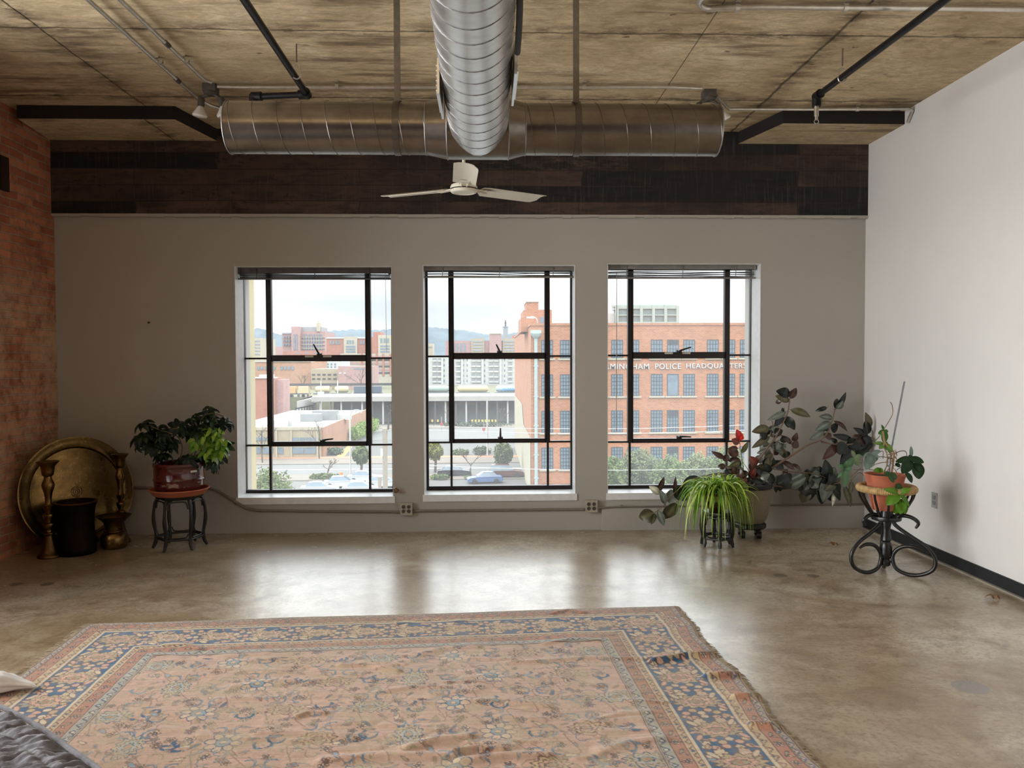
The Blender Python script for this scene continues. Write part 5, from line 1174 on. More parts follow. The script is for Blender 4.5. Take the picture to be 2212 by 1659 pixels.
# thickness: drop skirt on three sides
me = bpy.data.meshes.new('rug_pile')
bt = np.concatenate([idx[::-1,0], idx[0,1:], idx[1:,-1]]); sk = co[bt].copy(); sk[:,2] = .001; n0 = len(co); co2 = np.concatenate([co, sk])
ar = np.arange(len(bt)-1); qs = np.stack([bt[:-1], bt[1:], n0+ar+1, n0+ar], -1); qa = np.concatenate([q, qs]).astype(np.int32)
me.vertices.add(len(co2)); me.vertices.foreach_set('co', co2.ravel()); me.loops.add(qa.size); me.loops.foreach_set('vertex_index', qa.ravel()); me.polygons.add(len(qa)); me.polygons.foreach_set('loop_start', np.arange(0, qa.size, 4, dtype=np.int32)); me.polygons.foreach_set('use_smooth', np.ones(len(qa), dtype=bool)); me.update(calc_edges=True)
colr = IMG.reshape(-1, 3); colr = np.concatenate([colr, colr[bt]*.8]); al = np.ones((len(colr), 1)); ca = me.color_attributes.new('Col', 'FLOAT_COLOR', 'POINT'); ca.data.foreach_set('color', np.concatenate([colr, al], 1).astype(np.float32).ravel())
t = NT('wool_pile'); a = t.N('ShaderNodeVertexColor'); a.layer_name = 'Col'; n = t.noise(t.coord((1,1,1)), 260, 3, .7); n2 = t.noise(t.coord((1,3,1)), 60, 3)
t.base(t.mix(.55, a.outputs['Color'], t.ramp(n, [(.3, (.72,.72,.72)), (.7, (1.22,1.22,1.22))]), 'MULTIPLY')); t.rough(.95); t.set(**{'Specular_IOR_Level': .15}); t.b.inputs['Sheen Weight'].default_value = .25; t.bump(t.math('ADD', n, n2), .5, .004)
me.materials.append(t.m)
rug = thing('floral_rug', 'large faded salmon and blue floral rug with rumpled edges on the concrete floor', 'rug', (pFL.x, pFL.y, 0))
ro = bpy.data.objects.new('rug_pile', me); C.objects.link(ro); ro.parent = rug; ro.location = (-pFL.x, -pFL.y, 0); WL[ro.name] = Vector((0,0,0))
fm = mat('cotton_fringe', rgb(150,134,112), .9, var=.15, scale=60)
rnd = random.Random(2)
for side, col_i in (('R', nx-1), ('L', 0)):
    m = MB(); sg = 1 if side == 'R' else -1
    for j in range(0, ny, 2):
        p = Vector(co[j*nx+col_i].tolist()); L_ = rnd.uniform(.015,.032) if side == 'R' else rnd.uniform(.02,.045); a = rnd.uniform(-.5,.5); e = p + U*sg*L_*cos(a) + V*L_*sin(a); e.z = .003; h = p.lerp(e, .5); h.z = .006+rnd.random()*.006
        p.z = min(p.z, .012); m.tube([p-U*sg*.006, h, e], [.0026,.002,.0012], 3, False)
    m.build('fringe', fm, rug, True)
# ================================================================ BED CORNER
t = NT('grey_quilted_cotton'); c = t.coord(); n = t.noise(t.coord((1,1,1)), 22, 6, .75, .8)
t.base(t.ramp(n, [(.3, rgb(74,71,78)), (.7, rgb(114,112,120))])); t.rough(.9); t.bump(t.noise(t.coord(), 70, 5, .8), .4, .004); t.b.inputs['Sheen Weight'].default_value = .3
zB = .47
E0, E1, E2 = atz(-60,1502,zB), atz(0,1531,zB), atz(205,1659,zB)
edge = [atz(x, y, zB) for x, y in ((-420,1400),(-180,1455),(-40,1512),(30,1543),(95,1580),(150,1620),(200,1655),(240,1692),(300,1770),(380,1900))]
edge = bez(edge, 26)
from mathutils import noise as mnoise
bed = thing('bed', 'corner of a bed under a crinkled slate grey quilted coverlet', 'bed', (edge[78].x, edge[78].y, 0))
NE = len(edge); rows = []
inward = Vector((-1, -.85, 0)).normalized(); rnd = random.Random(6)
ridg = lambda s, d: .010*abs(sin(d*34+s*2))**.5 - .006
vs = []; NI = 130
for i, p in enumerate(edge):
    s = i/NE*4
    for k in range(NI+1):
        if k <= 10: f = (10-k)/10; z = zB - .02 - f*(zB-.06); d = -(.012+.018*f*f)      # drop of the coverlet
        else: d = (k-10)/(NI-10)*1.0; z = zB + .02*(1-math.exp(-d*40)) - .02*math.exp(-d*60)
        q = p + inward*d; dd_ = min(abs((d % .085)-.0), abs((d % .085)-.085))
        wr = .016*mnoise.noise(Vector((s*13, d*16, 1.))) + .011*mnoise.noise(Vector((s*44, d*20, 5.))) + .005*mnoise.noise(Vector((s*90, d*60, 9.)))
        wr *= min(1, dd_/.02*.7+.3); z += (wr - (.006*math.exp(-(dd_/.006)**2) if d > .01 else 0))
        vs.append((q.x+wr*.4*(k <= 10), q.y, z))
fs = [(i*(NI+1)+k, (i+1)*(NI+1)+k, (i+1)*(NI+1)+k+1, i*(NI+1)+k+1) for i in range(NE-1) for k in range(NI)]
MB().add(vs, fs).build('coverlet', t.m, bed, True, sharp=False)
MB().tube([p+Vector((0,0,.004)) for p in edge], .007, 8).build('coverlet_hem', t.m, bed, True)
# white satin bit beyond the bed corner
ws = NT('white_satin'); ws.base(rgb(228,222,218)); ws.rough(.25); ws.b.inputs['Sheen Weight'].default_value = .4
a0 = gp(0, 1512); m = MB(); N = 40; Mm = 36; vs = []; o0 = gp(-90,1499); o1 = gp(74,1499)
for i in range(N+1):
    f = i/N; r = (.062*(1-f**1.7)**.75+.004)*(1+.10*sin(f*13)); c_ = o0.lerp(o1, f) + V*(.015*sin(f*5)); zc = .010 + r*.78 + .012*max(0, f-.7)
    for k in range(Mm):
        a = 2*pi*k/Mm; q = 1+.13*sin(3*a+f*7)+.07*sin(7*a-f*9); p = c_ + V*(r*1.25*q*cos(a)); vs.append((p.x, p.y, max(.018, zc + .008 + r*.78*q*sin(a))))
m.add(vs, [(i*Mm+k, i*Mm+(k+1) % Mm, (i+1)*Mm+(k+1) % Mm, (i+1)*Mm+k) for i in range(N) for k in range(Mm)])
tag(m.build('satin_cloth', ws.m, None, True, loc=a0, sharp=False), 'folded piece of glossy white satin lying on the rug just beyond the bed', 'cloth')
# ================================================================ OUTSIDE
GZ = -14.5
EXT = .85
rgb = lambda r, g, b: tuple(x*EXT for x in lin((r/255, g/255, b/255)))
def Yd(d): return -D + d
def m_brickfar(name, c1, c2, mort, sc=1.):
    t = NT(name); br = t.N('ShaderNodeTexBrick'); br.inputs['Scale'].default_value = 1; br.inputs['Brick Width'].default_value = .45*sc; br.inputs['Row Height'].default_value = .16*sc; br.inputs['Mortar Size'].default_value = .02*sc
    tc = t.N('ShaderNodeTexCoord'); sp = t.N('ShaderNodeSeparateXYZ'); cb = t.N('ShaderNodeCombineXYZ'); t.L(tc.outputs['Object'], sp.inputs[0]); t.L(t.math('ADD', sp.outputs['X'], sp.outputs['Y']), cb.inputs[0]); t.L(sp.outputs['Z'], cb.inputs[1]); t.L(cb.outputs[0], br.inputs['Vector'])
    br.inputs['Color1'].default_value = (*c1,1); br.inputs['Color2'].default_value = (*c2,1); br.inputs['Mortar'].default_value = (*mort,1)
    n = t.noise(t.coord(), .35, 6, .7); col = t.mix(.5, br.outputs['Color'], t.ramp(n, [(.3, (.75,.72,.7)), (.7, (1.25,1.2,1.18))]), 'MULTIPLY'); t.base(col); t.rough(.9); return t.m
BRK = m_brickfar('warehouse_brick', rgb(158,98,64), rgb(178,116,80), rgb(170,138,112))
BRK2 = m_brickfar('orange_brick', rgb(158,112,86), rgb(172,126,98), rgb(168,144,122))
BRK3 = m_brickfar('red_brick', rgb(156,96,78), rgb(166,106,86), rgb(162,126,110))
E_cream = mat('cream_render', rgb(172,164,144), .9, var=.08, scale=.5)
E_white = mat('white_render', rgb(186,186,182), .8, var=.06, scale=.5)
E_tan = mat('tan_panel', rgb(160,148,124), .9, var=.08, scale=.5)
E_grey = mat('grey_panel', rgb(142,144,146), .8, var=.1, scale=.5)
E_palebrick = m_brickfar('haze_paled_brick', rgb(158,122,118), rgb(168,132,126), rgb(166,142,136), 2)  # far brick paled in its colour to stand in for haze
E_dark = mat('dark_siding', rgb(70,68,70), .8, var=.1, scale=.5)
E_glass = mat('tinted_office_glass', rgb(112,128,140), .15, var=.2, scale=.8)
E_frame = mat('grey_steel_sash', rgb(52,60,66), .6)
E_asph = mat('asphalt', rgb(96,95,92), .9, var=.08, scale=.15); E_side = mat('pavement_slab', rgb(116,108,98), .9, var=.08, scale=.3)
E_roofw = mat('white_roof_membrane', rgb(160,158,152), .7, var=.06, scale=.4)
E_trunk = mat('tree_bark', rgb(92,80,70), .9, var=.2, scale=3); E_grass = mat('winter_grass', rgb(96,94,68), .95, var=.15, scale=.6)
E_steel = mat('painted_steelwork', rgb(92,94,98), .6, var=.1); E_pole = mat('weathered_pole', rgb(150,140,126), .8, var=.1)
E_white2 = mat('white_car_paint', rgb(200,204,208), .25, var=.02); E_tyre = mat('tyre_rubber', rgb(40,40,42), .8)
struct('ground_street', MB().box(-700, 900, 1.5, 2500, GZ-1, GZ), E_asph)
# facade piers of this building beside the outer windows
for k, (pa, pb, yy) in enumerate(((535,551,.42), (1610,1622,.42))):
    xo = aty(pa, 800, .95).x if k == 0 else aty(pb, 800, .6).x; xi = aty(pb, 800, .95).x if k == 0 else aty(pa, 800, .95).x
    x0, x1 = (WIN[0][0]-.5, xi) if k == 0 else (xi, WIN[2][1]+.5)
    m = MB(); m.box(x0, x1, TW, .95, GZ, 6)
    M_pier = mat('cream_stone_pier', rgb(206,192,150), .9, var=.06, scale=2)
    struct('wall_pier_%s' % ('left' if k == 0 else 'right'), m, M_pier)
struct('wall_outer', MB().box(-12, 12, TW-.02, TW, GZ, -.3), E_cream)
# --- brick headquarters ----------------------------------------------------
dH = 92; YH = Yd(dH)
HX = lambda px: aty(px, 832, YH).x
HZ = lambda py: aty(1400, py, YH).z
xH0 = HX(1147); zHt = HZ(703)
hq = thing('brick_office_building', 'large orange brick building with steel sash windows and white lettering across the street', 'building', (xH0+20, YH, GZ))
m = MB(); z5 = HZ(934); m.box(xH0, xH0+62, YH, YH+52, GZ, zHt); m.build('brick_wall', BRK, hq)
m = MB(); m.box(xH0-.08, xH0+62.1, YH-.10, YH+52, zHt, zHt+.28); m.build('parapet_coping', BRK, hq)
MB().add([(xH0-.06,YH+.3,GZ),(xH0-.06,YH+52,GZ),(xH0-.06,YH+52,z5+2.2),(xH0-.06,YH+22,z5+2.2),(xH0-.06,YH+18,z5-.4),(xH0-.06,YH+.3,z5-.6)], [(0,1,2,3,4,5)]).build('painted_side_panel', E_cream, hq)
# stair tower on the roof
m = MB(); yt = YH+6; 
def tz(py): return aty(1150, py, yt).z
def tx(px): return aty(px, 700, yt).x
m.box(tx(1126), tx(1192), yt, yt+9, zHt-.5, tz(686)); m.box(tx(1131), tx(1192), yt+.01, yt+8, zHt-.5, tz(670)); m.box(tx(1138), tx(1163), yt+.005, yt+6, zHt-.5, tz(653)); m.box(tx(1163), tx(1191), yt+.02, yt+6, zHt-.5, tz(669))
m.build('stair_tower', BRK, hq)
MB().box(tx(1137), tx(1164), yt-.1, yt+6.1, tz(653), tz(651.5)).build('tower_coping', E_tan, hq)
MB().box(tx(1166), tx(1175), yt-.05, yt+.05, tz(701), tz(685)).build('tower_window', E_glass, hq)
q = [(tx(1157), yt-3, tz(702)), (tx(1156), yt-3.2, tz(695)), (tx(1151), yt-3.4, tz(689)), (tx(1143), yt-3.6, tz(688))]
k_ = MB(); k_.tube(bez(q, 5), .10, 8); k_.obox((tx(1142.5), yt-3.6, tz(689.5)), .45, .3, .12); k_.build('roof_lamp', E_white, hq, True)
# rainwater hopper and drainpipe
xh = HX(1157.5); m = MB(); m.tube([(xh, YH-.35, HZ(728)), (xh, YH-.35, HZ(1075))], .20, 10); 
for py in (790, 855, 918, 980, 1030): m.box(xh-.26, xh+.26, YH-.5, YH, HZ(py)-.08, HZ(py)+.08)
m.build('drainpipe', mat('pale_green_pipe', rgb(158,172,170), .5), hq, True)
m = MB(); m.box(xh-.6, xh+.6, YH-.8, YH, HZ(720), HZ(713)); m.lathe([(.2,HZ(731)-0),(.55,HZ(724)),(.6,HZ(720))], (xh, YH-.4, 0), 12); m.build('hopper_head', mat('pale_green_hopper', rgb(168,182,178), .5), hq, True)
# windows
colX = []
for px in (1169.5, 1210, 1250.5, 1285.5, 1320.5, 1355.5, 1406, 1441, 1476, 1527, 1562.5, 1598, 1649, 1684, 1719): colX.append(px)
rows = [(734,773.5),(808,855.5),(886,933.5),(965,1012.5),(1044,1091)]
def sash(w, h, nx_, nz_, vent=False):
    f = MB(); b = .07; y0, y1 = -.02, .10
    f.box(-w/2, w/2, y0, y1, 0, b); f.box(-w/2, w/2, y0, y1, h-b, h); f.box(-w/2, -w/2+b, y0, y1, b, h-b); f.box(w/2-b, w/2, y0, y1, b, h-b)
    for i in range(1, nx_): x = -w/2+w*i/nx_; f.box(x-.035, x+.035, y0+.02, y1-.03, b, h-b)
    for j in range(1, nz_): z = h*j/nz_; f.box(-w/2+b, w/2-b, y0+.02, y1-.03, z-.035, z+.035)
    if vent:
        for j in range(5): z = h*(.72+.05*j); f.box(-w/2+b, w/2-b, y0, y1-.02, z, z+h*.035)
    return f
ww = HX(1345.4)-HX(1320.5); protos = {}
for ri, (ya, yb) in enumerate(rows):
    hh = HZ(ya)-HZ(yb)
    for ci, px in enumerate(colX):
        v = ci in (7,) ; plain = v and ri == 1
        key = (ri == 0, v, plain)
        xw = HX(px)+ww/2; zw = HZ(yb)
        if key not in protos:
            f = (sash(ww, hh, 1, 1) if plain else sash(ww, hh, 4, 6 if ri else 4, v)).build('sash_window', E_frame, hq, loc=(0,0,0))
            g = MB().box(-ww/2+.02, ww/2-.02, .03, .05, .02, hh-.02).build('window_glazing', E_glass, f, loc=(0,0,0)); g.location = (0,0,0)
            s_ = MB().box(-ww/2-.25, ww/2+.25, -.12, .05, -.20, 0).build('stone_sill', E_cream, f, loc=(0,0,0)); s_.location = (0,0,0)
            protos[key] = (f, g, s_)
        else:
            f0, g0, s0 = protos[key]; f = f0.copy(); C.objects.link(f)
            for o_ in (g0, s0): oo = o_.copy(); C.objects.link(oo); oo.parent = f
        f.location = Vector((xw, YH-.05, zw)) - WL[hq.name]
# lettering
def word(txt, pxa, pxb, pyt, pyb):
    cu = bpy.data.curves.new('lettering', 'FONT'); cu.body = txt; cu.extrude = .06; cu.offset = .003; cu.size = 1; cu.space_character = 1.12
    o = bpy.data.objects.new('lettering', cu); C.objects.link(o); bpy.context.view_layer.update()
    me = bpy.data.meshes.new_from_object(o.evaluated_get(bpy.context.evaluated_depsgraph_get())); bpy.data.objects.remove(o)
    n = len(me.vertices); a = np.zeros(n*3); me.vertices.foreach_get('co', a); a = a.reshape(-1,3)
    lo, hi = a.min(0), a.max(0); a = (a-lo)/(hi-lo)
    xa, xb = HX(pxa), HX(pxb); za, zb2 = HZ(pyb), HZ(pyt)
    b = np.zeros_like(a); b[:,0] = xa+(xb-xa)*a[:,0]; b[:,1] = YH-.16+.12*(1-a[:,2]); b[:,2] = za+(zb2-za)*a[:,1]
    b -= np.array(WL[hq.name]); me.vertices.foreach_set('co', b.ravel()); me.update(); me.materials.clear(); me.materials.append(E_white)
    w_ = bpy.data.objects.new('lettering', me); C.objects.link(w_); w_.parent = hq
word('BIRMINGHAM', 1291, 1401.5, 785.5, 797.5); word('POLICE', 1415, 1470, 785.5, 797.5); word('HEADQUARTERS', 1482, 1611, 785.5, 798)
# rooftop chiller
yc_ = YH+7; cz = lambda py: aty(1400, py, yc_).z; cxx = lambda px: aty(px, 680, yc_).x
ch = thing('rooftop_chiller', 'long grey-green cooling unit with round fans on the brick building roof', 'chiller', (cxx(1397), yc_, zHt+.28))
M_ch = mat('pale_green_enamel', rgb(148,160,152), .5, var=.05); M_fin = mat('dark_cooling_fin', rgb(112,122,120), .6)
z0c, z1c = zHt+.5, cz(661); xa, xb = cxx(1333), cxx(1464)
MB().box(xa, xb, yc_, yc_+4, z1c-.35, z1c).build('top_deck', M_ch, ch)
MB().box(xa+.2, xb-.2, yc_+.2, yc_+3.8, z0c, z1c-.35).build('coil_bank', M_fin, ch)
MB().box(xa, xb, yc_-.05, yc_+4, zHt+.281, z0c+.25).build('base_rail', M_ch, ch)
for k in range(6):
    x = xa+(xb-xa)*k/5; MB().box(x-.18, x+.18, yc_-.08, yc_+.25, z0c, z1c).build('corner_post', M_ch, ch)
MB().box(xa, xb, yc_-.06, yc_+.1, (z0c+z1c)/2-.08, (z0c+z1c)/2+.04).build('mid_rail', M_ch, ch)
for k in range(5): x = xa+(xb-xa)*(k+.5)/5; MB().lathe([(0,z1c),(1.15,z1c),(1.15,z1c+.22),(1.0,z1c+.3),(0,z1c+.25)], (x, yc_+2, 0), 20).build('fan_cowl', M_ch, ch, True)
m = MB(); x = cxx(1316); m.box(cxx(1313), cxx(1330), yc_+1, yc_+3, zHt+.281, cz(676)); m.build('service_box', E_white, ch)
# --- generic far blocks --------------------------------------------------------
def block(name, label, d, pxa, pxb, pyt, mt_, pyb=None, depth=20, cat='building', group=None):
    Y = Yd(d); pc = (pxa+pxb)/2; x0, x1 = aty(pxa, (pyt), Y).x, aty(pxb, pyt, Y).x; z1 = aty(pc, pyt, Y).z; z0 = GZ if pyb is None else aty(pc, pyb, Y).z
    t = thing(name, label, cat, ((x0+x1)/2, Y, z0), group); MB().box(x0, x1, Y, Y+depth, z0, z1).build('outer_wall', mt_, t); return t, Y
def part_box(t, nm, Y, pxa, pxb, pyt, pyb, mt_, dy=.3, depth=None):
    pc = (pxa+pxb)/2; x0, x1 = aty(pxa, pyt, Y).x, aty(pxb, pyt, Y).x; z1, z0 = aty(pc, pyt, Y).z, aty(pc, pyb, Y).z
    return MB().box(x0, x1, Y-dy, Y+(depth if depth is not None else .2), z0, z1).build(nm, mt_, t)
def win_grid(t, Y, xs_, ys_, w, h, mt_, nm='window', dy=.12):
    for x in xs_:
        for y in ys_: part_box(t, nm, Y, x, x+w, y, y+h, mt_, dy)
# window 1 view: red block beside the viewer's side
t, Y = block('brick_block', 'tall blank red brick block seen at the edge of the first window', 182.5, 500, 592, 817, BRK3, depth=8)
MB().box(aty(592,850,Yd(182.5)).x, aty(612,850,Yd(184)).x, Yd(184), Yd(190), GZ, aty(600,820,Yd(184)).z).build('side_wing', E_palebrick, t)
part_box(t, 'rooftop_plant', Y, 554, 578, 810, 819, E_white, -2, 6); part_box(t, 'coping', Y, 500, 592, 815, 817.5, E_white, .3, 3)
# low white-roofed building with sloping side wall
dL = 131; YL = Yd(dL); zL = aty(640, 929, YL).z
x0, x1 = aty(470, 929, YL).x, aty(693, 929, YL).x
lb = thing('low_commercial_building', 'long low pale building with white roof and brick side wall beyond the street', 'building', (x0+15, YL, GZ))
MB().box(x0, x1, YL, YL+50, GZ, zL).build('rendered_wall', E_tan, lb); MB().box(x0, x1-.3, YL+.3, YL+49.7, zL, zL+.12).build('flat_roof', E_roofw, lb)
MB().box(x1, x1+.3, YL+.5, YL+52, GZ, zL+.35).build('brick_side_wall', BRK2, lb); MB().box(x0, x1, YL-.15, YL+.4, zL, zL+.5).build('front_parapet', E_cream, lb)
for xa_, xb_ in ((553,572),(575,590),(632,645),(648,658),(661,671),(674,684)): part_box(lb, 'upper_window', YL, xa_, xb_, 945, 952, E_glass, .12)
for xa_, xb_ in ((553,563),(566,590),(600,612),(632,656),(658,682)): part_box(lb, 'shop_window', YL, xa_, xb_, 966, 980, E_glass, .12)
for xa_ in (596, 628, 684): part_box(lb, 'pilaster', YL, xa_, xa_+3, 930, 988, E_cream, .25)
for px, py, s in ((598,918,2.2),(620,916,1.6),(645,920,1.5),(670,906,2.6),(700,903,3.2),(742,902,1.8)):
    p = atz(px, py+5, zL+.12); MB().box(p.x-s*.7, p.x+s*.7, p.y, p.y+s*.9, zL+.12, zL+.12+s*.55).build('roof_unit', E_grey if s > 2.4 else E_white, lb)
# dark warehouse with white roof, angled
tW = thing('dark_warehouse', 'dark walled warehouse with a white roof behind the low pale building', 'building', atz(640,905,GZ))
a, b, c, d_ = aty(634,881,Yd(191.5)), aty(674,869,Yd(206)), aty(674,855,Yd(221)), aty(634,862,Yd(216))
a.x = d_.x = aty(612,850,Yd(184)).x + .8
zr = -10.2
P0, P1, P2, P3 = [Vector((v.x, v.y, 0)) for v in (a, b, c, d_)]
def pris(pl, z0, z1): n = len(pl); return MB().add([(p.x,p.y,z0) for p in pl]+[(p.x,p.y,z1) for p in pl], [tuple(range(n)), tuple(range(2*n-1,n-1,-1))]+[(i, i+n, (i+1) % n+n, (i+1) % n) for i in range(n)])
zA = a.z; pris([P0,P1,P2,P3], GZ, zA-.0).build('dark_wall', E_dark, tW); o_ = (P1-P0).normalized(); n_ = Vector((o_.y, -o_.x, 0)); 
pris([P0+n_*.5, P1+n_*.5, P2, P3], zA, zA+1.6).build('white_fascia', E_roofw, tW)
for k in range(6):
    p = P0.lerp(P1, .10+.16*k)+n_*.1; MB().obox((p.x, p.y, zA-2.1), .45, .15, 1.7, math.atan2(o_.y, o_.x)).build('tall_window', E_white, tW)
# station canopy
dS = 200; YS = Yd(dS)
zc0, zc1 = aty(1030, 865, YS).z, aty(1030, 855, YS).z
xs0, xs1 = aty(676, 860, YS).x, aty(1180, 860, YS).x
sta = thing('station_canopy', 'long low station building under a continuous white flat canopy on thin posts', 'station', ((xs0+xs1)/2, YS, GZ))
MB().box(xs0, xs1, YS-2, YS+16, zc0, zc1).build('canopy_roof', E_roofw, sta)
MB().box(xs0+4, xs1-2, YS+6, YS+14, GZ, zc0).build('station_wall', E_grey, sta)
for k in range(22): x = xs0+2+(xs1-xs0-4)*k/21; MB().tube([(x, YS-1, GZ), (x, YS-1, zc0)], .22, 8).build('canopy_post', E_steel if k % 2 else E_white, sta, True)
for pxa, pxb, mt_ in ((930,948,E_tan),(952,970,E_tan),(984,1000,E_tan),(1006,1031,E_tan),(1038,1048,E_tan)): part_box(sta, 'tan_clerestory', YS+5.7, pxa, pxb, 869, 874.5, E_tan, .1)  # clerestory strip in plain tan
for k in range(10): x0_ = 1004+k*7.2 if k > 1 else 932+k*12; part_box(sta, 'yellow_panel', YS-3, x0_, x0_+3.6, 906.5, 911.5, mat('yellow_stripe', rgb(196,176,84), .7), .1)
# railway: embankment, overhead beam, wagons
dT = 262; YT = Yd(dT); zt0 = aty(1030, 850, YT).z; xe0, xe1 = aty(560, 850, YT).x, aty(1200, 850, YT).x
struct('ground_embankment', MB().box(xe0-20, xe1+20, YT-3, YT+25, GZ, zt0-.9), E_grass)
M_wag = [mat('wagon_pale_green', rgb(148,160,152), .6), mat('wagon_cream', rgb(186,172,134), .6), mat('wagon_pale_blue', rgb(160,178,188), .6), mat('wagon_dark_blue', rgb(70,84,100), .6), mat('wagon_orange', rgb(190,150,100), .6)]
wags = [(612,640,4,'orange hopper wagon on the railway near the red brick block',4),(646,668,1,'cream wagon following the orange one on the railway',0),(680,717,1,'long cream tank wagon behind the first window pane centre',1),(722,755,1,'second cream tank wagon seen through the first window',1),(766,792,3,'dark blue gondola wagon on the railway',0),(798,824,3,'second dark blue gondola wagon, close to the window edge',0),
        (905,972,0,'pale green tank wagon at the near end of the middle window view',1),(987,1056,1,'cream tank wagon in the middle of the middle window view',1),(1070,1126,2,'pale blue tank wagon with blue graffiti next to the brick building',1)]
for pxa, pxb, mi, lab, tank in wags:
    xa_, xb_ = aty(pxa, 845, YT).x, aty(pxb, 845, YT).x; zt1 = aty(1030, 834.5, YT).z
    t = thing('railway_wagon', lab, 'railway wagon', ((xa_+xb_)/2, YT, zt0-.9), 'railway wagons in a train')
    if tank == 1: r = (zt1-zt0-.2)/2; zc_ = zt0+.5+r; MB().lathe([(0,xa_+.2),(r*.7,xa_+.3),(r,xa_+.9),(r,xb_-.9),(r*.7,xb_-.3),(0,xb_-.2)], (0, YT, zc_), 20, Matrix(((0,0,1),(0,1,0),(1,0,0)))).build('tank', M_wag[mi], t, True)
    else: MB().box(xa_, xb_, YT-1.4, YT+1.4, zt0+.4, zt1+.2).build('wagon_body', M_wag[mi], t)
    MB().box(xa_-.3, xb_+.3, YT-1.2, YT+1.2, zt0, zt0+.4).build('underframe', E_steel, t)
    for x in (xa_+1.5, xa_+3.2, xb_-3.2, xb_-1.5): MB().lathe([(0,-.1),(.45,-.1),(.45,.1),(0,.1)], (x, YT-1.2, zt0-.42), 14, Matrix.Rotation(R(90), 3, 'X')).build('wheel', E_dark, t, True)
    if mi == 2:
        m = MB(); rg = random.Random(4)
        for k in range(16): x = xa_+2.4+k*.32; m.tube([(x, YT-1.75, zt0+.75+rg.random()*.4), (x+.3*rg.uniform(-1,1), YT-1.78, zt0+1.3), (x+.2, YT-1.75, zt0+1.5+rg.random()*.4)], .09, 5)
        m.build('graffiti', mat('blue_spray_paint', rgb(60,140,196), .6), t)
dO = 232; YO = Yd(dO); ob = thing('overhead_walkway', 'thin dark overhead steel beam on posts in front of the wagons, first window', 'walkway', (aty(730,832,YO).x, YO, GZ))
a, b = aty(612,831,YO), aty(852,831,YO); MB().box(a.x, b.x, YO-.3, YO+.3, a.z-.35, a.z+.35).build('steel_beam', E_dark, ob)
for px in (668, 713, 758, 802, 848): x = aty(px, 840, YO).x; MB().tube([(x, YO, GZ), (x, YO, a.z)], .2, 8).build('steel_post', E_tan, ob, True)
# mid-distance blocks, first window
t, Y = block('brick_office_block', 'wide orange brick block with square windows behind the railway, first window', 400, 500, 672, 781, BRK2, depth=40)
for x in (544,556,564,573,582,590,606,614,622,630): part_box(t, 'window', Y, x, x+5, 791.5, 799, E_glass, .3)
part_box(t, 'roof_edge', Y, 500, 672, 780, 782, E_white, .4, 10)
t, Y = block('cream_office_block', 'low cream block with a row of small dark windows behind the railway', 395, 672, 730, 797, E_tan, depth=30); win_grid(t, Y, (674,685,696.5,708,720), (807.5,816.5), 7, 4, E_dark)
t, Y = block('white_office_building', 'white block with a regular grid of windows rising behind the cream block', 470, 675, 737, 770, E_white, depth=30); win_grid(t, Y, (683,691,699,706.5,714,722), (785,791), 4, 4, E_glass)
t, Y = block('plain_brick_shed', 'plain haze-paled brick shed with few openings behind a bare tree', 385, 730, 800, 791, E_palebrick, depth=30); win_grid(t, Y, (732,742), (804.5,), 5, 3, E_white); win_grid(t, Y, (764,), (795,), 24, 3, E_glass)
t, Y = block('banded_office_building', 'pale building with horizontal window bands at the far edge of the first window', 560, 530, 562, 730, E_cream, depth=40)
for y in (735,742,749,756,763): part_box(t, 'window_band', Y, 530, 562, y, y+3, E_grey, .3)
t, Y = block('small_brick_house', 'small haze-paled brick building squeezed between the banded one and the hospital', 640, 563, 590, 748, E_palebrick, depth=30); win_grid(t, Y, (567,575,582), (752,758), 3, 3, E_glass)
# hospital complex
t, Y = block('hospital_tower', 'tall haze-paled brick hospital with stepped wings and a small roof turret on the skyline', 900, 631, 702, 716, E_palebrick, depth=60)
part_box(t, 'stepped_wing', Y, 608, 632, 721, 765, E_palebrick, -3, 50); part_box(t, 'wing_roof', Y, 608, 632, 718.5, 721.5, E_grey, -2, 50); part_box(t, 'centre_block', Y, 632, 650, 706, 765, E_palebrick, 6, 40)
part_box(t, 'pitched_roof', Y, 650, 692, 706, 716.5, E_grey, -4, 40); part_box(t, 'roof_turret', Y, 684.5, 690.5, 698, 716, E_cream, 2, 8); part_box(t, 'turret_mast', Y, 686.8, 688.2, 693, 698, E_cream, 0, 4)
for x in (637,642.5,655,660.5,666,671.5,677,682.5,688,693.5): 
    part_box(t, 'window_bay', Y, x, x+2.6, 722, 756, E_glass, 7 if x < 650 else 1)
for y in (728,736,744,752): part_box(t, 'pale_band', Y, 651, 702, y, y+1.2, E_cream, 1.4)
win_grid(t, Y, (611,617,623), (726,734,742), 3, 4, E_glass, dy=-2.4)
t, Y = block('low_brick_wing', 'long low brick wing in front of the hospital tower', 840, 596, 702, 758, BRK3, depth=30); win_grid(t, Y, (640,660,680), (761,), 6, 3, E_glass)
t, Y = block('medical_building', 'red brick medical building with white framed bays beyond the first window', 640, 705, 794, 731, BRK3, depth=40)
for xa_ in (748, 760): pass
part_box(t, 'white_bay', Y, 743, 772, 727, 765, E_cream, 1.2, 5); part_box(t, 'upper_band', Y, 705, 794, 728.5, 731.5, E_white, .6, 10)
for x in (749.5,755,761): part_box(t, 'window', Y, x, x+4, 735, 743, E_glass, 1.4)
for y in (747,752.5,758): part_box(t, 'window_band', Y, 748, 768, y, y+3.5, E_glass, 1.4)
for x in (713,719,725,731,778,784): part_box(t, 'window', Y, x, x+3.5, 736, 744, E_glass, .4)
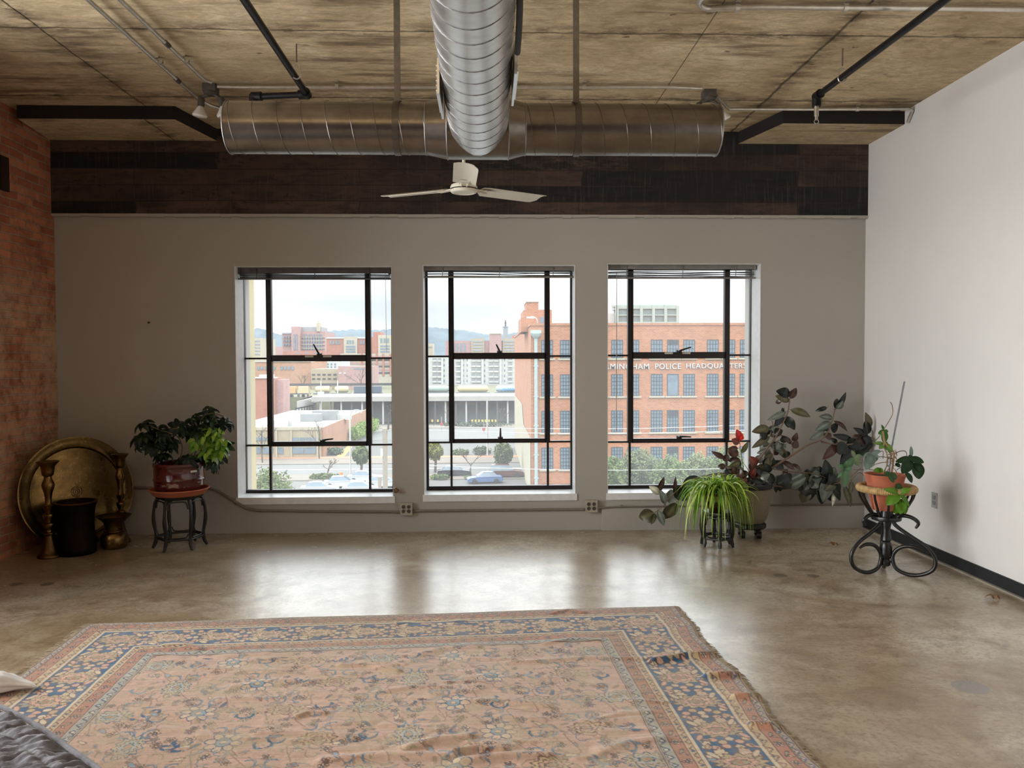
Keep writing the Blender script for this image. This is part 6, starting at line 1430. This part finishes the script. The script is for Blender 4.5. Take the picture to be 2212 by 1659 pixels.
t, Y = block('medical_building', 'second red medical building with a white bay by the far window frame', 620, 800, 870, 728, BRK3, depth=40); part_box(t, 'white_bay', Y, 817, 846, 724, 764, E_cream, 1.2, 5); part_box(t, 'roof_block', Y, 805, 822, 717, 728, BRK3, -2, 20)
for x in (822,829,836): part_box(t, 'window', Y, x, x+4.5, 731, 741, E_glass, 1.4)
for y in (746,752,758): part_box(t, 'window_band', Y, 822, 842, y, y+3.5, E_glass, 1.4)
t, Y = block('parking_structure', 'striped multi-storey car park below the medical buildings', 560, 735, 875, 764, E_cream, depth=40)
for k in range(6): part_box(t, 'dark_level', Y, 735, 875, 768.5+k*7, 772.5+k*7, E_dark if k % 2 else E_palebrick, .3)
for x in (780,812,826,842,856): part_box(t, 'brick_pier', Y, x, x+4, 764, 812, BRK3, .6)
# middle window: apartments and hotels
dA = 450; ap, Y = block('apartment_building', 'long white apartment block with grey stacked balconies behind the railway', dA, 905, 1150, 771, E_white, 830, depth=20)
for x0_, n in ((934,2),(985,1),(1018,2),(1056,2),(1097,1),(1118,1)):
    for y in (777,788.5,800,811.5,822): 
        for k in range(n): 
            f = part_box(ap, 'balcony', Y, x0_+k*11, x0_+k*11+9.5, y-3.5, y+4.5, E_grey, -.1 if False else .15); part_box(ap, 'balcony_rail', Y, x0_+k*11, x0_+k*11+9.5, y+1, y+4.5, E_white, 1.0, -.6)
for x0_ in (958.5, 1000, 1008, 1046, 1082, 1089):
    for y in (775,786.5,798,809.5,820.5): part_box(ap, 'window', Y, x0_, x0_+2.2, y, y+4.5, E_glass, .2); 
for x0_, c_ in ((907,E_white),(953,E_white),(996,E_white),(1040,E_white),(1079,E_white),(1128,E_white)): part_box(ap, 'projecting_bay', Y, x0_, x0_+4.5, 771, 830, c_, 1.2)
struct('ground_rise', MB().box(-260, 420, Yd(300), Yd(445), GZ-1, aty(1000,832,Yd(445)).z), E_grass)
t, Y = block('hotel_building', 'brick and cream mid-rise hotel row on the skyline of the middle window', 760, 962, 1128, 736, E_palebrick, depth=40)
for x in (1018, 1086): 
    part_box(t, 'cream_bay', Y, x, x+28, 731, 772, E_tan, 2)
    for y in (736,742.5,749,755.5,762): part_box(t, 'window_band', Y, x+3, x+25, y, y+3, E_grey, 2.4)
part_box(t, 'centre_tower', Y, 1057, 1083, 721, 772, E_palebrick, 4, 30); part_box(t, 'tower_cap', Y, 1058, 1082, 720, 722, E_cream, 4.5, 20); part_box(t, 'far_wing', Y, 1107, 1128, 724, 740, BRK3, -6, 20)
for x in (970,978,986,994,1002): part_box(t, 'window', Y, x, x+4, 742, 760, E_glass, .4)
t, Y = block('pale_house_block', 'pale low building at the near end of the middle window skyline', 800, 915, 934, 742, E_cream, depth=30); part_box(t, 'window_band', Y, 915, 934, 748, 751, E_grey, .4)
# hills
M_hill = mat('wooded_hill', rgb(74,88,96), .95, var=.25, scale=.02)  # blue-grey base colour stands in for distance haze
dHl = 1500; YHl = Yd(dHl); m = MB(); rnd = random.Random(14); vs = []; N = 260
for i in range(N+1):
    px = 380+i*(1300/N)*1.0; ytop = np.interp(px, [380,540,560,600,640,700,740,760,800,850,925,950,1000,1060,1092,1120,1300,1680], [716,711,709,722,722,715,714,711,714,711,706,708,714,724,723,716,725,730]) + 3.2*(rnd.random()-.5)
    a = aty(px, ytop, YHl); vs += [(a.x, YHl-260, GZ-5), (a.x, YHl-120, (a.z+GZ)*.5), (a.x, YHl, a.z), (a.x, YHl+200, a.z*.5)]
m.add(vs, [(i*4+k, (i+1)*4+k, (i+1)*4+k+1, i*4+k+1) for i in range(N) for k in range(3)])
tag(m.build('wooded_hills', M_hill, None, True), 'hazy tree covered ridge along the horizon', 'hills', kind='structure')
a = aty(1092, 723, Yd(1400)); zt_m = aty(1092, 707, Yd(1400)).z
mo = thing('stone_monument', 'slender stone tower with a small statue on the distant ridge', 'monument', (a.x, a.y, a.z-10)); w_ = 4.2
MB().box(a.x-w_, a.x+w_, a.y-w_, a.y+w_, a.z-10, zt_m).build('tower_shaft', E_grey, mo); MB().box(a.x-w_*1.2, a.x+w_*1.2, a.y-w_*1.2, a.y+w_*1.2, zt_m, zt_m+1.2).build('tower_gallery', E_grey, mo)
MB().lathe([(0,zt_m+1.2),(1.6,zt_m+1.3),(1.2,zt_m+5),(1.7,zt_m+8),(1.,zt_m+10),(1.1,zt_m+12),(0,zt_m+13)], (a.x, a.y, 0), 10).build('statue', E_dark, mo, True)
# streets
def strip(nm, ya, yb, m_, z=.04, xa=-90, xb=34): 
    a = atz(1030, ya, GZ).y; b = atz(1030, yb, GZ).y; struct(nm, MB().box(xa, xb, b, a, GZ-.02, GZ+z), m_)
E_road = mat('pale_road', rgb(104,104,102), .9, var=.05, scale=.2)
strip('road_street', 1001, 1024, E_road, .02); strip('pavement_far', 989, 1001, E_side, .12); strip('pavement_near', 1024, 1036, E_side, .10); strip('road_median_line', 1011.5, 1012.5, E_white, .04)
strip('pavement_brick_strip', 985.5, 989.5, BRK2, .14); strip('road_station', 925, 950, E_road, .03, -90, 40); strip('pavement_station', 918, 925, E_side, .1, -60, 40)
# foliage shapes
LFm = {}
def crown(t, c, rx, ry, rz, col, n, s, seed, nm='foliage'):
    rg = random.Random(seed); m = MB()
    for k in range(n):
        while True:
            u, v, w = rg.uniform(-1,1), rg.uniform(-1,1), rg.uniform(-1,1); q = u*u+v*v+w*w
            if .25 < q < 1: break
        nz = .80+.20*sin(u*7+seed)*cos(v*6+w*5); p = Vector(c)+Vector((u*rx, v*ry, w*rz))*nz
        a = Vector((rg.gauss(0,1), rg.gauss(0,1), rg.gauss(0,1))).normalized()*s*rg.uniform(.6,1.3); b = a.orthogonal().normalized()*s*rg.uniform(.4,.9)
        m.add([p-a, p-b, p+a, p+b], [(0,1,2,3)])
    key = tuple(round(x,3) for x in col)
    if key not in LFm: LFm[key] = mat('tree_foliage', col, .8, var=.3, scale=.6)
    return m.build(nm, LFm[key], t, sharp=False)
def tree(label, px, py_base, py_top, hw_px, col, seed, d=None, group='street trees outside', n=2200, s=.17, trunk=True, cat='tree'):
    if d is None: p = atz(px, py_base, GZ); 
    else: p = aty(px, 1000, Yd(d)); p.z = GZ
    dd_ = p.y + D; zt2 = aty(px, py_top, p.y).z; r = hw_px/F*dd_; rz_ = min((zt2-GZ)*.42, r*1.1) if d is None else r*1.25
    t = thing('leafy_tree', label, cat, (p.x, p.y, GZ), group); cz_ = zt2-rz_
    MB().tube([(p.x, p.y, GZ), (p.x+.1, p.y, GZ+(cz_-GZ)*.6), (p.x, p.y, cz_)], [.2,.16,.08], 8).build('trunk', E_trunk, t, True)
    crown(t, (p.x, p.y, cz_), r, r, rz_, col, n, s, seed)
Gt, Gy, Gp = rgb(84,100,52), rgb(122,124,54), rgb(92,108,58)
tree('round green street tree by the kerb in the lower middle of the first window', 780, 1027, 960, 21, Gt, 1)
tree('yellow-green street tree at the near end of the middle window', 940, 1021, 953, 20, Gy, 2)
tree('street tree next to the corner of the brick headquarters', 1088, 1020, 952, 26, Gt, 3)
tree('big leafy tree crown filling the bottom corner of the first window', 580, 1100, 1000, 66, Gp, 4, d=62, n=6500, s=.11)
for k, (px, top, hw, lb_) in enumerate(((1318,985,36,'leafy tree crown in front of the brick building, nearest the centre pier'),(1380,968,44,'leafy tree crown under the word POLICE in front of the brick building'),(1448,985,42,'broad leafy tree crown in the middle of the row before the brick building'),(1508,980,40,'leafy tree crown behind the spider plant before the brick building'),(1572,965,44,'leafy tree crown behind the rubber plant before the brick building'))):
    tree(lb_, px, 1100, top-8, hw+6, (Gp, rgb(98,108,70), Gp, rgb(108,118,80), Gp)[k], 10+k, d=74+(k % 2)*3, n=6500, s=.13, group='trees before the brick building')
# hedges, conical shrubs
E_hedge = None
def hedge(label, px0, px1, pyt, pyb, col, seed, n=600):
    a, b = atz(px0, pyb, GZ), atz(px1, pyb, GZ); h = aty((px0+px1)/2, pyt, a.y).z-GZ; t = thing('hedge', label, 'hedge', ((a.x+b.x)/2, a.y, GZ), 'clipped hedges outside')
    nb = max(1, int(abs(b.x-a.x)/2.5)); 
    m = MB()
    crown(t, ((a.x+b.x)/2, a.y+1.0, GZ+h*.5), abs(b.x-a.x)*.52, 1.2, h*.62, col, n, .22, seed)
hedge('low clipped hedge at the kerb, bottom centre of the first window', 657, 735, 1026, 1038, Gt, 31); hedge('low hedge behind the dark sedan at the middle window corner', 925, 972, 1028, 1038, Gt, 32); hedge('small hedge between the two parked cars', 1003, 1022, 1030, 1038, Gt, 33, 260)
hedge('long dark hedge in front of the station', 930, 1120, 912, 924, rgb(72,82,66), 34, 900); hedge('rounded hedge across the street beneath the station car park', 972, 1018, 972, 984, Gp, 35, 400); hedge('taller rounded hedge across the street in the middle window', 1018, 1064, 966, 986, rgb(80,96,72), 36, 500); hedge('low shrubs at the foot of the brick side wall', 697, 742, 968, 984, rgb(80,98,82), 37, 500)
for k in range(8):
    f = k/7; px = 766+f*42; pb = 956-f*22; p = atz(px, pb, GZ); zt2 = GZ + 3.6
    t = thing('conical_shrub', 'bright green conical shrub in the row climbing beside the brick side wall', 'shrub', p, 'conical shrubs along the brick side wall'); crown(t, (p.x, p.y, GZ+1.8), 1.5, 1.5, 1.9, rgb(118,142,62), 260, .25, 50+k)
struct('ground_mulch_slope', MB().add([tuple(atz(px, py, GZ+.06)) for px, py in ((722,990),(745,985),(762,965),(752,962))], [(0,1,2,3)]), mat('orange_mulch', rgb(190,150,92), .9))
# bare trees
def bare(label, px, pyb, pyt, seed, spread=.5, col=E_trunk, r0=.12):
    p = atz(px, pyb, GZ); H_ = aty(px, pyt, p.y).z - GZ; rg = random.Random(seed); m = MB()
    def rec(a, d, L_, r, lv):
        b = a + d*L_; m.tube([a, a.lerp(b,.5)+Vector((rg.gauss(0,.03),rg.gauss(0,.03),0))*L_, b], [r, r*.8, r*.6], 5, False)
        if lv == 0: return
        for k in range(3 if lv > 1 else 3):
            e = (d + Vector((rg.gauss(0,spread), rg.gauss(0,spread), rg.uniform(0,.3)))).normalized(); rec(b, e, L_*rg.uniform(.55,.8), r*.6, lv-1)
    t = thing('bare_tree', label, 'tree', p, 'leafless trees outside'); rec(p, Vector((0,0,1)), H_*.34, r0, 4); m.build('branches', E_trunk, t)
bare('bare tree in front of the low pale building, centre of the first window', 690, 992, 895, 61); bare('small bare tree by the kerb hedge in the first window', 708, 1040, 985, 62, .7); bare('bare tree near the red block at the edge of the first window', 567, 1001, 905, 63)
bare('bare tree in the bend of the pavement, middle window', 1017, 1028, 960, 64); bare('bare tree before the station posts, middle window', 1082, 922, 872, 65, .6); bare('bare tree at the station forecourt near the mullion', 965, 922, 870, 66, .6); bare('large bare tree beside the far frame of the first window', 838, 930, 850, 67, .5, r0=.25); bare('bare tree above the railway in front of the rose shed', 780, 854, 790, 68, .5, r0=.3); bare('bare tree before the orange brick block', 655, 850, 800, 69, .55, r0=.3)
# poles and signs
def pole(label, px, pyb, pyt, r, m_, parts=(), cat='pole', nm='street_pole', d=None):
    p = atz(px, pyb, GZ) if d is None else aty(px, 900, Yd(d)); p.z = GZ; t = thing(nm, label, cat, (p.x, p.y, GZ), 'poles along the street'); zt2 = aty(px, pyt, p.y).z
    MB().tube([(p.x, p.y, GZ), (p.x, p.y, zt2)], r, 8).build('pole_shaft', m_, t, True)
    for (a, b, c_, e, mm, nn) in parts: part_box(t, nn, p.y, a, b, c_, e, mm, .15)
    return t, p, zt2
pole('stout wooden utility pole with transformer by the far frame of the first window', 831, 1100, 925, .22, E_pole, ((822,828.5,970,985,E_white,'transformer'),(818,844,929,930.5,E_pole,'cross_arm')), d=70, nm='utility_pole')
t, p, zt2 = pole('thin pale lamp post with curved arm in the first window', 757, 1027, 897, .11, E_white, nm='lamp_post'); MB().tube(bez([(p.x, p.y, zt2), (p.x+.4, p.y, zt2+.6), (p.x+1.2, p.y, zt2+.7), (p.x+1.6, p.y, zt2+.3)], 4), .09, 6).build('lamp_arm', E_white, t, True)
pole('tall thin mast carrying a white box above the station roof, first window', 694, 900, 823, .16, E_white, ((686,700,846,855,E_white,'white_cabinet'),), nm='steel_mast'); pole('tall thin mast between the station and the wagons', 730, 900, 822, .16, E_white, nm='steel_mast')
pole('pale lamp post in the middle of the middle window', 1053, 986, 866, .14, E_white, nm='lamp_post'); pole('grey post with cross bars left of the brick building', 1095, 912, 873, .14, E_steel, nm='signal_post'); pole('red and white sign post at the station drive', 1045, 935, 907, .08, E_pole, ((1042,1048,924,930,mat('red_sign', rgb(176,70,60), .6),'sign_panel'),), nm='sign_post', cat='sign'); pole('red and white sign post near the first mullion of the middle window', 954, 932, 900, .08, E_pole, ((951,957,913,918,mat('red_sign', rgb(176,70,60), .6),'sign_panel'),), nm='sign_post', cat='sign')
pole('dark thin street sign post before the low pale building', 566, 995, 930, .1, E_dark, nm='sign_post', cat='sign'); pole('small orange and white sign at the kerb hedge, first window', 737, 1036, 1020, .05, E_pole, ((734,740,1020,1026,mat('orange_sign', rgb(206,130,70), .6),'sign_panel'),), nm='sign_post', cat='sign')
pole('short brown post among the parked white cars', 819, 1060, 1030, .2, E_pole, nm='timber_post', d=85)
for k, (ya, yb, dd_) in enumerate(((915,907,60),(925,919,61),(1003,1000,60))):
    a, b = aty(1180, ya, Yd(dd_)), aty(1640, yb, Yd(dd_)); a = a+(a-b)*.6; b = b+(b-a)*.3; P = [a.lerp(b, q/12)-Vector((0,0,.5*sin(pi*q/12))) for q in range(13)]
    tag(MB().tube(P, .022, 5).build('overhead_cable', E_white, None, loc=tuple(P[6])), ('highest pale cable sagging across the brick building', 'second pale cable just beneath the highest one across the brick building', 'lowest pale cable crossing in front of the tree tops')[k], 'cable', 'overhead cables outside')
# cars
def car(label, px, pyb, ang, paint, L_=4.6, H_=1.45, suv=False, d=None):
    p = atz(px, pyb, GZ) if d is None else aty(px, 1000, Yd(d)); p.z = GZ; t = thing('parked_car', label, 'car', (0,0,0), 'parked cars outside')
    hb_, ht = (.95, H_) if not suv else (1.05, 1.75); W2 = .88
    top = [(-L_/2,.45),(-L_/2+.03,.72),(-L_/2+.12,hb_-.05),(-L_*.30,hb_),(L_*.22,hb_-.02),(L_*.42,hb_-.18),(L_/2-.05,hb_-.32),(L_/2,.5),(L_/2-.05,.28),(-L_/2+.05,.28)]
    def loft(poly, w0, w1): n = len(poly); mid = 3; vs = []; 
    m = MB()
    prof = top; n = len(prof); vs = []
    for y, sc_ in ((-W2*.92,.96),(-W2,1.),(W2,1.),(W2*.92,.96)):
        for x, z in prof: vs.append((x*(1 if abs(y) == W2 else .985), y, .3+(z-.3)*(1 if abs(y) == W2 else 1.0) if abs(y) != W2 else z if z < hb_-.1 else z-.05))
    fs = [tuple(range(n)), tuple(range(4*n-1, 3*n-1, -1))] + [(k*n+i, (k+1)*n+i, (k+1)*n+(i+1) % n, k*n+(i+1) % n) for k in range(3) for i in range(n)]
    m.add(vs, fs); m.build('car_body', paint, t, True)
    cab = [(-L_*.36,hb_-.04),(-L_*.26,ht-.06),(-L_*.1,ht),(L_*.06,ht-.02),(L_*.24,hb_-.04)] if not suv else [(-L_*.47,hb_-.04),(-L_*.43,ht-.06),(-L_*.3,ht),(L_*.08,ht-.02),(L_*.22,hb_-.04)]
    n = len(cab); vs = []
    for y, k in ((-1,0),(1,0)):
        for x, z in cab: vs.append((x, y*(W2*.93-.22*(z-hb_+.04)/(ht-hb_+.04)), z))
    m = MB(); m.add(vs, [tuple(range(n)), tuple(range(2*n-1,n-1,-1))] + [(i, i+n, (i+1) % n+n, (i+1) % n) for i in range(n)]); m.build('cabin_glass', E_glass, t)
    m = MB(); c2_ = cab[1:-1]; vs = [(x, y*(W2*.93-.22+.02), z+.03) for y in (-1,1) for x, z in c2_] + [(x, y*(W2*.93-.24), z-.02) for y in (-1,1) for x, z in c2_]; k = len(c2_)
    m.add(vs, [(i, i+1, k+i+1, k+i) for i in range(k-1)] + [(2*k+i, 3*k+i, 3*k+i+1, 2*k+i+1) for i in range(k-1)]); m.build('car_roof', paint, t)
    for sx in (-L_*.31, L_*.31):
        for sy in (-1, 1): MB().lathe([(0,-.1),(.2,-.11),(.31,-.1),(.33,-.06),(.33,.08),(0,.08)], (sx, sy*(W2-.02), .33), 20, Matrix.Rotation(R(90)*sy, 3, 'X')).build('wheel', E_tyre, t, True)
    t.location = p; t.rotation_euler = (0,0,R(ang)); return t
car('black sedan parked by the hedge in the middle window', 981, 1028, 4, mat('black_car_paint', rgb(48,50,58), .2)); car('blue sedan in the street, bottom of the middle window', 1047, 1043, 8, mat('blue_car_paint', rgb(84,112,158), .2)).rotation_euler = (0,0,R(188))
car('maroon sport utility car beside the brick building corner', 1094, 1031, 2, mat('maroon_car_paint', rgb(96,56,54), .25), 4.7, 1.7, True)
for k, (px, py, a, lb_) in enumerate(((788,1041,6,'white car parked furthest back among the white cars'),(738,1053,6,'white car in the second row of white cars, in front of the kerb hedge'),(829,1053,6,'white car by the utility pole, cut off by the first window frame'),(780,1066,6,'white car low down, beneath the furthest white car'),(690,1066,6,'white car partly under the big leafy crown'))):
    car(lb_, px, py, a, E_white2)
# ================================================================ LIGHT
w = bpy.data.worlds.new('overcast_sky'); bpy.context.scene.world = w; w.use_nodes = True; nt = w.node_tree; nn = nt.nodes; ll = nt.links
bg = nn['Background']; tc = nn.new('ShaderNodeTexCoord'); sx = nn.new('ShaderNodeSeparateXYZ'); ll.new(tc.outputs['Generated'], sx.inputs[0])
rp = nn.new('ShaderNodeValToRGB'); e = rp.color_ramp.elements
stops = [(0, .25), (.495, .5), (.5, SKY_H), (.535, SKY_H*1.05), (.58, SKY_H*2.), (.68, SKY_M), (1, SKY_Z)]
while len(e) < len(stops): e.new(.5)
mx = SKY_Z
for k, (p, v) in enumerate(stops): e[k].position = p; c = v/mx; e[k].color = (c*.955, c*.985, c*1.0, 1)
mp = nn.new('ShaderNodeMath'); mp.operation = 'MULTIPLY_ADD'; mp.inputs[1].default_value = .5; mp.inputs[2].default_value = .5; ll.new(sx.outputs['Z'], mp.inputs[0]); ll.new(mp.outputs[0], rp.inputs[0])
no = nn.new('ShaderNodeTexNoise'); no.inputs['Scale'].default_value = 3.2; no.inputs['Detail'].default_value = 5; ma = nn.new('ShaderNodeMapping'); ma.inputs['Scale'].default_value = (1,1,4); ll.new(tc.outputs['Generated'], ma.inputs[0]); ll.new(ma.outputs[0], no.inputs['Vector'])
r2 = nn.new('ShaderNodeValToRGB'); r2.color_ramp.elements[0].position = .38; r2.color_ramp.elements[0].color = (.8,.84,.87,1); r2.color_ramp.elements[1].position = .6; r2.color_ramp.elements[1].color = (1.08,1.08,1.08,1); ll.new(no.outputs['Fac'], r2.inputs[0])
m2 = nn.new('ShaderNodeMix'); m2.data_type = 'RGBA'; m2.blend_type = 'MULTIPLY'; m2.inputs[0].default_value = 1; ll.new(rp.outputs[0], m2.inputs[6]); ll.new(r2.outputs[0], m2.inputs[7]); ll.new(m2.outputs[2], bg.inputs[0]); bg.inputs[1].default_value = mx
# the sun side of the cloud cover, behind the viewer, is brighter
dt = nn.new('ShaderNodeVectorMath'); dt.operation = 'DOT_PRODUCT'; dt.inputs[1].default_value = Vector((-1.,.05,.30)).normalized(); ll.new(tc.outputs['Generated'], dt.inputs[0])
mr = nn.new('ShaderNodeMapRange'); mr.interpolation_type = 'SMOOTHSTEP'; mr.inputs[1].default_value = .45; mr.inputs[2].default_value = .95; mr.inputs[3].default_value = 1.; mr.inputs[4].default_value = SUN_SIDE; ll.new(dt.outputs['Value'], mr.inputs[0])
m3 = nn.new('ShaderNodeVectorMath'); m3.operation = 'SCALE'; ll.new(m2.outputs[2], m3.inputs[0]); ll.new(mr.outputs[0], m3.inputs['Scale']); ll.new(m3.outputs[0], bg.inputs[0])
w.cycles.sampling_method = 'MANUAL'; w.cycles.sample_map_resolution = 512
# daylight portals in the window openings (guide sampling only)
for k, (x0, x1, z0, z1) in enumerate(WIN):
    l = bpy.data.lights.new('window_daylight', 'AREA'); l.shape = 'RECTANGLE'; l.size = x1-x0; l.size_y = z1-z0; l.cycles.is_portal = True
    o = bpy.data.objects.new('window_daylight', l); C.objects.link(o); o.location = ((x0+x1)/2, YF+.12, (z0+z1)/2); o.rotation_euler = (R(-90), 0, 0)
for k, (x0, x1, z0, z1) in enumerate(RW):
    l = bpy.data.lights.new('window_daylight', 'AREA'); l.shape = 'RECTANGLE'; l.size = x1-x0; l.size_y = z1-z0; l.cycles.is_portal = True
    o = bpy.data.objects.new('window_daylight', l); C.objects.link(o); o.location = ((x0+x1)/2, YR-.25, (z0+z1)/2); o.rotation_euler = (R(90), 0, 0)
# fill lamps added in the unseen side openings of the brick wall
for k, (y0, y1, z0, z1) in enumerate(ADDED_LW):
    l = bpy.data.lights.new('added_side_fill', 'AREA'); l.shape = 'RECTANGLE'; l.size = z1-z0-.1; l.size_y = y1-y0-.1; l.energy = FILL_W; l.spread = R(115); l.color = (1,.985,.965)
    o = bpy.data.objects.new('added_side_fill', l); C.objects.link(o); o.location = (XL-.27, (y0+y1)/2, (z0+z1)/2); o.rotation_euler = (0, R(-90), 0)
# warm linear light under the ceiling, just behind the top edge of the view
M_shade = NT('warm_lamp_diffuser'); M_shade.base((.9,.85,.75)); M_shade.b.inputs['Emission Color'].default_value = (1,.66,.30,1); M_shade.b.inputs['Emission Strength'].default_value = WARM
t = thing('linear_ceiling_lamp', 'slim warm linear lamp fixed under the ceiling above the viewer', 'lamp', (-1.35, -5.45, ZC))
MB().box(-2.45, -.30, -5.49, -5.41, ZC-.05, ZC-.001).build('lamp_housing', M_boxgrey, t)
MB().box(-2.43, -.32, -5.485, -5.415, ZC-.075, ZC-.05).build('lamp_diffuser', M_shade.m, t)
sc = bpy.context.scene
sc.view_settings.view_transform = 'Standard'; sc.view_settings.look = 'None'; sc.view_settings.gamma = 1; sc.view_settings.use_curve_mapping = False; sc.view_settings.exposure = EXPO
sc.cycles.max_bounces = 9; sc.cycles.diffuse_bounces = 4; sc.cycles.glossy_bounces = 4; sc.cycles.transparent_max_bounces = 12; sc.cycles.transmission_bounces = 4; sc.cycles.sample_clamp_indirect = 8; sc.cycles.caustics_reflective = False; sc.cycles.caustics_refractive = False
sc.cycles.use_denoising = True
